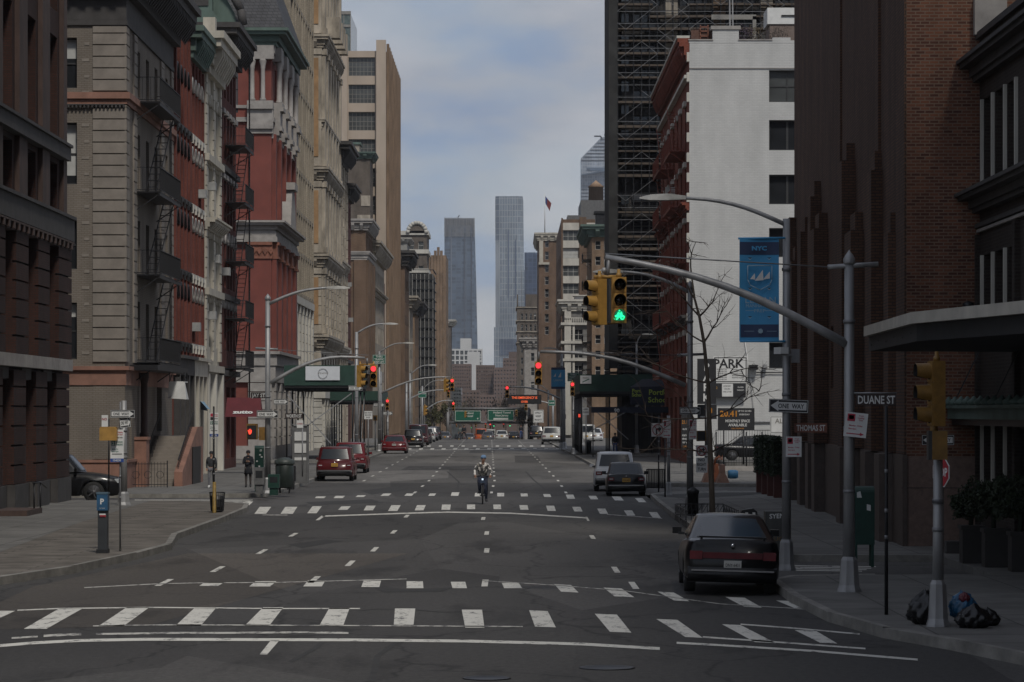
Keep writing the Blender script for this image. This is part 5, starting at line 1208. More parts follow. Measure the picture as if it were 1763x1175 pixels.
# ================================================================ SIGNS
def sign(name, label, cat, px0, px1, py0, py1, Z, bg, lines=(), border=None, group=None, shapes=(), post=None, th=.012, tilt=0.0, back=None):
    """flat metal plate standing square to the camera side of the street; lines: (text, px, py, cap px, material[, max width px])"""
    c = P((px0+px1)/2, (py0+py1)/2, Z); k = Z/F; t = thing(name, label, cat, c, group); w_, h_ = (px1-px0)*k, (py1-py0)*k
    q = lambda px, py, d=0.0: (XA(px, Z), Z-d, ZA(py, Z))
    mb = MB(); mb.box(c.x-w_/2, c.x+w_/2, Z, Z+th, c.z-h_/2, c.z+h_/2, bg)
    if border:
        e = max(.006, min(w_, h_)*.035); d = Z-.0025; a, b_, e0, e1 = c.x-w_/2+e, c.x+w_/2-e, c.z-h_/2+e, c.z+h_/2-e
        for x0, x1, z0, z1 in ((a, b_, e0, e0+e), (a, b_, e1-e, e1), (a, a+e, e0+e, e1-e), (b_-e, b_, e0+e, e1-e)): mb.quad((x0, d, z0), (x1, d, z0), (x1, d, z1), (x0, d, z1), border)
    for pts, m_ in shapes: mb.poly([q(px, py, .003) for px, py in pts], m_)
    part('panel', mb, t)
    if lines:
        mb = MB()
        for ln in lines: text_mb(mb, ln[0], q(ln[1], ln[2], .006), ln[3]*k, ln[4], maxw=(ln[5]*k if len(ln) > 5 else None), bold=.022)
        if mb.v: part('lettering', mb, t, recalc=False)
    if post:
        mb = MB(); mb.tube([(XA(post[0], Z), Z+.04, ZA(post[1], Z)), (XA(post[0], Z), Z+.04, ZA(post[2], Z))], post[3], post[4], 8); part('post', mb, t)
    t.rotation_euler.y = tilt
    return t
def oneway(label, px0, px1, py0, py1, Z, right=True, tilt=0.0, group='one way arrow signs'):
    h = py1-py0; w_ = px1-px0; m_ = (py0+py1)/2; a = h*.29; sx = (lambda x: x) if right else (lambda x: px0+px1-x)
    arrow = [(sx(px0+w_*.05), m_-a), (sx(px1-w_*.24), m_-a), (sx(px1-w_*.24), m_-h*.41), (sx(px1-w_*.04), m_), (sx(px1-w_*.24), m_+h*.41), (sx(px1-w_*.24), m_+a), (sx(px0+w_*.05), m_+a)]
    return sign('one_way_sign', label, 'sign', px0, px1, py0, py1, Z, M_SIGNB, [('ONE  WAY', sx(px0+w_*.44), m_, h*.33, M_SIGNB, w_*.66)], M_WHT, group, [(arrow, M_WHT)], tilt=tilt)
def parking_reg(label, px0, px1, py0, py1, Z, tilt=0.0, post=None, kind=0, group='kerb regulation signs'):
    w_, h = px1-px0, py1-py0; x0 = px0
    red = plain('regulation_red', (.40, .03, .06), .5, 0, .1)
    sh = [([(x0+w_*.1, py0+h*.06), (x0+w_*.44, py0+h*.06), (x0+w_*.44, py0+h*.36), (x0+w_*.1, py0+h*.36)], red), ([(x0+w_*.16, py0+h*.12), (x0+w_*.38, py0+h*.12), (x0+w_*.38, py0+h*.28), (x0+w_*.16, py0+h*.28)], M_WHT),
          ([(x0+w_*.12, py1-h*.15), (x0+w_*.72, py1-h*.15), (x0+w_*.72, py1-h*.20), (x0+w_*.9, py1-h*.13), (x0+w_*.72, py1-h*.06), (x0+w_*.72, py1-h*.11), (x0+w_*.12, py1-h*.11)], red)]
    ln = [('Truck', px0+w_*.7, py0+h*.11, h*.06, red, w_*.4), ('Loading', px0+w_*.7, py0+h*.2, h*.06, red, w_*.42), ('Only', px0+w_*.7, py0+h*.29, h*.06, red, w_*.3), ('Monday - Friday', px0+w_*.5, py0+h*.53, h*.06, red, w_*.75), ('8am-6pm', px0+w_*.36, py0+h*.66, h*.06, red, w_*.5)]
    return sign('regulation_sign', label, 'sign', px0, px1, py0, py1, Z, M_WHT, ln, None, group, sh, tilt=tilt, post=post)
def clean_sign(label, px0, px1, py0, py1, Z, post=None):
    w_, h = px1-px0, py1-py0; blu = plain('sign_blue', (.02, .06, .25), .5, 0, .1); grn = M_GRN; red = plain('regulation_red', (.40, .03, .06), .5, 0, .1)
    sh = [([(px0+w_*.08, py0+h*.03), (px0+w_*.36, py0+h*.03), (px0+w_*.36, py0+h*.16), (px0+w_*.08, py0+h*.16)], red), ([(px0+w_*.08, py0+h*.18), (px0+w_*.36, py0+h*.18), (px0+w_*.36, py0+h*.31), (px0+w_*.08, py0+h*.31)], M_SIGNB),
          ([(px0+w_*.08, py0+h*.35), (px0+w_*.36, py0+h*.35), (px0+w_*.36, py0+h*.5), (px0+w_*.08, py0+h*.5)], grn), ([(px0, py1-h*.11), (px1, py1-h*.11), (px1, py1), (px0, py1)], blu),
          ([(px0+w_*.12, py0+h*.765), (px0+w_*.88, py0+h*.765), (px0+w_*.88, py0+h*.74), (px0+w_*.12, py0+h*.74)], M_SIGNB)]
    ln = [('2', px0+w_*.22, py0+h*.425, h*.11, M_WHT), ('No Standing', px0+w_*.68, py0+h*.08, h*.04, red, w_*.5), ('7am-10am', px0+w_*.68, py0+h*.15, h*.04, red, w_*.5), ('Except Sunday', px0+w_*.68, py0+h*.24, h*.04, M_SIGNB, w_*.5), ('2 HOUR', px0+w_*.68, py0+h*.38, h*.05, grn, w_*.5), ('PARKING', px0+w_*.68, py0+h*.46, h*.05, grn, w_*.5),
          ('Mon-Fri', px0+w_*.35, py0+h*.6, h*.04, grn, w_*.6), ('9am-7pm', px0+w_*.35, py0+h*.67, h*.04, grn, w_*.6), ('134230', px0+w_*.5, py1-h*.055, h*.06, M_WHT, w_*.9)]
    return sign('regulation_sign', label, 'sign', px0, px1, py0, py1, Z, M_WHT, ln, None, 'kerb regulation signs', sh, post=post)
def streetsign(label, txt, px0, px1, py0, py1, Z, bg): return sign('street_name_sign', label, 'sign', px0, px1, py0, py1, Z, bg, [(txt, (px0+px1)/2, (py0+py1)/2, (py1-py0)*.62, M_WHT, (px1-px0)*.88)], None, 'street name signs', th=.02)
# ================================================================ SIGNALS
def signal(label, px, py, Z, rz=0.0, lit=None, h=.76, ym=None, group='hanging traffic signals', bike=False, name='traffic_signal', brack=True):
    ym = ym or M_YEL; c = P(px, py, Z); t = thing(name, label, 'traffic light', c, group); s = h/3; w_ = s*.95
    mb = MB(); mb.box(c.x-w_/2, c.x+w_/2, c.y, c.y+s*.55, c.z-h/2, c.z+h/2, ym)
    for i in range(3): z = c.z+h/2-s*(i+.5); mb.box(c.x-w_/2+.008, c.x+w_/2-.008, c.y-.02, c.y, z-s/2+.008, z+s/2-.008, ym)
    mb.lathe((c.x, c.y+s*.27, c.z+h/2), [(.05, 0), (.05, .06), (.03, .07), (.03, .14)], ym, 8)
    part('housing', mb, t)
    for i in range(3):
        z = c.z+h/2-s*(i+.5); r = s*.40; v = MB(); n = 14
        pts = [math.radians(-50+280*k/n) for k in range(n+1)]
        for (ra, dd) in ((r, 0),):
            vs = [(c.x+ra*math.cos(a), c.y-.02, z+ra*math.sin(a)) for a in pts]+[(c.x+ra*math.cos(a)*.98, c.y-s*(.75 if 0 < k < n else .3), z+ra*math.sin(a)*.98) for k, a in enumerate(pts)]
            v.add(vs, [(k, k+1, n+2+k, n+1+k) for k in range(n)], ym, True)
            vs = [(c.x+ra*.93*math.cos(a), c.y-.02, z+ra*.93*math.sin(a)) for a in pts]+[(c.x+ra*math.cos(a)*.94, c.y-s*(.745 if 0 < k < n else .3), z+ra*math.sin(a)*.94) for k, a in enumerate(pts)]
            v.add(vs, [(k, k+1, n+2+k, n+1+k) for k in range(n)], M_BLK, True)
        vo = part('visor', v, t, recalc=False)
        m_ = M_LENS
        if lit == i: m_ = M_LRED if i == 0 else M_LGRN
        l_ = MB()
        if bike and lit == i:                      # a bicycle shape made of lamps
            l_.lathe((c.x, c.y-.024, z), [(.0001, .002), (r*.9, 0)], plain('signal_green_dim', (.01, .16, .08), .4, var=0, emis=.9), 16, 'Y')
            for a, b_ in (((-.55, -.3), (-.25, .25)), ((-.25, .25), (.35, .3)), ((.35, .3), (.55, -.3)), ((-.25, .25), (.05, -.3)), ((.05, -.3), (.35, .3)), ((-.1, .55), (-.25, .2)), ((.3, .6), (.38, .25)), ((-.1, .75), (.12, .8))):
                l_.tube([(c.x+a[0]*r, c.y-.035, z+a[1]*r), (c.x+b_[0]*r, c.y-.035, z+b_[1]*r)], r*.12, m_, 6)
            for wx in (-.52, .52): l_.tube([(c.x+(wx+.3*math.cos(a))*r, c.y-.035, z+(-.35+.3*math.sin(a))*r) for a in [k*math.pi/5 for k in range(11)]], r*.12, m_, 6)
        else: l_.lathe((c.x, c.y-.05, z), [(.0001, -.02), (r*.5, -.012), (r*.93, .02)], m_, 16, 'Y')
        part('lens', l_, t)
    t.rotation_euler.z = rz; return t
def mast(label, px, base, top, Z, r=.11, arm=None, lamp=None, bar=None, col=None, group='street light and signal poles', name='signal_pole', foot=.55, cap=True, armr=.06):
    """tapered octagonal pole; base/top rows in the photograph; arm / lamp: lists of picture points at the pole's distance"""
    col = col or M_GALV; x = XA(px, Z); zb = .15 if abs(ZA(base, Z)-.15) < .6 else ZA(base, Z); zt = ZA(top, Z)
    t = thing(name, label, 'street pole', (x, Z, zb), group)
    mb = MB(); mb.tube([(x, Z, zb+foot), (x, Z, (zb+zt)/2), (x, Z, zt)], [r, r*.88, r*.78], col, 10)
    for z in (zb+foot+1.2, (zb+zt)*.5, zt-1.0): mb.lathe((x, Z, z), [(r*.98, -.03), (r*1.03, -.03), (r*1.03, .03), (r*.98, .03)], M_GALVD, 10)
    part('pole', mb, t)
    if foot: mb = MB(); mb.lathe((x, Z, zb), [(r*2.15, 0), (r*2.1, .03), (r*1.75, .12), (r*1.45, foot), (r*1.1, foot+.06)], col, 8, smooth=False); part('base', mb, t)
    if cap: mb = MB(); mb.lathe((x, Z, zt), [(r*.95, 0), (r*1.0, .03), (r*1.0, .09), (r*.7, .15), (r*.2, .22), (.001, .25)], col, 10); part('cap', mb, t)
    if arm: mb = MB(); pts = [P(a, b_, Z) for a, b_ in arm]; n = len(pts); mb.tube(pts, [armr*(1-.35*i/(n-1)) for i in range(n)], col, 8); part('mast_arm', mb, t)
    if bar:
        mb = MB(); (a, b_), (c, d), (e, f) = bar
        mb.tube([P(a, b_, Z), P(c, d, Z)], r*.42, col, 8); mb.tube([P(a, b_, Z), P(e, f, Z)], .012, M_GALVD, 5); part('cross_bar', mb, t)
    if lamp:
        mb = MB(); pts = [P(a, b_, Z) for a, b_ in lamp]; n = len(pts); mb.tube(pts, [armr*.8*(1-.3*i/(n-1)) for i in range(n)], col, 8); la = part('lamp_arm', mb, t)
        e = pts[-1]; d = (pts[-1]-pts[-2]).normalized(); s_ = -1 if d.x < 0 else 1; L_ = .95; mb = MB()
        mb.add([(e.x-s_*.1, e.y+dy*.5, e.z+dz) for dy, dz in ((-.08, -.03), (.08, -.03), (.08, .04), (-.08, .04))]+[(e.x+s_*.25, e.y+dy, e.z+dz) for dy, dz in ((-.13, -.05), (.13, -.05), (.11, .08), (-.11, .08))]+
               [(e.x+s_*.6, e.y+dy, e.z+dz) for dy, dz in ((-.14, -.05), (.14, -.05), (.11, .06), (-.11, .06))]+[(e.x+s_*L_*.86, e.y+dy, e.z+dz) for dy, dz in ((-.06, -.02), (.06, -.02), (.05, .01), (-.05, .01))],
               [(0, 1, 2, 3), (12, 15, 14, 13)]+[(i*4+k, i*4+(k+1) % 4, i*4+4+(k+1) % 4, i*4+4+k) for i in range(3) for k in range(4)], M_FRW)
        part('lamp_head', mb, la)
    return t
def curve(a, b, sag, n=8, up=1):
    """picture points of an arm that rises from a and levels off towards b"""
    return [(a[0]+(b[0]-a[0])*t, a[1]+(b[1]-a[1])*(t+sag*math.sin(math.pi*t))) for t in [i/n for i in range(n+1)]]

# --- near right corner
mast('big grey signal pole near the right kerb, its long arm holding the green bicycle signal', 1462, 1021, 455, 55.7, .105, curve((1457, 592), (1042, 443), .16), None, ((1425, 460), (1512, 455), (1042, 437)), armr=.085)
signal('yellow hanging signal showing a green bicycle', 1066, 517, 55.4, R(4), 2, .80, bike=True)
signal('yellow hanging signal seen from its side, just left of the green one', 1026, 520, 55.6, R(-62), None, .80)
mb = MB(); c = P(1045, 468, 55.6); mb.tube([P(1048, 445, 55.7), P(1047, 462, 55.7), P(1046, 474, 55.7)], .035, M_GALVD, 8); mb.tube([P(1022, 477, 55.7), P(1068, 477, 55.7)], .035, M_YEL, 8); mb.lathe(P(1040, 466, 55.7), [(.03, -.05), (.05, 0), (.03, .05)], M_GALV, 8)
mb.tube([P(1022, 560, 55.7), P(1068, 556, 55.7)], .015, M_YELD, 6)
solo('signal_hanger', mb, 'yellow crosspiece and grey hook from which the two near signals hang', 'bracket')
mast('grey lamp pole carrying the blue banner beside the right kerb', 1354, 984, 377, 63.2, .092, None, curve((1350, 386), (1172, 341), .26), None, cap=False, armr=.06)
mast('near right grey pole with a yellow signal seen from the side on top', 1615, 1080, 745, 46.7, .085, None, None, None, cap=False, foot=.62)
signal('large grimy yellow signal seen from its side above the near right pole', 1603, 678, 46.5, R(-82), None, .95, M_YELD, 'pole mounted traffic signals')
t = thing('pedestrian_signal', 'grimy yellow pedestrian signal box on the near right pole, seen from behind', 'pedestrian signal', P(1612, 768, 46.5), 'pedestrian signals'); mb = MB()
mb.bx(P(1617, 767, 46.45), .22, .16, .42, M_YELD); mb.bx(P(1601, 767, 46.5), .07, .22, .42, M_FRD); part('housing', mb, t); mb = MB(); mb.lathe(P(1608, 742, 46.5), [(.04, -.05), (.06, 0), (.05, .16)], M_YELD, 8); part('bracket', mb, t)
mast('thin dark sign post on the near right pavement, left of the yellow side-on signal', 1526, 1062, 700, 49.4, .03, col=M_IRON, foot=0, cap=False, group='thin sign posts', name='sign_post')
sign('street_name_sign', 'Duane St street sign on the big grey signal pole', 'sign', 1474, 1543, 678, 698, 55.6, plain('sign_dark_brown', (.035, .022, .02), .5, 0, .1), [('DUANE ST', 1509, 688.5, 13.5, M_WHT, 64)], None, 'street name signs', th=.02)
mb = MB(); mb.tube([P(1466, 677, 55.65), P(1544, 677, 55.65)], .012, M_GALV, 6); solo('sign_bracket', mb, 'thin metal rod above the Duane St sign', 'bracket')
streetsign('Thomas St street sign, rusty brown, right of the blue banner pole', 'THOMAS ST', 1368, 1424, 729, 745, 63.3, plain('sign_rust_brown', (.18, .065, .04), .5, 0, .15))
oneway('white on black one way sign pointing left, on the blue banner pole', 1324, 1392, 688, 711, 63.05, False, R(2))
parking_reg('crooked white and red truck loading sign on the big grey signal pole', 1454, 1493, 711, 753, 55.5, R(6))
parking_reg('straight white and red truck loading sign on the blue banner pole', 1353, 1380, 752, 787, 63.05)
mb = MB(); mb.bx(P(1345, 604, 62.9), .16, .3, .13, M_WHT, R(20)); mb.bx(P(1370, 613, 63.2), .15, .15, .27, M_GALVD); mb.lathe(P(1384, 0, 63)+Vector((0, 0, -0.0))-Vector((0, 0, 0)), [(.001, 0), (.002, 0)], M_BLK, 4)
mb = MB(); mb.bx(P(1345, 604, 62.9), .17, .32, .13, M_WHT, R(20)); mb.bx(P(1355, 611, 63.0), .2, .05, .04, M_GALVD); mb.bx(P(1369, 613, 63.15), .16, .16, .27, M_GALVD)
solo('traffic_camera', mb, 'white camera and grey box on the blue banner pole under the mast arm', 'camera')
# blue banner
t = thing('banner', 'tall blue street banner with a white sailing crest and white lettering', 'banner', P(1308, 500, 63.1)); Z = 63.1; k = Z/F; mb = MB()
BL = plain('banner_blue', (.055, .28, .52), .7, 0, .1, 2); NV = plain('banner_navy', (.03, .05, .11), .7, 0, .1, 2); BW = plain('banner_pale_blue', (.30, .42, .50), .7, 0, .05)
def wavy(px0, px1, py0, py1, m_, off):
    n = 6
    for i in range(n):
        a, b_ = px0+(px1-px0)*i/n, px0+(px1-px0)*(i+1)/n; f = lambda px, py: P(px, py, Z)+Vector((0, .035*math.sin((px-1272)*.06+py*.012)-off, 0))
        m2 = 8
        for j in range(m2): c0, c1 = py0+(py1-py0)*j/m2, py0+(py1-py0)*(j+1)/m2; mb.quad(f(a, c1), f(b_, c1), f(b_, c0), f(a, c0), m_)
wavy(1273, 1341, 411, 588, BL, 0); wavy(1273.3, 1340.7, 417, 439, NV, .006); wavy(1275, 1340, 559, 581, NV, .006)
part('cloth', mb, t)
mb = MB(); mb.tube([P(1271, 411, Z), P(1352, 410, Z)], .022, BL, 8); mb.tube([P(1274, 588, Z), P(1352, 588, Z)], .022, BL, 8); part('rod', mb, t, split=True)
mb = MB(); y_ = -.055; q = lambda px, py: P(px, py, Z)+Vector((0, y_, 0))
text_mb(mb, 'NYC', q(1307, 428), 7*k, BL, bold=.05, sx=1.25); text_mb(mb, 'LEMAN', q(1309, 517), 11*k, BW, sx=1.15, maxw=52*k); text_mb(mb, 'MANHATTAN', q(1308, 527), 5.5*k, BW, maxw=50*k); text_mb(mb, 'PREP', q(1308, 535.5), 5.5*k, BW, sx=1.2)
for a, b_ in ((1283, 1299), (1317, 1333)): mb.quad(q(a, 535.7), q(b_, 535.7), q(b_, 535), q(a, 535), BW)
for a, b_ in ((1281, 1298), (1320, 1337)): mb.quad(q(a, 571), q(b_, 571), q(b_, 570.4), q(a, 570.4), BW)
mb.poly([q(1309+5*math.cos(a)*(1 if i % 2 else .7), 570.5-5*math.sin(a)*(1 if i % 2 else .7)) for i, a in enumerate([j*math.pi/7 for j in range(14)])], BW)
part('lettering', mb, t, recalc=False)
mb = MB(); sh = [(1287, 458), (1328.5, 458), (1328.5, 482), (1325, 491), (1308, 500), (1291, 491), (1287, 482), (1287, 458)]
for a, b_ in zip(sh, sh[1:]): mb.tube([q(*a), q(*b_)], .011, BW, 4)
for tri in ([(1291, 481), (1299, 471), (1300, 482)], [(1299, 484), (1313, 465), (1314, 483)], [(1313, 482), (1325, 468), (1325, 480)]): mb.poly([q(*p_) for p_ in tri], M_WHT)
part('crest', mb, t, recalc=False)
mb = MB()
for px in (1291, 1324):
    for py in (444, 496, 545): mb.poly([q(px-4, py), q(px, py+2), q(px+4, py)], M_BLK); mb.poly([q(px-4, py+.6), q(px, py+2.6), q(px+4, py+.6), q(px, py+4.2)], BW)
part('wind_slit', mb, t, kind='stuff', recalc=False)
t = thing('stop_sign', 'red stop sign seen edge-turned behind the near right pole', 'sign', P(1620, 813, 49.5)); c = P(1620, 813, 49.5); mb = MB(); oc = lambda r, d: [(c.x+r*math.cos(a), c.y+d, c.z+r*math.sin(a)) for a in [math.pi/8+j*math.pi/4 for j in range(8)]]
mb.prism(oc(.25, 0), (0, .01, 0), M_WHT); mb.poly(oc(.235, -.003), M_RED); part('panel', mb, t); mb = MB(); text_mb(mb, 'STOP', (c.x, c.y-.006, c.z), .13, M_WHT, bold=.03, maxw=.38); part('lettering', mb, t, recalc=False)
mb = MB(); mb.tube([(c.x-.1, c.y+.08, c.z+.2), (c.x-.1, c.y+.08, .15)], .03, M_GALVD, 6); part('post', mb, t); t.rotation_euler.z = R(-65)
t = oneway('black and white arrow sign behind the near right pole', 1587, 1643, 749, 767, 60.0, False, 0)
# canopy of the near right building
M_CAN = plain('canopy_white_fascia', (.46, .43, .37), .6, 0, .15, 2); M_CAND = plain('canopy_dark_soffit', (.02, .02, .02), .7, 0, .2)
Za, Zb, Zc = 68.5, 58.5, 51.5
A0 = P(1487, 578, Za); B0 = P(1568, 556, Zb); C0 = P(1790, 537, Zc); t = thing('entrance_canopy', 'long flat street canopy with pale metal edge and dark underside at the right', 'canopy', (8, 60, 4)); mb = MB()
pts = [Vector((A0.x, A0.y, 0)), Vector((B0.x, B0.y, 0)), Vector((C0.x, C0.y, 0)), Vector((11.4, C0.y, 0)), Vector((11.4, 69.3, 0))]
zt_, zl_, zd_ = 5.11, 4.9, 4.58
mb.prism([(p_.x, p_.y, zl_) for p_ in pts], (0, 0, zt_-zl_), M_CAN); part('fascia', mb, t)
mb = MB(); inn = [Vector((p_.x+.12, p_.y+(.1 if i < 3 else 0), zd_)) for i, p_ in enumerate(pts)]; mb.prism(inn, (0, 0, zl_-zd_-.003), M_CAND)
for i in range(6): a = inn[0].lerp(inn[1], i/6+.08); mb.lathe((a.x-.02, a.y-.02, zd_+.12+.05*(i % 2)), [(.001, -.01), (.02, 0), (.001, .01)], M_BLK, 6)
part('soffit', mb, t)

# --- second street, right
Z = 96.6
mast('grey signal pole with lamp and black skirt, beside the bare street tree', 1188, 888, 497, Z, .105, curve((1180, 664), (930, 606), .30), curve((1186, 503), (1067, 468), .25), ((1166, 612), (1211, 610), (932, 604)), armr=.075)
mb = MB(); x, y = XA(1193, 96.2), 96.2; mb.lathe((x, y, .15), [(.17, 0), (.17, .66), (.19, .67), (.19, .76), (.15, .78), (.05, .86)], M_BLK, 12); solo('post_skirt', mb, 'black plastic collar bin round the foot of the pole by the bare tree', 'bin')
signal('yellow signal with red light at the end of the second right arm', 927, 643, Z, 0, 0, .70)
mb = MB(); mb.tube([P(928, 606, Z), P(927, 622, Z)], .03, M_GALVD, 6); solo('signal_hanger', mb, 'grey hook at the end of the second right arm', 'bracket')
oneway('one way sign pointing right beside the bare street tree', 1170, 1206, 701, 714, 96.4, True)
parking_reg('white and red loading sign on the pole by the bare tree', 1186, 1199.5, 722, 757, 96.4)
t = sign('no_right_turn_sign', 'square no right turn symbol sign on the pole by the bare tree', 'sign', 1198, 1218, 767, 786, 96.3, M_WHT, [], None, 'no right turn signs', [([(1204, 782), (1206, 782), (1206, 776), (1210, 776), (1210, 779), (1214, 774.5), (1210, 770.5), (1210, 773.5), (1204, 774)], M_SIGNB)])
def ringpart(t, px, py, r, Z, m_):
    mb = MB(); mb.tube([P(px+r*math.cos(a), py+r*math.sin(a), Z-.02) for a in [j*math.pi/8 for j in range(17)]], .017, m_, 4); mb.tube([P(px-r*.7, py-r*.7, Z-.02), P(px+r*.7, py+r*.7, Z-.02)], .015, m_, 4); part('ring', mb, t)
ringpart(t, 1208, 776.3, 8, 96.3, M_RED)
sign('no_right_turn_sign', 'no right turn text sign under the symbol sign by the bare tree', 'sign', 1198.5, 1218, 788, 814, 96.3, M_WHT, [('NO', 1208, 792, 5, M_SIGNB), ('RIGHT', 1208, 800, 5, M_SIGNB, 15), ('TURN', 1208, 808, 5, M_SIGNB, 14)], None, 'no right turn signs')
mb = MB(); mb.box(XA(1200, 96.2), XA(1216, 96.2), 96.25, 96.5, ZA(760, 96.2), ZA(742, 96.2), M_YELD); mb.box(XA(1201, 96.2), XA(1214, 96.2), 96.2, 96.25, ZA(759, 96.2), ZA(743, 96.2), M_BLK); solo('pedestrian_signal', mb, 'yellow pedestrian signal between the loading sign and the bare tree', 'pedestrian signal', 'pedestrian signals')
mast('slim grey post with the round no turn sign, right of the parked dark sedan', 1151, 852, 716, 119, .07, foot=.45, cap=False, group='thin sign posts', name='sign_post')
t = sign('no_right_turn_sign', 'white no right turn sign on the post right of the parked dark sedan', 'sign', 1121.5, 1143, 729, 752, 118.6, M_WHT, [], None, 'no right turn signs', [([(1129, 748), (1131.5, 748), (1131.5, 741), (1135, 741), (1135, 744), (1139, 739), (1135, 734), (1135, 737), (1129, 738)], M_SIGNB)])
ringpart(t, 1132.5, 740.5, 9, 118.6, M_RED)
parking_reg('white loading sign above the post right of the parked dark sedan', 1141, 1155, 723, 754, 118.7)
for px, yt, yb, Z_, nm in ((1134, 716, 843, 124, 'leaning dark sign post nearest the trash basket on the right'), (1145, 757, 855, 117, 'second dark sign post, short, by the right trash basket')): mast(nm, px, yb, yt, Z_, .03, col=M_IRON, foot=0, cap=False, group='thin sign posts', name='sign_post')
mast('plain grey pole in front of the scaffolded tower', 1072, 779, 557, 245, .13, foot=.5, cap=False)
mast('grey lamp pole right of the plain pole by the scaffolded tower', 1096, 779, 590, 240, .12, None, curve((1096, 592), (1106, 576), .2), cap=False)
# --- left
Z = 122
mast('grey lamp and signal pole on the left corner, next to the wire bins', 461, 851, 517, Z, .115, curve((466, 660), (628, 617), .42), curve((464, 523), (566, 496), .25), ((440, 600), (478, 602), (634, 612)), armr=.085)
signal('yellow signal with red light on the left corner mast arm', 643, 648, Z, 0, 0, .84)
signal('yellow signal seen from its side on the left corner mast arm', 623, 648, Z, R(62), None, .84)
mb = MB(); mb.tube([P(632, 617, Z), P(632, 628, Z)], .04, M_GALVD, 6); mb.tube([P(622, 628, Z), P(643, 628, Z)], .03, M_YEL, 6); solo('signal_hanger', mb, 'yellow crosspiece above the two left corner signals', 'bracket')
streetsign('small dark Jay St street sign left of the corner lamp pole', 'JAY ST', 432, 458, 676, 686, 124, plain('sign_dark_brown', (.035, .022, .02), .5, 0, .1))
oneway('one way sign on the left corner lamp pole at signal-button height', 442, 479, 707, 720, 121.7, True)
oneway('smaller one way sign to the right of the left corner lamp pole', 471, 496, 687, 697, 150, True)
streetsign('small dark Worth St street sign right of the left corner pole', 'WORTH ST', 491, 521, 712, 721, 160, plain('sign_dark_brown', (.035, .022, .02), .5, 0, .1))
oneway('one way sign under the two left corner signals', 600, 624, 664, 673, 192, True)
t = thing('pedestrian_signal', 'pedestrian signal with a red hand left of the corner lamp pole', 'pedestrian signal', P(434, 742, 121.8), 'pedestrian signals'); mb = MB(); mb.box(XA(424, 121.8), XA(443, 121.8), 121.9, 122.15, ZA(757, 121.8), ZA(730, 121.8), M_YELD); mb.box(XA(425.5, 121.8), XA(441, 121.8), 121.86, 121.9, ZA(755, 121.8), ZA(733, 121.8), M_BLK)
mb.bx(P(451, 747, 121.8), .22, .2, .5, M_YELD); part('housing', mb, t); mb = MB()
for dx, h0 in ((-2.4, 2), (-.8, 4), (.8, 4.4), (2.3, 3)): mb.quad(P(430+dx-.6, 743, 121.8), P(430+dx+.6, 743, 121.8), P(430+dx+.6, 743-h0, 121.8), P(430+dx-.6, 743-h0, 121.8), M_HAND)
mb.poly([P(426.5, 741, 121.8), P(433.6, 742, 121.8), P(433, 746, 121.8), P(431, 748.5, 121.8), P(428.4, 748, 121.8)], M_HAND); part('hand_symbol', mb, t, recalc=False)
# near left
mast('striped thin sign post on the near left pavement', 207, 949, 692, 71.8, .022, col=M_GALVD, foot=0, cap=False, group='thin sign posts', name='sign_post')
oneway('one way sign pointing right on the thin post at the far left', 190, 232, 706, 720, 71.7, True)
oneway('turned and tilted one way sign under the first one at the far left', 206, 225, 719, 737, 71.75, True, R(-8))
clean_sign('tall white parking rules sign with a blue foot on the near left post', 190, 213, 740, 796, 71.7)
clean_sign('white parking rules sign on the post by the round wire basket', 361, 376, 711, 752, 101)
sign('regulation_sign', 'small white sign behind the yellow signal back at the far left', 'sign', 175, 186, 715, 735, 80, M_WHT, [('NO', 180, 722, 4, M_RED)], None, 'kerb regulation signs', post=(187, 722, 850, .02, M_IRON))
mb = MB(); mb.bx(P(187, 748, 71.6), .39, .2, .28, M_YEL); mb.bx(P(187, 736.3, 71.6), .36, .2, .03, M_YEL); solo('pedestrian_signal', mb, 'bright yellow back of a pedestrian signal beside the tall parking rules sign', 'pedestrian signal', 'pedestrian signals')
mast('short thick grey pole behind the near left parking rules sign', 213, 871, 690, 106.5, .12, foot=.4, cap=False)
mast('thin sign post with a striped yellow foot at the round wire basket', 368, 887, 700, 99, .035, col=M_IRON, foot=0, cap=False, group='thin sign posts', name='sign_post')
mb = MB(); x, y = XA(369, 98.8), 98.8; mb.lathe((x, y, .15), [(.07, 0), (.06, .02), (.055, .95), (.001, .96)], plain('worn_yellow_paint', (.22, .14, .03), .6, 0, .5, 8), 10); solo('bollard', mb, 'yellow worn sleeve round the post at the wire basket', 'bollard')
t = thing('parking_meter', 'tall dark parking meter with a blue P panel on the left pavement', 'parking meter', (XA(177, 70.8), 70.8, .15)); x = XA(177, 70.8); mb = MB()
mb.box(x-.10, x+.11, 70.7, 70.95, .22, 1.42, plain('dark_slate_metal', (.03, .033, .036), .5)); mb.box(x-.13, x+.13, 70.66, 70.98, .15, .24, M_BLK)
part('body', mb, t); mb = MB(); mb.box(x-.115, x+.125, 70.65, 70.97, 1.10, 1.46, plain('meter_blue', (.02, .08, .16), .4)); mb.box(x-.125, x+.135, 70.64, 70.98, 1.46, 1.5, plain('meter_cap', (.07, .12, .16), .4)); hd = part('head', mb, t)
mb = MB(); text_mb(mb, 'P', (x+.005, 70.643, 1.3), .12, M_WHT, bold=.03); mb.quad((x-.06, 70.645, 1.0), (x+.08, 70.645, 1.0), (x+.08, 70.645, 1.03), (x-.06, 70.645, 1.03), M_WHT); text_mb(mb, 'PAY HERE', (x+.005, 70.643, 1.15), .02, M_WHT); part('lettering', mb, hd, recalc=False)
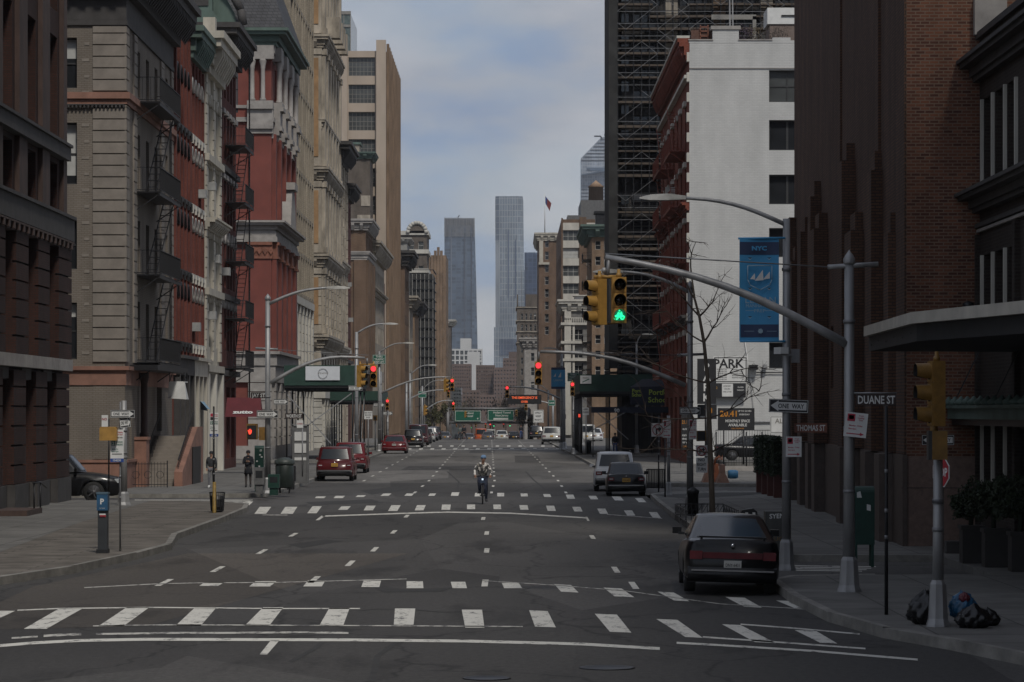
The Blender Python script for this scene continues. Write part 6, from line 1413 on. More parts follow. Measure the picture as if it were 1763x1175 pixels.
mb = MB(); mb.quad((x-.05, 70.695, .95), (x+.08, 70.695, .95), (x+.08, 70.695, 1.0), (x-.05, 70.695, 1.0), M_RED); part('sticker', mb, t)
def wire_basket(label, px, pyb, Z, r=.22, h=.46, group='wire litter baskets'):
    x = XA(px, Z); t = thing('litter_basket', label, 'litter basket', (x, Z, .15), group); mb = MB()
    for i in range(20): a = i*math.pi/10; mb.bar((x+r*.82*math.cos(a), Z+r*.82*math.sin(a), .2), (x+r*math.cos(a), Z+r*math.sin(a), .15+h), .009, M_IRON)
    for z, q_ in ((.2, .82), (.15+h*.3, .88), (.15+h*.65, .94), (.15+h, 1.0)): mb.tube([(x+r*q_*math.cos(a), Z+r*q_*math.sin(a), z) for a in [j*math.pi/8 for j in range(17)]], .014, M_IRON, 5)
    part('cage', mb, t); mb = MB(); mb.lathe((x, Z, .16), [(r*.7, 0), (r*.82, h*.8), (r*.6, h*.82)], plain('bin_liner', (.03, .03, .032), .5), 12); part('liner', mb, t); return t
wire_basket('round wire litter basket by the yellow-footed post', 374, 880, 99.5, .24, .62)
# left corner street furniture
def mailbox(label, px, Z, w_, zt, m_, legs=.12):
    x = XA(px, Z); t = thing('mail_box', label, 'mail box', (x, Z, .15)); mb = MB()
    mb.box(x-w_/2, x+w_/2, Z, Z+w_*.9, .15+legs, zt-w_*.28, m_); n = 8
    pr = [(x-w_/2, Z+w_*.45-w_*.45*math.cos(math.pi*i/n), zt-w_*.28+w_*.28*math.sin(math.pi*i/n)) for i in range(n+1)]
    mb.prism(pr, (w_, 0, 0), m_); part('body', mb, t); l_ = MB()
    for dx in (-1, 1):
        for dy in (.08, .82): l_.box(x+dx*w_*.4-.03, x+dx*w_*.4+.03, Z+dy*w_-.03, Z+dy*w_+.03, .15, .155+legs, m_)
    part('leg', l_, t, split=True); return t
G_MAIL = plain('postal_green', (.008, .042, .030), .45, 0, .3, 4)
t = mailbox('dark green relay mail box on the left corner covered with stickers', 446, 124.5, .35, 1.95, G_MAIL)
mb = MB(); rnd = random.Random(5)
for i in range(7): a = XA(446, 124.5)-.12+rnd.random()*.2; z = .9+rnd.random()*.9; mb.quad((a, 124.49, z), (a+.07, 124.49, z), (a+.07, 124.49, z+.05), (a, 124.49, z+.05), M_WHT)
part('sticker', mb, t, recalc=False)
t = mailbox('green relay mail box with white stickers behind the big grey signal pole', 1488, 64.5, .42, 1.78, G_MAIL, .45); mb = MB(); x = XA(1488, 64.5)
mb.quad((x-.15, 64.49, 1.55), (x-.05, 64.49, 1.55), (x-.08, 64.49, 1.68), (x-.15, 64.49, 1.66), M_WHT); mb.quad((x+.05, 64.49, 1.3), (x+.13, 64.49, 1.28), (x+.13, 64.49, 1.4), (x+.05, 64.49, 1.42), M_WHT); part('sticker', mb, t, recalc=False)
def newsbox(label, px, Z, w_, h, m_, group='newspaper boxes'):
    x = XA(px, Z); t = thing('newspaper_box', label, 'newspaper box', (x, Z, .15), group); mb = MB(); mb.box(x-w_/2, x+w_/2, Z, Z+.4, .15+h*.35, .15+h, m_); mb.box(x-w_/2+.05, x+w_/2-.05, Z+.05, Z+.35, .15, .15+h*.35, m_); part('body', mb, t)
    mb = MB(); mb.quad((x-w_*.35, Z-.004, .15+h*.6), (x+w_*.35, Z-.004, .15+h*.6), (x+w_*.35, Z-.004, .15+h*.88), (x-w_*.35, Z-.004, .15+h*.88), M_GL); part('window', mb, t, recalc=False); return t
newsbox('low grey newspaper box in front of the green mail box', 446, 121.5, .38, 1.0, plain('scuffed_grey', (.11, .11, .11), .6, 0, .4, 5))
newsbox('dark green newspaper box right of the corner lamp pole', 471, 119.5, .42, .78, G_MAIL)
newsbox('black newspaper box behind the covered green bin', 500, 128, .4, .95, M_BLK)
x = XA(490, 122.5); t = thing('litter_bin', 'covered green litter bin on four legs at the left corner', 'litter bin', (x, 122.5, .15)); mb = MB(); mb.lathe((x, 122.5, .35), [(.30, 0), (.35, .05), (.36, .85), (.33, .9)], plain('bin_green', (.016, .024, .02), .5, 0, .3), 14); part('drum', mb, t)
mb = MB(); mb.lathe((x, 122.5, 1.25), [(.38, 0), (.40, .03), (.38, .16), (.15, .26), (.001, .28)], plain('bin_lid', (.04, .05, .045), .5), 14); part('lid', mb, t); mb = MB(); [mb.bar((x+.25*math.cos(a), 122.5+.25*math.sin(a), .15), (x+.28*math.cos(a), 122.5+.28*math.sin(a), .4), .03, M_IRON) for a in (.8, 2.3, 3.9, 5.5)]; part('leg', mb, t, split=True)
Z = 139; t = thing('bus_kiosk', 'tall grey street kiosk with three white lit-looking panels on the left corner', 'kiosk', (XA(517, Z), Z, .15)); x0, x1 = XA(503, Z), XA(531, Z); mb = MB(); M_KI = plain('kiosk_grey', (.13, .13, .13), .5)
mb.box(x0, x0+.06, Z, Z+.4, .15, ZA(732, Z), M_KI); mb.box(x1-.06, x1, Z, Z+.4, .15, ZA(732, Z), M_KI); mb.box(x0, x1, Z, Z+.4, ZA(734, Z), ZA(731, Z), M_GALV); mb.box(x0+.06, x1-.06, Z+.05, Z+.35, .15, ZA(734, Z), M_KI); part('frame', mb, t)
for a, b_ in ((744, 759), (764, 780), (788, 793)): mb = MB(); mb.box(x0+.1, x1-.1, Z+.02, Z+.048, ZA(b_, Z), ZA(a, Z), M_WHT); part('panel', mb, t)
sign('regulation_sign', 'white regulation sign in front of the grey kiosk', 'sign', 511, 522, 724, 737, 133, M_WHT, [('NO STANDING', 516.5, 730, 2.5, M_RED, 9)], None, 'kerb regulation signs', post=(520.5, 735, 821, .03, M_GALVD))
# ================================================================ SHEDS, AWNINGS, STREET SIDE THINGS
S_SHED = plain('shed_green', (.014, .045, .032), .7, 0, .25, 1.5)
def shed(label, x0, x1, y0, y1, zb, zt, sidex, diag=True, n=5):
    t = thing('sidewalk_shed', label, 'scaffold shed', ((x0+x1)/2, y0, .15), 'sidewalk sheds'); mb = MB()
    mb.box(x0, x1, y0, y0+.06, zb, zt, S_SHED); xk = x1 if sidex > 0 else x0; mb.box(xk-.03, xk+.03, y0+.06, y1, zb, zt, S_SHED); part('parapet', mb, t)
    mb = MB(); mb.box(x0, x1, y0+.06, y1, zb-.16, zb, M_BLK)
    for i in range(int((y1-y0)/1.2)): mb.box(x0, x1, y0+.3+i*1.2, y0+.42+i*1.2, zb-.32, zb-.163, M_IRON)
    part('deck', mb, t); xs = (x0+.15, x1-.15)
    for i in range(n):
        y = y0+.3+(y1-y0-.6)*i/(n-1)
        for x in xs: mb = MB(); mb.tube([(x, y, .15), (x, y, zb-.33)], .055, M_IRON, 6); mb.box(x-.12, x+.12, y-.12, y+.12, .15, .19, M_IRON); part('post', mb, t)
    if diag:
        y = y0+.2
        for a, b_ in (((x0+.2, zb-.6), (x0+.2+(x1-x0)*.62, 1.2)), ((x1-.2, zb-.5), (x0+.6, 1.7))): mb = MB(); mb.bar((a[0], y, a[1]), (b_[0], y, b_[1]), .045, M_GALV); part('brace', mb, t)
        for i in range(n-1):
            ya, yb = y0+.3+(y1-y0-.6)*i/(n-1), y0+.3+(y1-y0-.6)*(i+1)/(n-1); mb = MB(); mb.bar((xk-(.15 if sidex > 0 else -.15), ya, .6), (xk-(.15 if sidex > 0 else -.15), yb, zb-.5), .03, M_GALV); mb.bar((xk-(.15 if sidex > 0 else -.15), yb, .6), (xk-(.15 if sidex > 0 else -.15), ya, zb-.5), .03, M_GALV); part('brace', mb, t)
    return t
t = shed('green sidewalk shed over the left pavement with a white notice board and crossing braces', -14.7, -10.15, 206, 223, 4.95, 6.25, 1, n=4)
sign('notice_board', 'large blank white board with a faint round emblem on the left green shed', 'sign', 526, 585, 631, 655, 205.9, plain('notice_white', (.58, .60, .62), .6, 0, .05), [('SITE NOTICE', 556, 643, 2.2, M_FRG)])
mb = MB(); mb.tube([P(556+8*math.cos(a), 643+8.5*math.sin(a), 205.85) for a in [j*math.pi/12 for j in range(25)]], .015, M_GALV, 4); solo('board_emblem', mb, 'thin grey ring painted on the white board of the left shed', 'emblem')
t = shed('green sidewalk shed over the right pavement, in front of the scaffolded tower', 5.0, 10.5, 236, 262, 4.75, 6.0, -1, n=6)
sign('notice_board', 'white permit board with a green streak on the right shed', 'sign', 999, 1018, 647, 661, 235.9, M_WHT, [('PERMIT', 1008.5, 651, 2.2, M_FRG, 13)], None, 'white boards on the right shed', [([(1002, 658), (1014, 652), (1015, 653.5), (1003, 659)], M_GRN)])
sign('notice_board', 'plain white board above the blue school awning', 'sign', 1127, 1141, 648, 661, 227.6, M_WHT, [], None, 'white boards on the right shed')
shed('far low green sidewalk shed with sloping netting beyond the left corner', -15.5, -11.2, 272, 288, 4.2, 5.0, 1, n=5, diag=False)
# awnings
M_NAVY = plain('awning_navy', (.014, .018, .032), .85, 0, .2, 2); M_LIME = plain('awning_lime_lettering', (.33, .42, .07), .8, 0, .05)
Z = 222; t = thing('awning', 'dark navy school awning with lime green lettering in front of the orange brick building', 'awning', P(1135, 690, Z)); mb = MB()
a, b_, c, d = P(1085, 697, Z), P(1188, 700, Z), P(1188, 664, Z), P(1085, 667, Z); mb.add([a, b_, c, d, a+Vector((1.0, 4, 0)), b_+Vector((1.0, 4, 0)), c+Vector((1.0, 4, .6)), d+Vector((1.0, 4, .6))], [(0, 1, 2, 3), (3, 2, 6, 7), (0, 3, 7, 4), (1, 2, 6, 5)], M_NAVY); part('cloth', mb, t)
mb = MB(); k = Z/F; text_mb(mb, 'Portfolio', P(1140, 675.5, Z-.03), 9*k, M_LIME, bold=.02, maxw=50*k); text_mb(mb, 'School', P(1133, 688.5, Z-.03), 9*k, M_LIME, bold=.02, maxw=36*k); text_mb(mb, 'Port', P(1096, 673, Z-.03), 6*k, M_LIME, bold=.03, maxw=18*k); text_mb(mb, 'Scho', P(1096, 680, Z-.03), 6*k, M_LIME, bold=.03, maxw=20*k); part('lettering', mb, t, recalc=False)
Z = 219; t = thing('awning', 'long low navy entrance canopy with a white number 90', 'awning', P(1090, 706, Z)); mb = MB(); a, c = P(1019, 711, Z), P(1168, 701, Z); mb.box(a.x, c.x, Z, Z+3, a.z, c.z, M_NAVY); part('cloth', mb, t)
mb = MB(); text_mb(mb, '90', P(1062, 707, Z-.02), 6.5*Z/F, M_WHT, bold=.03); part('lettering', mb, t, recalc=False)
for px in (1021, 1165): mb = MB(); mb.tube([P(px, 711, Z+.2), (XA(px, Z), Z+.2, .15)], .04, M_GALVD, 6); part('pole', mb, t)
Z = 160; t = thing('awning', 'red shop awning reading zutto in white on the left corner', 'awning', P(418, 702, Z)); mb = MB(); RA = plain('awning_red', (.10, .014, .018), .8, 0, .12, 2)
a, b_, c, d = P(387, 718, Z), P(449, 718, Z), P(449, 685, Z+1.6), P(391, 685, Z+1.6); mb.add([a, b_, c, d, a+Vector((0, 1.8, 0)), b_+Vector((0, 1.8, 0))], [(0, 1, 2, 3), (0, 3, 4), (1, 5, 2)], RA); part('cloth', mb, t)
mb = MB(); text_mb(mb, 'zutto', P(418, 709.5, Z+.33), 10*Z/F, M_WHT, bold=.05, up=(0, 1.6, .95), sx=1.1); part('lettering', mb, t, recalc=False)
Z = 160; mb = MB(); mb.add([P(338, 683, Z), P(343, 681, Z), P(362, 705, Z-2.5), P(357, 704, Z-3)], [(0, 1, 2, 3)], plain('awning_sky_blue', (.17, .27, .36), .8)); mb.add([P(338, 683, Z), P(357, 704, Z-3), P(357, 708, Z-3), P(338, 704, Z)], [(0, 1, 2, 3)], plain('awning_sky_blue', (.17, .27, .36), .8)); solo('awning', mb, 'small pale blue awning on the red brick house with white hoods', 'awning')
Z = 139.5; mb = MB(); [mb.bar(P(px, 658, Z+d), (XA(px, Z), Z+d, 5.0), .02, M_IRON) for px, d in ((292, 0), (317, 0), (292, 1.2), (317, 1.2))]; mb.box(XA(291, Z), XA(318, Z), Z+.01, Z+1.3, ZA(659, Z), ZA(657, Z), M_WHT); mb.add([P(289, 686, Z), P(321, 688, Z-1), P(318, 657, Z), P(291, 657, Z)], [(0, 1, 2, 3)], M_WHT); mb.add([P(321, 688, Z-1), P(325, 688, Z+2), P(318, 657, Z)], [(0, 1, 2)], M_WHT)
solo('awning', mb, 'white awning over the dark entrance beside the stone stoop', 'awning')
# parking lot: raised lot, signs, fence, barriers, planters
lot = MB(); lot.box(11.5, 40, 172, 190.8, -.1, .55, M_SWALK); struct('parking_lot', lot)
mb = MB(); mb.box(XA(1232, 168), XA(1320, 168), 168, 168.3, .1, ZA(803, 168), S_GREY); solo('low_wall', mb, 'low grey concrete wall under the parking lot fence', 'wall')
Z = 168.1; t = thing('chain_link_fence', 'black metal fence on the low wall in front of the parked dark car', 'fence', (XA(1265, Z), Z, .5))
for px in (1233, 1246, 1285, 1312): mb = MB(); mb.tube([P(px, 803, Z), P(px, 740 if px == 1246 else 744, Z)], .04, M_IRON, 6); part('post', mb, t)
mb = MB()
for py in (741, 772, 796): mb.tube([P(1232, py, Z), P(1330, py, Z)], .02, M_IRON, 5)
for i in range(22): px = 1232+i*4.5; mb.bar(P(px, 741, Z), P(px, 802, Z), .012, M_IRON)
part('mesh_panel', mb, t)
Z = 158
t = sign('park_sign', 'tall black vertical sign spelling PARK in white letters', 'sign', 1201, 1233, 618, 696, Z, M_SIGNB, [(ch, 1217, 632+i*17.5, 13, M_WHT) for i, ch in enumerate('PARK')], None, 'car park signs', th=.3, post=(1216, 696, 790, .08, M_IRON))
sign('park_sign', 'wide white wall board with big PARK lettering and small rate columns', 'sign', 1228, 1287, 614, 660, 190.6, M_WHT, [('PARK', 1255, 626, 15, M_SIGNB, 54)]+[('RATES PER CAR', 1243, 637+i*3.4, 1.7, M_SIGNB, 17) for i in range(6)]+[('MONTHLY RATES', 1270, 637+i*3.4, 1.7, M_SIGNB, 22) for i in range(5)], M_SIGNB, 'car park signs', th=.1)
sign('park_sign', 'black wall board with two small framed notices under the white PARK board', 'sign', 1228, 1284, 660, 685, 190.6, M_SIGNB, [('LICENSED', 1252, 665, 2, M_SIGNB, 15), ('HOURS', 1252, 670, 2, M_SIGNB, 10), ('OPEN 24 HRS', 1252, 675, 2, M_SIGNB, 15), ('CLOSED', 1275, 667, 2, M_WHT, 12), ('PARKING', 1275, 672, 2, M_WHT, 14), ('12', 1233, 668, 4, M_YEL)], None, 'car park signs', [([(1243, 661), (1262, 661), (1262, 683), (1243, 683)], M_WHT)], th=.1)
M_ORT = plain('orange_lettering', (.5, .2, .02), .7, 0, .05)
sign('park_sign', 'black price board reading 20.41 in orange and monthly space available in white', 'sign', 1236, 1299, 703, 741, 160, M_SIGNB, [('20.41', 1254, 712.5, 10, M_ORT, 34), ('UP TO 24 HRS', 1282, 708, 2.6, M_WHT, 24), ('EVERYDAY', 1282, 714, 2.6, M_WHT, 20), ('MONTHLY SPACE', 1270, 725, 4.6, M_WHT, 42), ('AVAILABLE', 1270, 732, 4.6, M_WHT, 32), ('CALL FOR RATES', 1270, 738, 2, M_ORT, 30)], None, 'car park signs', th=.1, post=(1280, 741, 800, .05, M_IRON))
sign('park_sign', 'narrow black vertical price board with orange figures left of the tall PARK sign', 'sign', 1173, 1187, 714, 775, 165, M_SIGNB, [('21.11', 1180, 727, 6, M_ORT, 12), ('ALL DAY', 1180, 739, 3, M_WHT, 10), ('MONTHLY', 1180, 750, 3, M_WHT, 11), ('SPACE', 1180, 756, 3, M_WHT, 11), ('AVAIL', 1180, 762, 3, M_WHT, 11), ('CALL', 1180, 769, 3, M_ORT, 9)], None, 'car park signs', th=.1)
sign('park_sign', 'small black SPECIAL sign with orange arrow ring under the tall PARK sign', 'sign', 1201, 1234, 697, 722, 159, M_SIGNB, [('SPEC', 1212, 719, 4, M_WHT)], None, 'car park signs', [([(1212, 705), (1220, 697.5), (1226, 704), (1226, 711), (1219, 716), (1216, 711), (1221, 706)], M_ORT)], th=.1)
sign('park_sign', 'pale sign with grey letters AL in front of the white wall by the planter hedge', 'sign', 1326, 1349, 717, 746, 150, M_WHT, [('AL', 1341, 725, 8, M_FRG)], M_SIGNB, 'car park signs')
def barrier(label, px, Z, m_, w_=.5): x = XA(px, Z); mb = MB(); mb.prism([(x-w_/2, Z, .15), (x+w_/2, Z, .15), (x+w_/2-.05, Z, .3), (x+.1, Z, .55), (x+.08, Z, .95), (x-.08, Z, .95), (x-.1, Z, .55), (x-w_/2+.05, Z, .3)], (0, 1.4, 0), m_); return solo('barrier', mb, label, 'barrier', 'orange and white barriers', (x, Z, .15))
M_OR = plain('barrier_orange', (.27, .09, .04), .7, 0, .3, 3)
barrier('leftmost faded orange barrier in front of the parking lot', 1220, 141, plain('barrier_faded', (.30, .17, .12), .7, 0, .3, 3)); barrier('bright orange barrier in the middle, under the flapping tape', 1234, 142, M_OR, .6); barrier('pale barrier, rightmost of the three by the parking lot', 1245, 140, plain('barrier_faded', (.30, .17, .12), .7, 0, .3, 3), .55)
mb = MB(); [mb.prism([P(1229+i*4, 792, 141), P(1232+i*4, 792, 141), P(1235+i*3, 786-3*(i % 2), 141.2)], (0, .05, 0), M_OR) for i in range(4)]; mb.tube([P(1230, 800, 141), P(1232, 790, 141), P(1240, 786, 141)], .05, M_OR, 5); solo('hazard_tape', mb, 'loose orange netting bundled on top of the middle barrier', 'netting')
mb = MB(); mb.lathe(P(1253, 817, 141), [(.17, 0), (.2, .1), (.2, .35), (.16, .45)], plain('blue_plastic', (.06, .22, .38), .4, 0, .2), 12, 'X'); solo('blue_barrel', mb, 'blue plastic barrel lying beside the pale barrier', 'barrel')
M_PLT = plain('planter_maroon', (.09, .028, .022), .7, 0, .25, 2)
def leafy(mb, cx, cy, cz, rx, ry, rz, n, size, mat, seed=0, power=.5, shape='ell'):
    rnd = random.Random(seed)
    for i in range(n):
        while True:
            x, y, z = rnd.uniform(-1, 1), rnd.uniform(-1, 1), rnd.uniform(-1, 1)
            d = x*x+y*y+z*z
            if shape == 'box' and max(abs(x), abs(y), abs(z)) > .72: break
            if shape == 'ell' and .35 < d < 1: break
        k = 1 if shape == 'box' else (.88+.3*math.sin(x*5+seed)*math.cos(z*4+y*3))
        p = Vector((cx+x*rx*k, cy+y*ry*k, cz+z*rz*k)); a = Vector((rnd.gauss(0, 1), rnd.gauss(0, 1), rnd.gauss(0, 1))).normalized(); b_ = a.cross(Vector((rnd.gauss(0, 1), rnd.gauss(0, 1), rnd.gauss(0, 1)))).normalized(); s = size*rnd.uniform(.6, 1.4)
        mb.add([p-a*s, p-b_*s*.5, p+a*s, p+b_*s*.5], [(0, 1, 2, 3)], mat)
M_LEAFD = plain('dark_hedge_leaf', (.022, .036, .014), .6, 0, .5, 6); M_LEAF = plain('yew_leaf', (.030, .042, .020), .6, 0, .5, 5)
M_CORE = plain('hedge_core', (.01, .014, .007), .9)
pz = [(1311, 123.5), (1320, 121), (1330, 118.5), (1341, 116)]
for i, (px, Z) in enumerate(pz):
    x = XA(px, Z); zt = ZA(801, Z); t = thing('hedge_planter', ['leftmost', 'second', 'third', 'rightmost'][i]+' of the four maroon planters with clipped dark hedges behind the banner pole', 'planter', (x, Z, .15), 'maroon hedge planters'); w_ = .42
    mb = MB(); mb.prism([(x-w_*.42, Z-w_*.42, .15), (x+w_*.42, Z-w_*.42, .15), (x+w_*.42, Z+w_*.42, .15), (x-w_*.42, Z+w_*.42, .15)], (0, 0, .01), M_PLT); mb.box(x-w_*.46, x+w_*.46, Z-w_*.46, Z+w_*.46, .16, .9, M_PLT); mb.box(x-w_*.52, x+w_*.52, Z-w_*.52, Z+w_*.52, .9, 1.0, M_PLT); part('pot', mb, t)
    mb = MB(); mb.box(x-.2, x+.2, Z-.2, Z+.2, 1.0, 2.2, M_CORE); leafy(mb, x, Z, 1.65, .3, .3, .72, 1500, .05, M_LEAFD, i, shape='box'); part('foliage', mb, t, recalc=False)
# yew bushes in dark tubs at the right edge
for i, (px, Z, r, zc, lab) in enumerate(((1671, 66.3, .42, 1.35, 'small round yew bush in a dark tub, leftmost at the right edge'), (1710, 64.6, .62, 1.55, 'large spreading yew bush in a dark tub at the right edge'), (1756, 62.8, .6, 1.6, 'yew bush in a dark tub cut by the right edge of the picture'))):
    x = XA(px, Z); t = thing('yew_bush', lab, 'shrub', (x, Z, .15), 'yew bushes in tubs'); mb = MB(); mb.box(x-.2, x+.28, Z-.25, Z+.25, .15, .85, plain('dark_tub', (.03, .027, .025), .7)); mb.box(x-.23, x+.31, Z-.28, Z+.28, .85, .93, plain('dark_tub', (.03, .027, .025), .7)); part('tub', mb, t)
    mb = MB()
    for j in range(7): leafy(mb, x+r*.55*math.cos(j*1.1), Z+r*.4*math.sin(j*1.1), zc+r*.28*math.sin(j*2.3), r*.6, r*.55, r*.5, 900, .035, M_LEAF, i*9+j)
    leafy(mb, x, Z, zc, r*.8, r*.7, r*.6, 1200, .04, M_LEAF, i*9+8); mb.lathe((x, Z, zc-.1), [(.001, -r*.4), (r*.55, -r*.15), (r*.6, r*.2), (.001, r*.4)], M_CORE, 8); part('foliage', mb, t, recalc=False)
    mb = MB(); mb.tube([(x, Z, .8), (x+.03, Z, zc)], .05, M_CORE, 6); part('trunk', mb, t)
# bare street tree
M_BARK = plain('grey_bark', (.085, .07, .055), .9, 0, .35, 6, .5, stretch=(1, 1, .3))
M_TWIG = plain('twig', (.07, .052, .042), .9, 0, .3, 4)
def baretree(label, trunk, Z, r0, seed, branches, group=None, nt=5, ln=1.4):
    base = P(trunk[0][0], trunk[0][1], Z); t = thing('bare_tree', label, 'tree', (base.x, base.y, .15), group); rnd = random.Random(seed); pts = [P(a, b_, Z) for a, b_ in trunk]; n = len(pts)
    mb = MB(); mb.tube(pts, [r0*(1-.75*i/(n-1)) for i in range(n)], M_BARK, 8); part('trunk', mb, t); cr = MB()
    def grow(p, d, l, r, dep):
        q_ = [p]; m_ = 5
        for i in range(m_): d = (d+Vector((rnd.gauss(0, .16), rnd.gauss(0, .16), rnd.gauss(0, .12)+.02))).normalized(); p = p+d*l/m_; q_.append(p)
        cr.tube(q_, [r*(1-.7*i/m_) for i in range(m_+1)], M_TWIG, 4, cap=False)
        if dep > 0:
            for j in range(nt if dep > 1 else 4): k_ = rnd.randint(1, m_); nd = (d*.75+Vector((rnd.gauss(0, .6), rnd.gauss(0, .6), rnd.gauss(0, .4)))).normalized(); grow(q_[k_], nd, l*rnd.uniform(.4, .65), r*.5, dep-1)
    for (i, dx, dy, dz, l) in branches: grow(pts[i], Vector((dx, dy, dz)).normalized(), l, r0*.34, 2)
    part('crown', cr, t); return t
baretree('bare slender street tree without leaves in the right pavement', [(1227, 905), (1226, 860), (1223, 780), (1221, 720), (1219, 660), (1212, 590), (1204, 545), (1196, 515), (1190, 470)], 90, .095, 4,
         [(4, -.9, .1, .25, 2.4), (4, .8, .1, .55, 1.7), (5, -.8, 0, .5, 1.7), (5, .6, .2, .9, 1.2), (6, -.7, -.1, .7, 1.5), (6, .55, 0, .6, 1.0), (3, -.95, .1, -.05, 2.2), (3, .9, 0, .3, 1.6), (7, -.6, .1, .8, 1.1), (8, -.3, 0, .9, .9), (2, -.9, .1, .1, 1.6), (2, .8, .2, .2, 1.2)])
# tree guard and things round the near right kerb
t = thing('tree_guard', 'low black iron tree guard behind the black parked car', 'tree guard', (5.55, 88.8, .15)); mb = MB(); X0, X1, Y0, Y1 = XA(1192, 85), XA(1262, 88), 86, 92
for (a, b_) in (((X0-.1, Y0), (X0-.1, Y1)), ((X0-.1, Y1), (X1, Y1)), ((X1, Y1), (X1, Y0))):
    for z in (.32, .62): mb.bar((a[0], a[1], z), (b_[0], b_[1], z), .018, M_IRON)
    n = 9
    for i in range(n+1): q1 = Vector(a).lerp(Vector(b_), i/n); q2 = Vector(a).lerp(Vector(b_), min(1, (i+1)/n)); mb.bar((q1.x, q1.y, .15), (q1.x, q1.y, .64), .012, M_IRON); mb.bar((q1.x, q1.y, .34), (q2.x, q2.y, .60), .010, M_IRON)
part('rail', mb, t)
M_BAG = plain('black_bin_bag', (.012, .012, .013), .28, 0, .3, 9)
def bag(label, px, py, Z, r, mat, seed, sq=.7, group='rubbish bags at the foot of the pole'):
    c = P(px, py, Z); c.z = max(c.z, .15+r*sq*.9); bm = bmesh.new(); bmesh.ops.create_icosphere(bm, subdivisions=4, radius=1); rnd = random.Random(seed); ph = [rnd.uniform(0, 6) for _ in range(9)]
    for v in bm.verts:
        n = v.co.copy(); a = math.atan2(n.y, n.x)
        k = 1+.10*math.sin(5*a+ph[0]+3*n.z)+.08*math.sin(9*a+ph[1]-5*n.z)+.06*math.sin(14*n.x+ph[2])*math.sin(12*n.y+ph[3])+.05*math.sin(23*n.z+ph[4]+6*a)
        v.co = Vector((n.x*k, n.y*k*.8, max(-.95, n.z*k*sq+(.35*max(0, n.z-.7)*3 if n.z > .7 else 0))))*r
        if n.z > .85: v.co.x *= .6; v.co.y *= .6
    me = bpy.data.meshes.new('rubbish_bag'); bm.to_mesh(me); bm.free(); me.materials.append(mat); [setattr(p_, 'use_smooth', True) for p_ in me.polygons]
    o = bpy.data.objects.new('rubbish_bag', me); COL.objects.link(o); o.location = c; return tag(o, label, 'rubbish bag', group)
bag('black rubbish bag left of the near right pole', 1594, 1058, 47.2, .26, M_BAG, 1, .85)
bag('low crumpled black rubbish bag right of the near right pole', 1676, 1068, 46.4, .25, M_BAG, 2, .55); bag('smaller black bag behind the low crumpled one, spilling right', 1700, 1074, 46.9, .18, M_BAG, 5, .6)
bag('bright blue plastic bag on top of the black bags', 1657, 1045, 46.9, .19, plain('blue_bag', (.02, .10, .20), .3, 0, .35, 8), 3, .9)
bag('small dark red bag lying on the blue bag', 1660, 1030, 46.8, .08, plain('dark_red_bag', (.12, .02, .03), .35), 7, .8)
x = XA(1335, 66); t = thing('utility_box', 'dull steel kerbside box with white graffiti behind the banner pole', 'utility box', (x, 70, .15)); mb = MB(); Z = 70; a, b_ = XA(1318, Z), XA(1357, Z); mb.box(a, b_, Z, Z+.5, .15, 1.1, plain('dull_box_metal', (.07, .07, .065), .5, .3, .3)); part('body', mb, t)
mb = MB(); text_mb(mb, 'SYEN', ((a+b_)/2, Z-.01, 1.0), .10, M_WHT, right=(1, 0, .05), bold=.02, maxw=.42); text_mb(mb, 'LUC', ((a+b_)/2, Z-.01, .5), .09, M_YELD, bold=.0); part('graffiti', mb, t, recalc=False)
t = thing('litter_bin', 'black domed bin with stickers behind the black parked car', 'litter bin', (XA(1286, 80), 80, .15)); mb = MB(); Z = 80; a, b_ = XA(1268, Z), XA(1305, Z); mb.box(a, b_, Z, Z+.5, .15, .6, M_BLK); mb.prism([(a, Z, .6), (b_, Z, .6), (b_-.02, Z, .78), (b_-.12, Z, .86), (a+.15, Z, .82)], (0, .5, 0), M_BLK); part('body', mb, t)
mb = MB(); [mb.quad((a+.13+i*.09, Z-.006, .66+.04*(i % 2)), (a+.2+i*.09, Z-.006, .66+.04*(i % 2)), (a+.2+i*.09, Z-.006, .72+.04*(i % 2)), (a+.13+i*.09, Z-.006, .72+.04*(i % 2)), M_WHT) for i in range(4)]; part('sticker', mb, t, kind='stuff', recalc=False)
t = thing('litter_basket', 'square black metal litter basket right of the parked dark sedan', 'litter basket', (XA(1128, 130), 130, .15), 'wire litter baskets'); mb = MB(); Z = 130; a, b_ = XA(1114, Z), XA(1144, Z)
for i in range(12): xx = a+(b_-a)*i/11; mb.box(xx-.012, xx+.012, Z, Z+.02, .15, ZA(808, Z), M_IRON); mb.box(xx-.012, xx+.012, Z+.6, Z+.62, .15, ZA(808, Z), M_IRON)
for yy in (Z, Z+.6):
    for z in (.2, ZA(808, Z)): mb.box(a, b_, yy, yy+.03, z-.03, z, M_IRON)
for xx in (a, b_): mb.box(xx-.01, xx+.01, Z, Z+.62, .15, ZA(808, Z), M_IRON)
part('cage', mb, t)
for i, (px, yb, yt, Z, lab) in enumerate(((1013, 783, 755, 236, 'black bollard bin with a domed lid under the right green shed'), (1407, 868, 826, 103, 'olive metal standpipe box against the brown brick building'))):
    x = XA(px, Z); mb = MB(); m_ = (M_BLK, plain('olive_metal', (.075, .065, .02), .6))[i]; mb.lathe((x, Z, .15), [(.24, 0), (.24, .8), (.27, .82), (.22, .92), (.001, 1.0)], m_, 10) if i == 0 else mb.box(x-.16, x+.16, Z, Z+.2, .15, .95, m_); solo('street_box', mb, lab, 'box')
mb = MB(); mb.box(9.6, 9.9, 70.6, 71.0, .15, .42, S_DARK); solo('stone_block', mb, 'low dark stone block at the end of the pale kerb by the yew tubs', 'stone')
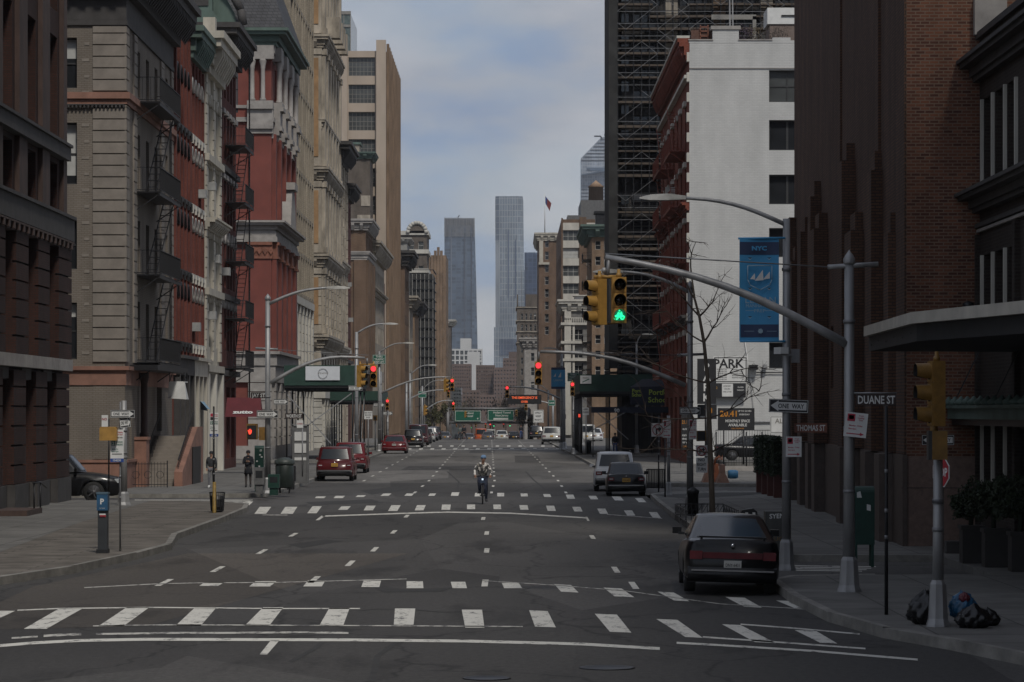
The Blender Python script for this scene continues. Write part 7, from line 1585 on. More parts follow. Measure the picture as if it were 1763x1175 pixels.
# ================================================================ DEEP STREET
lp = [(614, 195, 685, 558, 8.4, 'first of the left lamp poles beyond the corner, above the red cars'), (653, 250, 713, 591, 8.4, 'left lamp pole carrying the small green traffic sign'), (706, 340, 752, 629, 8.3, 'left lamp pole in front of the netted scaffold'), (726, 430, 768, 655, 8, 'farthest left lamp pole, by the green trees')]
for px, Z, lx, ly, zz, lab in lp:
    m_ = mast(lab, px, 708+3.15*F/Z if Z < 372 else ZA(0, 1) and 708+(3.3-gz(Z))*F/Z, ly+14, Z, .13, None, curve((px+1, ly+16), (lx-.8*F/Z, ly), .3), foot=.5, cap=False, armr=.08)
lp = [(967, 262, 935, 600, 'right lamp pole carrying the distant pale blue banner'), (1001, 300, 962, 647, 'right lamp pole by the end of the green shed'), (944, 420, 912, 662, 'farthest right lamp pole')]
for px, Z, lx, ly, lab in lp: mast(lab, px, 708+3.15*F/Z, ly+10, Z, .13, None, curve((px-1, ly+12), (lx+.8*F/Z, ly), .3), foot=.5, cap=False, armr=.08)
def farmast(label, px, base, top, Z, arm, sigs):
    mast(label, px, base, top, Z, .14, curve(arm[0], arm[1], .35), foot=.5, cap=False, armr=.09)
    for (sx, sy, rz, lit, lab) in sigs: signal(lab, sx, sy, Z-.15, rz, lit, 1.0)
farmast('left signal pole whose pale arm reaches over the street at mid distance', 655, 776, 640, 254, ((655, 678), (776, 650)), [(778.5, 663, 0, 0, 'red signal at mid distance at the tip of the long pale left arm'), (769, 664, R(60), None, 'side-on yellow signal beside the tip of the long pale left arm')])
farmast('third left signal pole, farther down the row of parked cars', 700, 760, 660, 345, ((700, 690), (771, 672)), [(772, 677, 0, 0, 'red signal just below the mid-distance pair on the left')])
farmast('fourth left signal pole beside the green trees', 727, 757, 665, 370, ((727, 712), (779, 690)), [(780.5, 700, 0, 0, 'small red signal left of the overhead road signs')])
farmast('right signal pole by the distant blue banner', 971, 774, 640, 268, ((968, 689), (876, 667)), [(873, 675, 0, 0, 'red signal hanging over the lit message board')])
farmast('right signal pole beyond the lit message board', 952, 757, 680, 360, ((952, 697), (907, 690)), [(905.5, 699, 0, 0, 'small red signal right of the lit message board')])
signal('red signal on a pole left of the right green shed', 985.5, 670, 233, 0, 0, 1.0, group='pole mounted traffic signals'); mast('grey pole under the red signal left of the right green shed', 987, 780, 683, 233.6, .09, foot=.4, cap=False)
signal('red signal low on the left above the red sedan', 667, 697, 262, 0, 0, .9, group='pole mounted traffic signals'); mast('grey pole under the low left red signal', 667.5, 772, 707, 262.6, .09, foot=.4, cap=False)
for px, py, Z, lab in ((971.5, 717.5, 300, 'small red crossing signal on the right beside the message board poles'), (998, 716, 240, 'small red crossing signal under the right green shed'), (646, 720, 256, 'small yellow crossing signal box near the left kerb')):
    t = thing('pedestrian_signal', lab, 'pedestrian signal', P(px, py, Z), 'pedestrian signals'); mb = MB(); c = P(px, py, Z); mb.bx(c, .34, .2, .42, M_YELD if px < 700 else M_FRD); part('housing', mb, t)
    mb = MB(); mb.bx(c+Vector((0, -.12, 0)), .2, .02, .24, M_HAND if px > 700 else M_BLK); part('hand_symbol', mb, t); mb = MB(); mb.tube([c+Vector((0, .15, .1)), (c.x, c.y+.15, .15)], .06, M_GALVD, 6); part('post', mb, t)
for px, py, Z, rz, lab in ((733, 707, 330, R(60), 'side-on yellow signal left of the green overhead signs'), (889, 712, 520, 0, 'tiny yellow signal in front of the right overhead sign'), (802, 714, 520, R(50), 'tiny yellow signal in front of the left overhead sign')): signal(lab, px, py, Z, rz, None, 1.0)
for i, px in enumerate((819, 836, 844, 850, 867, 812, 878, 786)): signal(['distant red light %s' % s for s in ('over the first orange truck', 'left of the street centre', 'nearest the street centre', 'right of the street centre', 'over the white cars', 'between the trees and the orange truck', 'over the bare far tree', 'above the two crossing walkers')][i], px, 731+(i % 3)*1.5, 620+i*30, 0, (0, 0, 0, 2, 0, 2, 2, 0)[i], 1.1)
sign('traffic_sign', 'small green THRU TRAFFIC sign above the left signals', 'sign', 641.5, 664, 611, 627, 249.7, M_GRN, [('THRU', 653, 614.5, 3.2, M_WHT), ('TRAFFIC', 653, 619, 3.2, M_WHT, 17), ('KEEP LEFT', 653, 623.5, 3.2, M_WHT, 17)], M_WHT, 'green traffic signs')
sign('traffic_sign', 'small green sign on the far left lamp pole', 'sign', 720, 734, 674, 685, 350, M_GRN, [('LEFT LANE', 727, 678, 2, M_WHT, 11)], M_WHT, 'green traffic signs')
sign('traffic_sign', 'small green sign beside the distant blue banner', 'sign', 977, 997, 642, 657, 261, M_GRN, [('THRU', 987, 645.5, 2.8, M_WHT), ('TRAFFIC', 987, 649.5, 2.8, M_WHT, 14), ('KEEP RIGHT', 987, 653.5, 2.8, M_WHT, 15)], M_WHT, 'green traffic signs')
sign('traffic_sign', 'second small green sign right of the message board', 'sign', 944, 956, 689, 699, 330, M_GRN, [('LANE', 950, 694, 2.5, M_WHT)], M_WHT, 'green traffic signs')
sign('banner', 'distant blue street banner high on the right lamp pole', 'banner', 949, 973, 633, 670, 261.5, BL, [('LEMAN', 961, 655, 3.5, BW, 18)], None, None, [([(949, 633), (973, 633), (973, 637), (949, 637)], NV), ([(949, 666), (973, 666), (973, 670), (949, 670)], NV), ([(953, 649), (957, 643), (957, 649)], M_WHT), ([(961, 650), (966, 641), (966, 650)], M_WHT)])
sign('traffic_sign', 'white turn sign stack below the distant banner', 'sign', 918, 936, 706, 728, 330, M_WHT, [('ONLY', 927, 711, 3, M_SIGNB), ('KEEP', 927, 717, 3, M_SIGNB), ('RIGHT', 927, 723, 3, M_SIGNB)], M_SIGNB, 'white traffic signs')
sign('traffic_sign', 'white two line sign on the post under the right shed', 'sign', 1003, 1014, 702, 715, 232, M_WHT, [('KEEP', 1008.5, 705, 2.4, M_SIGNB), ('CLEAR', 1008.5, 710, 2.4, M_SIGNB)], None, 'white traffic signs', post=(1009, 715, 790, .05, M_GALV))
sign('traffic_sign', 'white do not block sign beside the dark columns on the left', 'sign', 627, 641, 708, 722, 215, M_WHT, [('DO NOT', 634, 711, 2.2, M_SIGNB), ('BLOCK', 634, 715, 2.2, M_SIGNB), ('BOX', 634, 719, 2.2, M_SIGNB)], None, 'white traffic signs', post=(634, 722, 790, .05, M_GALVD))
oneway('one way sign at mid distance on the left before the low red signal', 643, 662, 694, 701, 253, True); oneway('tiny one way sign right of the low left red signal', 660, 676, 709, 715, 270, True)
sign('message_board', 'dark electronic message board with orange lit words over the street', 'sign', 874, 932, 680, 696, 330, M_BLK, [('THIS EMERGENCY IS', 903, 685, 4, plain('led_orange', (1, .16, .05), .5, 0, 0, emis=.3), 44), ('OVER', 903, 692, 3.6, MATS['led_orange'], 12)], None, None, th=.3)
for i, (a, b_, y0_, y1_, tx) in enumerate(((783, 828, 707, 726, ('Holland', 'Tunnel')), (839.5, 885, 706, 725, ('Holland Tunnel', 'New Jersey')), (887, 906, 705, 722, ('West St',)))):
    sign('overhead_road_sign', ['left green overhead road sign with an exit strip', 'middle green overhead road sign with an arrow and white strip', 'small partly hidden green overhead road sign on the right'][i], 'road sign', a, b_, y0_, y1_, 560, M_GRN, [(s, (a+b_)/2+2, y0_+4.5+j*5, 3.4, M_WHT, (b_-a)*.75) for j, s in enumerate(tx)], M_WHT, 'green overhead road signs', [([(a+10, y1_-5), (b_-10, y1_-5), (b_-10, y1_-2), (a+10, y1_-2)], M_WHT)] if i == 1 else [([(b_-7, y1_-6), (b_-4, y1_-6), (b_-5.5, y1_-3)], M_WHT)], th=.3)
mb = MB(); Z = 560.6
for py in (704, 728): mb.tube([P(770, py, Z), P(912, py, Z)], .2, M_GALVD, 6)
for i in range(18): mb.bar(P(770+i*7.9, 704 if i % 2 else 728, Z), P(777.9+i*7.9, 728 if i % 2 else 704, Z), .08, M_GALVD)
for px in (771, 911): mb.tube([P(px, 704, Z), (XA(px, Z), Z, gz(560))], .28, M_GALVD, 6)
solo('sign_gantry', mb, 'grey truss gantry across the street holding the green overhead signs', 'gantry')
# ================================================================ CARS
def lerp(a, b, t): return a+(b-a)*t
M_CARGL = plain('car_glass', (.018, .021, .024), .16, 0, .1, 1, spec=.5); M_CHR = plain('bright_trim', (.45, .45, .46), .15, .9, .05)
M_TAIL = plain('tail_lamp_red', (.11, .008, .013), .2, 0, .15, 6, coat=.6); M_HEAD = plain('head_lamp', (.45, .47, .48), .12, 0, .1, coat=.8); M_RIM = plain('alloy_rim', (.16, .16, .165), .35, .7, .1); M_UND = plain('underbody', (.008, .008, .008), .9)
M_PLY = plain('plate_yellow', (.5, .28, .05), .5, 0, .05); M_PLW = plain('plate_white', (.42, .42, .40), .5, 0, .05)
def paint(name, c, rough=.3): return plain(name, c, rough, 0, .08, 2, coat=.25, spec=.25)
def car(label, cat, x, y, z0, rz, W, Lg, Ht, style, pm, lod=2, name='parked_car', group=None, plate=None, tail='corner', trim=True, belt=None):
    """local frame: x across, y from the tail (0) to the nose (Lg). The root stands on the ground below the tail's middle."""
    t = thing(name, label, cat, (x, y, z0), group); h = W/2; n = 22; up = .09 if tail == 'strip' else 0
    if style == 'suv': bz = belt or Ht*.60; cab = (.10, .38, Lg*.60, Lg*.72); wt = .80; hood = bz*.96; deck = bz
    elif style == 'hatch': bz = belt or Ht*.70; cab = (.40, 1.75, Lg*.56, Lg*.72); wt = .66; hood = bz*.90; deck = bz*1.02
    elif style == 'van': bz = belt or Ht*.5; cab = (.04, .14, Lg*.72, Lg*.88); wt = .86; hood = bz*.98; deck = bz
    else: bz = belt or Ht*.63; cab = (.72, 1.45, Lg*.56, Lg*.72); wt = .74; hood = bz*.92; deck = bz*1.06
    zb = .20*Ht/1.45+up; R_ = Ht*.225; wy = (Lg*.19, Lg*.81)
    def hw(u): return h*(1-.10*max(0, 1-u/.35)**2-.14*max(0, (u-(Lg-.7))/.7)**2)
    def top(u):
        if u < cab[0]: return lerp(deck*.985, deck, min(1, u/.3))
        if u < cab[3]: return lerp(deck, hood, max(0, (u-cab[0])/(cab[3]-cab[0])))
        return lerp(hood, hood*.80, ((u-cab[3])/(Lg-cab[3]))**1.6)
    ys = sorted(set([0, .05, .14, .3]+[Lg*i/n for i in range(1, n)]+[Lg-.25, Lg-.08, Lg]+[w_+d*R_ for w_ in wy for d in (-1.25, -1.1, -.8, -.4, 0, .4, .8, 1.1, 1.25)]))
    rows = []
    for u in ys:
        w_ = hw(u); tz = top(u); e = max(0, 1-u/.14); f = max(0, (u-(Lg-.12))/.12); s = 1-.04*e-.06*f
        arch = 0
        for c in wy:
            if abs(u-c) < R_*1.15: arch = max(arch, math.sqrt(max(0, (R_*1.15)**2-(u-c)**2))+.28*Ht/1.45)
        lo = max(zb+(.06*e+.10*f), min(arch, tz*.78)); m1 = max(lo+.01, lerp(zb, tz, .42)); m2 = max(m1+.01, lerp(zb, tz, .72))
        if e > 0: w_ *= s
        prof = [(w_*.93, lo), (w_*.985, lo+.03), (w_*1.0, m1), (w_*.985, m2), (w_*.935, tz-.05), (w_*.86, tz-.008), (w_*.45, tz+.012)]
        rows.append([(a, u, b_) for a, b_ in prof]+[(0, u, tz+.018)]+[(-a, u, b_) for a, b_ in reversed(prof)])
    mb = MB(); k = len(rows[0]); vs = [v for r_ in rows for v in r_]; fs = [(i*k+j, i*k+j+1, (i+1)*k+j+1, (i+1)*k+j) for i in range(len(rows)-1) for j in range(k-1)]
    fs += [tuple(range(k)), tuple((len(rows)-1)*k+j for j in reversed(range(k)))]
    mb.add(vs, fs, pm, True)
    mb.box(-h*.80, h*.80, .12, Lg-.12, zb+.02, bz*.72, M_UND)
    for c in wy:
        for s in (-1, 1): mb.box(s*h*.60 if s > 0 else -h*.9, h*.9 if s > 0 else -h*.60, c-R_*1.1, c+R_*1.1, zb, .28*Ht/1.45+R_*1.1, M_UND)
    A = []
    def ring(q):
        yr = lerp(cab[0], cab[1], q); yf = lerp(cab[3], cab[2], q); wr = lerp(.90, wt, q**1.25)*h; bul = .10*(1-q*.4) if style != 'van' else .03
        z = lerp(bz-.02, Ht, q) if q < 1 else Ht
        r_ = min(.16, W*.09)
        return [(-wr, yr+r_, z), (-wr*.93, yr+.02, z), (0, yr-bul*.5, z), (wr*.93, yr+.02, z), (wr, yr+r_, z), (wr*1.01, (yr+yf)/2, z), (wr, yf-r_*1.4, z), (wr*.93, yf-.05, z), (0, yf+.08, z), (-wr*.93, yf-.05, z), (-wr, yf-r_*1.4, z), (-wr*1.01, (yr+yf)/2, z)]
    lv = [0, .3, .6, .85, .95]; rg = [ring(q) for q in lv]; R1 = ring(.97); cy = (cab[1]+cab[2])/2
    tp = [(a*.9, lerp(b_, cy, .08), Ht*.997) for a, b_, c in R1]; tp2 = [(a*.5, lerp(b_, cy, .45), Ht*1.012) for a, b_, c in R1]
    allr = rg+[tp, tp2]; m_ = 12; vs = [v for r_ in allr for v in r_]
    mb.add(vs, [(i*m_+j, i*m_+(j+1) % m_, (i+1)*m_+(j+1) % m_, (i+1)*m_+j) for i in range(len(allr)-1) for j in range(m_)]+[tuple((len(allr)-1)*m_+j for j in range(m_))], pm, True)
    def lpart(nm, b_, par=None, lab=None, rec=True):
        me = b_.mesh(nm, (0, 0, 0), rec); o = bpy.data.objects.new(nm, me); COL.objects.link(o); o.parent = par or t
        if lab: o['label'] = lab
        return o
    body = lpart('body', mb)
    # glazing
    def pane(idx, q0, q1, ins0, ins1, out, nm):
        g = MB(); r0, r1 = ring(q0), ring(q1); nv = len(idx); P0 = [Vector(r0[i]) for i in idx]; P1 = [Vector(r1[i]) for i in idx]
        def cut(Pl, a):
            Q = list(Pl); Q[0] = Pl[0].lerp(Pl[1], a); Q[-1] = Pl[-1].lerp(Pl[-2], a); return Q
        P0, P1 = cut(P0, ins0), cut(P1, ins1); o = Vector(out)
        g.add([p+o for p in P0]+[p+o for p in P1], [(i, i+1, nv+i+1, nv+i) for i in range(nv-1)], M_CARGL, True); return lpart(nm, g, rec=False)
    pane([1, 2, 3], .14 if style != 'van' else .2, .86, .10, .16, (0, -.012, .008), 'rear_window')
    pane([7, 8, 9], .10, .88, .06, .10, (0, .012, .008), 'windscreen')
    for sd, idx in ((1, [4, 5, 6]), (-1, [0, 11, 10])): pane(idx, .12, .84, .14, .10, (sd*.012, 0, .004), 'side_window')
    # wheels
    for c in wy:
        for s in (-1, 1):
            wm = MB(); xo = s*h*.965; wd = .2*s; wm.lathe((xo, c, R_*.98), [(R_*.62, 0), (R_*.94, -.0), (R_*.98, -wd*.12), (R_*.98, -wd*.9), (R_*.9, -wd)], M_RUB, 18, 'X'); wo = lpart('wheel', wm)
            rm = MB(); rm.lathe((xo, c, R_*.98), [(.001, -wd*.1), (R_*.16, -wd*.08), (R_*.2, -wd*.2), (R_*.56, -wd*.14), (R_*.62, .002)], M_RIM, 18, 'X')
            for j in range(5 if lod > 1 else 0): a = j*2*math.pi/5; rm.bar((xo-wd*.05, c+R_*.15*math.cos(a), R_*.98+R_*.15*math.sin(a)), (xo-wd*.05, c+R_*.58*math.cos(a), R_*.98+R_*.58*math.sin(a)), .03, M_RIM)
            lpart('rim', rm, wo)
    # tail
    hz = deck; e_ = -.012
    tl = MB()
    if tail == 'strip':
        q = MB()
        for a, b_ in ((-.88, -.62), (.62, .88)): tl = MB(); tl.box(min(a, b_)*h*1.02, max(a, b_)*h*1.02, e_-.012, .1, hz*.64, hz*.79, M_TAIL); lpart('tail_light', tl)
        q.box(-.62*h, .62*h, e_-.006, .05, hz*.66, hz*.77, plain('reflector_red', (.085, .006, .01), .3, 0, .2, 9)); lpart('reflector_panel', q)
    else:
        for s in (-1, 1):
            tl = MB(); a, b_ = (.60, .90) if tail == 'corner' else (.76, .93); x0, x1 = sorted((s*a*h, s*b_*h)); z0_, z1_ = (hz*.70, hz*.86) if tail == 'corner' else (bz*.80, Ht*.82)
            tl.box(x0, x1, e_, .18, z0_, z1_, M_TAIL)
            if tail == 'corner': tl.box(x0+.03*W, x1-.03*W, e_-.004, e_, lerp(z0_, z1_, .4), lerp(z0_, z1_, .62), M_HEAD)
            lpart('tail_light', tl)
    bp = MB(); zc = lerp(zb, hz, .27 if tail != 'strip' else .14)
    for i in range(8): a0, a1 = -h*.93+i*h*.2325, -h*.93+(i+1)*h*.2325; f0, f1 = .10*(abs(a0)/h)**3, .10*(abs(a1)/h)**3; bp.add([(a0, -.07+f0, zc-.13), (a1, -.07+f1, zc-.13), (a1, -.07+f1, zc+.11), (a0, -.07+f0, zc+.11), (a0, .12, zc-.16), (a1, .12, zc-.16), (a1, .12, zc+.13), (a0, .12, zc+.13)], [(0, 1, 2, 3), (3, 2, 6, 7), (0, 4, 5, 1)], pm if style != 'suv' else M_BLK, True)
    bo = lpart('bumper', bp)
    if trim: c_ = MB(); c_.box(-h*.86, h*.86, -.085, -.02, zc+.045, zc+.075, M_CHR); lpart('trim_strip', c_, bo)
    pz = hz*.55 if tail == 'strip' else hz*.74 if style != 'suv' else bz*.80; pl = MB(); pl.box(-.155, .155, -.045, .02, pz-.075, pz+.075, plate or M_PLY); po = lpart('licence_plate', pl)
    if lod > 1: l_ = MB(); text_mb(l_, 'DNY-6431', (0, -.049, pz-.005), .06, M_SIGNB, maxw=.25, bold=.01); lpart('lettering', l_, po, rec=False)
    for s in (-1, 1):
        m2 = MB(); m2.bx((s*h*1.07, lerp(cab[2], cab[3], .65), bz+.06), .17, .10, .12, pm); m2.bx((s*h*.97, lerp(cab[2], cab[3], .6), bz+.01), .12, .05, .05, M_BLK); lpart('mirror', m2)
        if lod > 0: h2 = MB(); x0, x1 = sorted((s*.55*h, s*.86*h)); h2.box(x0, x1, Lg-.16, Lg-.01, hood*.66, hood*.80, M_HEAD); lpart('headlight', h2)
    if style in ('suv', 'van') and lod > 1:
        for s in (-1, 1): rr = MB(); rr.tube([(s*h*wt*.92, cab[1]+.2, Ht), (s*h*wt*.94, cab[1]+.35, Ht+.05), (s*h*wt*.94, cab[2]-.3, Ht+.05), (s*h*wt*.92, cab[2]-.1, Ht)], .018, M_BLK, 5); lpart('roof_rail', rr)
    if lod > 1:
        d = MB(); d.box(-h*.5, h*.5, -.006-.0, .01, hz*.60, hz*.606, M_BLK)
        for s in (-1, 1):
            for yy in (cab[1]*.6+cab[0]*.4+.55, (cab[0]+cab[3])/2+.1): d.box(s*h*1.0-.004, s*h*1.0+.004, yy, yy+.012, zb+.15, bz*.9, M_BLK)
        e = MB(); e.lathe((0, -.02, hz*.9), [(.001, -.012), (.035, -.01), (.04, 0)], M_CHR, 10, 'Y'); lpart('badge', e)
    t.rotation_euler.z = rz; return t
K = 'parked cars'
P_BLK = paint('car_black', (.008, .008, .009)); P_RED1 = paint('car_maroon', (.075, .010, .012)); P_RED2 = paint('car_red', (.12, .009, .012)); P_SIL = paint('car_silver_white', (.50, .51, .52)); P_WHT = paint('car_white', (.42, .42, .40)); P_DRED = paint('car_dark_wine', (.05, .014, .018)); P_GRY = paint('car_grey', (.10, .10, .11))
t = car('black hatchback with a full width red rear light strip, parked closest on the right', 'car', 3.92, 57.0, 0, R(-1.2), 1.71, 4.5, 1.385, 'hatch', P_BLK, 3, tail='strip', plate=M_PLW, group=K); t.rotation_euler.y = R(1.6); t.location.z = .01
mb = MB(); mb.box(-.60, .60, .10, .26, 1.02, 1.045, P_BLK); mb.box(-.58, -.54, .12, .24, .96, 1.02, P_BLK); mb.box(.54, .58, .12, .24, .96, 1.02, P_BLK)
me = mb.mesh('spoiler'); o = bpy.data.objects.new('spoiler', me); COL.objects.link(o); o.parent = t
car('black sedan with a yellow plate parked in front of the silver jeep on the right', 'car', 4.42, 123.5, 0, R(-1), 1.56, 4.2, 1.28, 'sedan', P_BLK, 2, group=K)
car('silver white jeep half hidden behind the black sedan on the right', 'car', 4.22, 131.0, 0, R(-1), 1.74, 4.4, 1.60, 'suv', P_SIL, 2, group=K, tail='corner')
car('maroon wagon parked first in the left row', 'car', XA(576, 150), 150, 0, R(0), 1.78, 4.4, 1.60, 'suv', P_RED1, 2, group=K)
car('brighter red sport utility car parked behind the maroon wagon', 'car', XA(602, 169), 169, 0, R(0), 1.80, 4.5, 1.62, 'suv', P_RED2, 2, group=K)
car('shiny red sedan with a rounded roof parked alone in the left row', 'car', XA(678.5, 247), 247, 0, R(0), 1.98, 4.9, 1.40, 'sedan', P_RED2, 2, group=K, plate=M_PLW)
car('black car with a yellow plate behind the shiny red sedan', 'car', XA(711, 287), 287, 0, 0, 1.80, 4.5, 1.62, 'suv', P_BLK, 1, group=K)
car('dark wine red van rising over the black car in the left row', 'car', XA(720, 305), 305, 0, 0, 1.95, 5.0, 2.0, 'van', P_DRED, 1, group=K)
for px, Z, m_, st, lab in ((727, 322, P_BLK, 'sedan', 'small black car just beyond the wine red van'), (734, 338, P_WHT, 'sedan', 'small white car beyond the wine red van'), (740, 352, P_GRY, 'suv', 'small grey car at the end of the visible left row'), (746, 366, P_BLK, 'sedan', 'last small dark car at the crest of the left row')):
    car(lab, 'car', XA(px, Z), Z, gz(Z), 0, 1.8, 4.4, 1.5, st, m_, 0, group=K)
car('white sport utility car parked at the far right kerb', 'car', XA(950, 316), 316, 0, 0, 2.05, 4.7, 1.72, 'suv', P_WHT, 1, group=K)
car('black car on the crest left of the far white one', 'car', XA(924, 385), 385, gz(385), 0, 1.8, 4.6, 1.65, 'suv', P_BLK, 0, group=K)
car('white van standing behind the posts left of the green shed on the right', 'car', XA(1010, 330), 330, 0, 0, 1.9, 4.8, 1.9, 'van', P_WHT, 0, group=K)
car('silver car beyond the right shed posts', 'car', XA(1024, 335), 335, 0, 0, 1.8, 4.5, 1.5, 'sedan', P_SIL, 0, group=K)
P_ORG = paint('truck_orange', (.42, .09, .03)); P_YEL = paint('cab_yellow', (.5, .3, .03))
for i, (px, Z, m_, st, h_, lab) in enumerate(((766, 470, P_GRY, 'sedan', 1.45, 'low grey car left of the two crossing walkers, beyond the crest'), (808, 520, P_GRY, 'sedan', 1.5, 'grey car right of the two crossing walkers, beyond the crest'), (828, 480, P_ORG, 'van', 2.0, 'orange truck in the middle of the street beyond the crest'),
        (845, 560, P_WHT, 'van', 2.4, 'white van right of the orange truck'), (840, 455, P_GRY, 'sedan', 1.4, 'grey car between the orange truck and the white sedan'), (864, 440, P_WHT, 'sedan', 1.45, 'white sedan in the right lane beyond the crest'), (862, 600, P_SIL, 'van', 2.5, 'silver van over the roof of the far white sedan'),
        (884, 470, P_BLK, 'sedan', 1.5, 'black car right of the far white sedan'), (790, 620, P_BLK, 'suv', 1.9, 'small dark car behind the two crossing walkers'), (820, 680, P_YEL, 'sedan', 1.6, 'yellow cab far down the street'), (876, 640, P_RED2, 'suv', 1.9, 'red car far down the right lane'), (754, 520, P_BLK, 'suv', 1.8, 'black car under the green trees'))):
    car(lab, 'car', XA(px, Z), Z, gz(Z), 0, 1.85, 4.5, h_, st, m_, 0, name='distant_car', group='cars beyond the crest')
car('black truck nosing out from behind the dark red building at the far left', 'truck', -18.9, 115.8, 0, R(-90), 1.85, 4.75, 1.75, 'suv', P_BLK, 3, group=K, belt=1.12)
car('black car seen side-on behind the fence in the parking lot', 'car', XA(1232, 178), 178, .55, R(-90), 1.8, 4.6, 1.35, 'sedan', P_BLK, 2, group=K)

# ================================================================ PEOPLE
def skin(name, pts, edges, mat, parent, sub=1, root=0):
    me = bpy.data.meshes.new(name); me.from_pydata([p[0] for p in pts], edges, []); o = bpy.data.objects.new(name, me); COL.objects.link(o)
    o.modifiers.new('s', 'SKIN'); sv = me.skin_vertices[0].data
    for i, p in enumerate(pts): r = p[1]; sv[i].radius = r if isinstance(r, tuple) else (r, r); sv[i].use_root = (i == root)
    o.modifiers['s'].use_smooth_shade = True; m2 = o.modifiers.new('u', 'SUBSURF'); m2.levels = sub; m2.render_levels = sub
    ev = bpy.data.meshes.new_from_object(o.evaluated_get(bpy.context.evaluated_depsgraph_get())); o.modifiers.clear(); o.data = ev; ev.materials.clear(); ev.materials.append(mat)
    for p in ev.polygons: p.use_smooth = True
    o.parent = parent; return o
M_SKIN = plain('skin', (.32, .18, .12), .6, 0, .1); M_HAIRM = plain('dark_hair', (.02, .014, .010), .6)
def person(label, x, y, z0, hgt, J, jacket, trousers, shoes, rz=0, hair=M_HAIRM, coat=0, hat=None, scarf=None, group=None):
    """J: joint positions for a 1.75 m figure, x right, y away, z up"""
    t = thing('person', label, 'person', (x, y, z0), group); s = hgt/1.75; V = lambda k: Vector(J[k])*s
    names = ['pelvis', 'chest', 'neck', 'head', 'headtop', 'shl', 'ell', 'wrl', 'shr', 'elr', 'wrr', 'hpl', 'knl', 'anl', 'tol', 'hpr', 'knr', 'anr', 'tor']
    rad = dict(pelvis=(.13, .10), chest=(.14, .10), neck=.052, head=(.075, .09), headtop=(.055, .065), shl=.055, ell=.042, wrl=.028, shr=.055, elr=.042, wrr=.028, hpl=.085, knl=.058, anl=.038, tol=.03, hpr=.085, knr=.058, anr=.038, tor=.03)
    idx = {n: i for i, n in enumerate(names)}; sc = lambda r: tuple(a*s for a in r) if isinstance(r, tuple) else r*s
    E = [('pelvis', 'chest'), ('chest', 'neck'), ('neck', 'head'), ('head', 'headtop'), ('chest', 'shl'), ('shl', 'ell'), ('ell', 'wrl'), ('chest', 'shr'), ('shr', 'elr'), ('elr', 'wrr'), ('pelvis', 'hpl'), ('hpl', 'knl'), ('knl', 'anl'), ('anl', 'tol'), ('pelvis', 'hpr'), ('hpr', 'knr'), ('knr', 'anr'), ('anr', 'tor')]
    b = skin('body', [(V(n), sc(rad[n])) for n in names], [(idx[a], idx[c]) for a, c in E], M_SKIN, t, 2)
    def sub(nm, ns, es, f, mat, lv=2, add=()):
        P_ = [(V(n), tuple(a*f*s for a in (rad[n] if isinstance(rad[n], tuple) else (rad[n],)*2))) for n in ns]; ii = {n: i for i, n in enumerate(ns)}
        return skin(nm, P_, [(ii[a], ii[c]) for a, c in es], mat, t, lv)
    sub('jacket', ['pelvis', 'chest', 'neck', 'shl', 'ell', 'wrl', 'shr', 'elr', 'wrr'], [('pelvis', 'chest'), ('chest', 'neck'), ('chest', 'shl'), ('shl', 'ell'), ('ell', 'wrl'), ('chest', 'shr'), ('shr', 'elr'), ('elr', 'wrr')], 1.32, jacket)
    sub('trousers', ['pelvis', 'hpl', 'knl', 'anl', 'hpr', 'knr', 'anr'], [('pelvis', 'hpl'), ('hpl', 'knl'), ('knl', 'anl'), ('pelvis', 'hpr'), ('hpr', 'knr'), ('knr', 'anr')], 1.18, trousers)
    for a, c in (('anl', 'tol'), ('anr', 'tor')): sh = MB(); p, q = V(a), V(c); sh.tube([p+Vector((0, 0, .03*s))+(p-q)*.35, p*.5+q*.5-Vector((0, 0, .01)), q+(q-p)*.15], [.05*s, .05*s, .035*s], shoes, 8); _pt('shoe', sh, t)
    if coat: c_ = MB(); p = V('pelvis'); c_.lathe((p.x, p.y, p.z-coat*s), [(.21*s, 0), (.19*s, coat*.5*s), (.165*s, coat*s+.05*s), (.15*s, coat*s+.2*s)], jacket, 14); _pt('coat_skirt', c_, t)
    # face, ears, hair
    hd = V('head'); f = MB(); ht = V('headtop'); fy = J.get('face', -1); r = .085*s
    f.tube([hd+Vector((0, fy*.085*s, .015*s)), hd+Vector((0, fy*.108*s, -.02*s))], [.008*s, .014*s], M_SKIN, 6); f2 = MB()
    for sx in (-1, 1): f2.lathe(hd+Vector((sx*.032*s, fy*.085*s, .03*s)), [(.001, -.01*s), (.010*s, -.004*s), (.010*s, .004*s), (.001, .01*s)], M_BLK, 6)
    _pt('eyes', f2, t); _pt('nose', f, t); m_ = MB(); m_.bx(hd+Vector((0, fy*.086*s, -.048*s)), .045*s, .012*s, .010*s, plain('lips', (.22, .08, .07), .6)); _pt('mouth', m_, t)
    e = MB()
    for sx in (-1, 1): e.lathe(hd+Vector((sx*.083*s, 0, .0)), [(.001, -.02*s), (.022*s, -.008*s), (.022*s, .008*s), (.001, .02*s)], M_SKIN, 6)
    _pt('ears', e, t)
    hm = MB(); c = hd+Vector((0, -fy*.015*s, .035*s)); prof = [(.099*s, -.02*s), (.106*s, .03*s), (.092*s, .075*s), (.05*s, .105*s), (.001, .115*s)]; hm.lathe(c, prof, hat or hair, 14); _pt('hat' if hat else 'hair', hm, t)
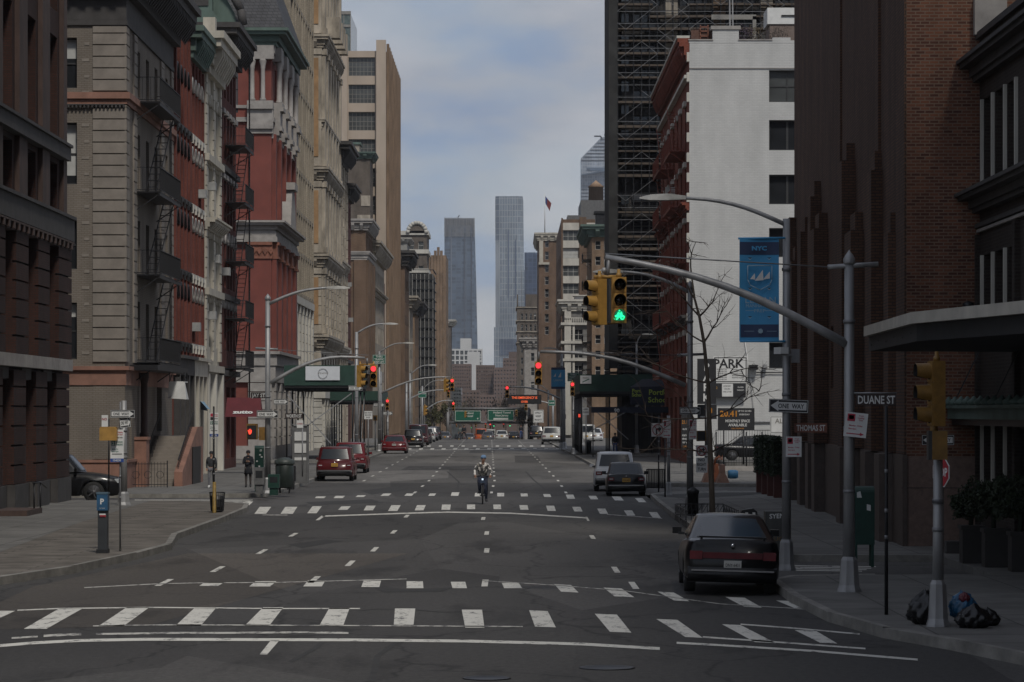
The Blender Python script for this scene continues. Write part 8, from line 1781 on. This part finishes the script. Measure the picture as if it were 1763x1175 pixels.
    # hands
    for w_, e_ in (('wrl', 'ell'), ('wrr', 'elr')):
        p = V(w_); d = (V(w_)-V(e_)).normalized(); side = d.cross(Vector((0, 1, .2))).normalized(); h_ = MB(); h_.tube([p-d*.01, p+d*.05*s, p+d*.09*s], [.026*s, .036*s, .034*s], M_SKIN, 8)
        for k_, ln in zip((-1.5, -.5, .5, 1.5), (.055, .068, .072, .06)): a = p+d*.085*s+side*k_*.017*s; h_.tube([a, a+d*ln*.5*s, a+d*ln*.8*s+Vector((0, -.02, -.01))*s, ], [.0095*s, .009*s, .007*s], M_SKIN, 5)
        a = p+d*.035*s+side*.03*s; h_.tube([a, a+side*.03*s+d*.02*s, a+side*.035*s+d*.05*s], [.011*s, .010*s, .008*s], M_SKIN, 5); _pt('hand', h_, t)
    if scarf: q_ = MB(); q_.lathe(V('neck')+Vector((0, 0, -.03*s)), [(.08*s, -.03*s), (.10*s, 0), (.09*s, .05*s)], scarf, 10); _pt('scarf', q_, t)
    t.rotation_euler.z = rz; return t
def _pt(nm, mb, t):
    o = bpy.data.objects.new(nm, mb.mesh(nm)); COL.objects.link(o); o.parent = t; return o
def walk(step=.2, arm=.15, face=-1, hands_front=False):
    d = face
    J = dict(pelvis=(0, 0, .95), chest=(0, 0, 1.28), neck=(0, d*.01, 1.50), head=(0, d*.03, 1.62), headtop=(0, d*.02, 1.71), shl=(-.18, 0, 1.40), ell=(-.23, -d*arm*.3, 1.14), wrl=(-.21, d*arm*.6, .92), shr=(.18, 0, 1.40), elr=(.23, d*arm*.3, 1.14), wrr=(.21, -d*arm*.3, .92),
             hpl=(-.09, 0, .90), knl=(-.10, d*step*.8, .50), anl=(-.10, d*step, .09), tol=(-.11, d*(step+.14), .04), hpr=(.09, 0, .90), knr=(.10, -d*step*.1, .50), anr=(.10, -d*step, .12), tor=(.11, -d*(step-.13), .04), face=face)
    if hands_front: J.update(ell=(-.24, d*.05, 1.14), wrl=(-.07, d*.26, 1.22), elr=(.24, d*.05, 1.14), wrr=(.07, d*.26, 1.22))
    return J
CL = lambda n, c: plain('cloth_'+n, c, .9, 0, .2, 12)
person('person in dark coat and cap looking down at their hands on the left pavement', XA(427.5, 132), 132, .15, 1.52, walk(.06, .1, -1, True), CL('black', (.012, .013, .017)), CL('grey_brown', (.06, .05, .045)), M_BLK, coat=.33, hat=CL('black', (.012, .013, .017)), scarf=CL('black', (.012, .013, .017)))
person('person in grey hooded jacket and light trousers by the left sign post', XA(364, 131), 131, .15, 1.5, walk(.12, .2, -1), CL('charcoal', (.03, .032, .036)), CL('light_grey', (.13, .13, .14)), M_WHT, hat=CL('charcoal', (.03, .032, .036)))
person('person in dark jacket and blue jeans walking away under the right awning', XA(1059, 226), 226, .15, 1.6, walk(.12, .15, 1), CL('black', (.012, .013, .017)), CL('jeans', (.03, .06, .16)), M_BLK)
person('person dressed in black striding across the street at the crest', XA(799, 364), 364, 0, 1.72, {**walk(.0, .1, -1), 'knl': (-.28, 0, .52), 'anl': (-.45, 0, .10), 'tol': (-.52, -.1, .04), 'knr': (.20, 0, .50), 'anr': (.36, 0, .12), 'tor': (.30, -.12, .04)}, CL('black', (.012, .013, .017)), CL('black', (.012, .013, .017)), M_BLK)
person('shorter person in green grey walking left of the striding figure at the crest', XA(792, 366), 366, 0, 1.6, {**walk(.0, .1, -1), 'knl': (-.15, 0, .52), 'anl': (-.24, 0, .10), 'tol': (-.32, -.1, .04)}, CL('sage', (.09, .11, .10)), CL('charcoal', (.03, .032, .036)), M_BLK)
person('far off person in black walking on the right pavement near the crest', XA(897, 380), 380, 0, 1.7, walk(.15, .1, -1), CL('black', (.012, .013, .017)), CL('jeans', (.03, .06, .16)), M_BLK)

# --- the cyclist
Zc = 113.5; xc = XA(831, Zc); HS = .98
def camo():
    m, t, b = nodes('patterned_jacket'); NN = t.nodes.new; LL = t.links.new; b.inputs['Roughness'].default_value = .85
    tc = NN('ShaderNodeTexCoord'); v = NN('ShaderNodeTexVoronoi'); v.inputs['Scale'].default_value = 13; LL(tc.outputs['Object'], v.inputs['Vector']); s = NN('ShaderNodeSeparateColor'); LL(v.outputs['Color'], s.inputs['Color'])
    r = NN('ShaderNodeValToRGB'); r.color_ramp.interpolation = 'CONSTANT'; r.color_ramp.elements[0].color = (.06, .06, .06, 1); r.color_ramp.elements[1].position = .42; r.color_ramp.elements[1].color = (.62, .59, .55, 1); e = r.color_ramp.elements.new(.78); e.color = (.2, .19, .17, 1)
    LL(s.outputs['Red'], r.inputs['Fac']); LL(r.outputs['Color'], b.inputs['Base Color']); return m
J = dict(pelvis=(0, .22, .98), chest=(0, .08, 1.28), neck=(.01, .0, 1.49), head=(.03, -.03, 1.62), headtop=(.03, -.02, 1.71), shl=(-.18, .06, 1.40), ell=(-.30, -.10, 1.18), wrl=(-.27, -.34, 1.03), shr=(.18, .06, 1.40), elr=(.31, -.10, 1.18), wrr=(.28, -.34, 1.03),
         hpl=(-.09, .20, .93), knl=(-.13, -.18, .80), anl=(-.11, -.02, .44), tol=(-.12, -.16, .40), hpr=(.09, .20, .93), knr=(.13, -.06, .52), anr=(.13, .08, .14), tor=(.14, -.07, .10), face=-1)
# the left knee is raised on the upper pedal, the right leg is stretched to the lower pedal
t = person('cyclist in blue knit cap and black and white patterned jacket riding towards the camera', xc, Zc, .01, 1.75*HS, J, camo(), CL('dark_denim', (.022, .028, .05)), CL('dark_shoe', (.04, .04, .045)), hat=CL('pale_blue', (.15, .25, .40)))
b = thing('bicycle', 'black city bicycle with a small lit front lamp, ridden by the cyclist', 'bicycle', (xc, Zc, .0)); s = HS
def vv(x, y, z): return Vector((xc+x*s, Zc+y*s, z*s))
for nm, yc in (('front_wheel', -.46), ('rear_wheel', .60)):
    mb = MB(); mb.tube([vv(0, yc+.33*math.cos(a), .34+.33*math.sin(a)) for a in [j*math.pi/12 for j in range(25)]], .020, M_RUB, 6); wo = part('wheel', mb, b)
    mb = MB(); [mb.bar(vv(0, yc, .34), vv(0, yc+.31*math.cos(a), .34+.31*math.sin(a)), .003, M_GALVD) for a in [j*math.pi/8 for j in range(16)]]; mb.tube([vv(-.05, yc, .34), vv(.05, yc, .34)], .02, M_GALVD, 6); part('spokes', mb, wo)
mb = MB(); M_FR = plain('bicycle_frame', (.015, .015, .03), .4, .2)
for a, c, r in (((0, .10, .30), (0, -.32, .82), .020), ((0, .10, .30), (0, .26, .86), .018), ((0, .26, .78), (0, -.30, .74), .016), ((.06, .10, .30), (.06, .60, .34), .010), ((-.06, .10, .30), (-.06, .60, .34), .010), ((.05, .24, .78), (.06, .60, .34), .009), ((-.05, .24, .78), (-.06, .60, .34), .009)): mb.tube([vv(*a), vv(*c)], r, M_FR, 6)
part('frame', mb, b); mb = MB()
for sx in (-.055, .055): mb.tube([vv(sx, -.34, .72), vv(sx, -.42, .55), vv(sx, -.46, .34)], .014, M_FR, 6)
mb.tube([vv(-.06, -.34, .73), vv(.06, -.34, .73)], .016, M_FR, 6); mb.tube([vv(0, -.32, .72), vv(0, -.31, 1.0)], .017, M_FR, 6); part('fork', mb, b)
mb = MB(); mb.tube([vv(-.32, -.36, 1.0), vv(-.2, -.33, 1.02), vv(0, -.32, 1.0), vv(.2, -.33, 1.02), vv(.32, -.36, 1.0)], .014, M_BLK, 6); part('handlebar', mb, b)
mb = MB(); mb.bx(vv(0, .26, .89), .15, .26, .05, M_BLK); part('saddle', mb, b); mb = MB(); mb.bx(vv(0, -.40, .90), .06, .06, .06, plain('bike_lamp_lit', (.7, .85, 1), .3, 0, 0, emis=.7)); part('front_lamp', mb, b)
mb = MB(); mb.tube([vv(-.10, .10, .30), vv(.10, .10, .30)], .02, M_GALVD, 6); mb.bar(vv(-.10, .10, .30), vv(-.10, -.04, .40), .012, M_GALVD); mb.bar(vv(.10, .10, .30), vv(.10, .04, .14), .012, M_GALVD); mb.bx(vv(-.15, -.06, .39), .10, .09, .025, M_BLK); mb.bx(vv(.15, .02, .10), .10, .09, .025, M_BLK); part('crank', mb, b)
mb = MB(); mb.bx(vv(0, -.47, .70), .12, .22, .02, M_FR); mb.bx(vv(.0, -.42, .82), .16, .05, .10, plain('front_bag', (.03, .05, .09), .7)); part('front_rack', mb, b)

# ================================================================ FAR TREES, ROOFTOP PLANTS
M_FLEAF = plain('far_young_leaf', (.075, .075, .030), .8, 0, .4, .8); M_FLEAF2 = plain('far_bare_twigs', (.055, .048, .04), .9, 0, .3, .8)
def fartree(label, px, Z, ytop, wpx, mat, seed, n=500, bare=False):
    x = XA(px, Z); zb = gz(Z); zt = ZA(ytop, Z); t = thing('street_tree', label, 'tree', (x, Z, zb), 'trees beyond the crest'); w_ = wpx*Z/F/2; hh = (zt-zb); mb = MB(); rnd = random.Random(seed); mb.tube([(x, Z, zb), (x+.1, Z, zb+hh*.35), (x, Z, zb+hh*.7)], [.2, .14, .05], M_BARK, 6)
    part('trunk', mb, t); mb = MB()
    for j in range(8): a = rnd.uniform(0, 6.3); d = rnd.uniform(.2, .7); leafy(mb, x+w_*d*math.cos(a), Z+w_*d*math.sin(a), zb+hh*rnd.uniform(.5, .88), w_*.45, w_*.45, hh*.14, n//8, .16 if not bare else .11, mat, seed*10+j)
    for j in range(14): a = rnd.uniform(0, 6.3); mb.bar((x, Z, zb+hh*rnd.uniform(.3, .6)), (x+w_*.9*math.cos(a), Z+w_*.9*math.sin(a), zb+hh*rnd.uniform(.6, 1)), .03, M_BARK)
    part('crown', mb, t, recalc=False)
for i, (px, Z, yt, wp, m_, lab) in enumerate(((744, 480, 698, 26, M_FLEAF, 'olive green young tree nearest the left kerb beyond the crest'), (757, 520, 688, 30, M_FLEAF, 'taller olive tree left of the overhead signs'), (770, 600, 690, 26, M_FLEAF2, 'brownish bare tree touching the left overhead sign'),
        (870, 640, 672, 28, M_FLEAF2, 'bare brown tree rising behind the middle overhead sign'), (812, 700, 684, 30, M_FLEAF2, 'bare tree between the two overhead signs'), (848, 700, 686, 26, M_FLEAF2, 'bare tree above the middle overhead sign, left one'), (898, 560, 694, 26, M_FLEAF2, 'bare tree under the lit message board'), (916, 470, 712, 20, M_FLEAF2, 'low bare tree by the right lane beyond the crest'), (790, 760, 690, 30, M_FLEAF, 'greenish far tree behind the left overhead sign'))):
    fartree(lab, px, Z, yt, wp, m_, i+3, 900)
for i, (p0, m_, lab) in enumerate(((1282, plain('lavender_twigs', (.10, .07, .10), .8), 'dry purplish roof shrub on the white building, beside the chimney'), (1300, plain('dry_reed', (.12, .09, .05), .8), 'dry brown roof grasses on the white building'), (1340, M_FLEAF2, 'bare roof shrub in front of the white roof hut'), (1205, plain('red_roof_shrub', (.10, .04, .035), .8), 'small reddish roof shrub at the front corner of the white building'))):
    x = XA(p0, 193+i*.3); mb = MB(); leafy(mb, x, 193+i*.3, 26.1, .7 if i != 1 else .5, .4, .6, 500, .04, m_, i+50)
    for j in range(9): mb.bar((x-.3+j*.08, 193+i*.3, 25.4), (x-.6+j*.16, 193+i*.3, 26.5), .012, M_BARK)
    solo('roof_shrub', mb, lab, 'shrub', 'roof terrace plants', (x, 193, 25.4))
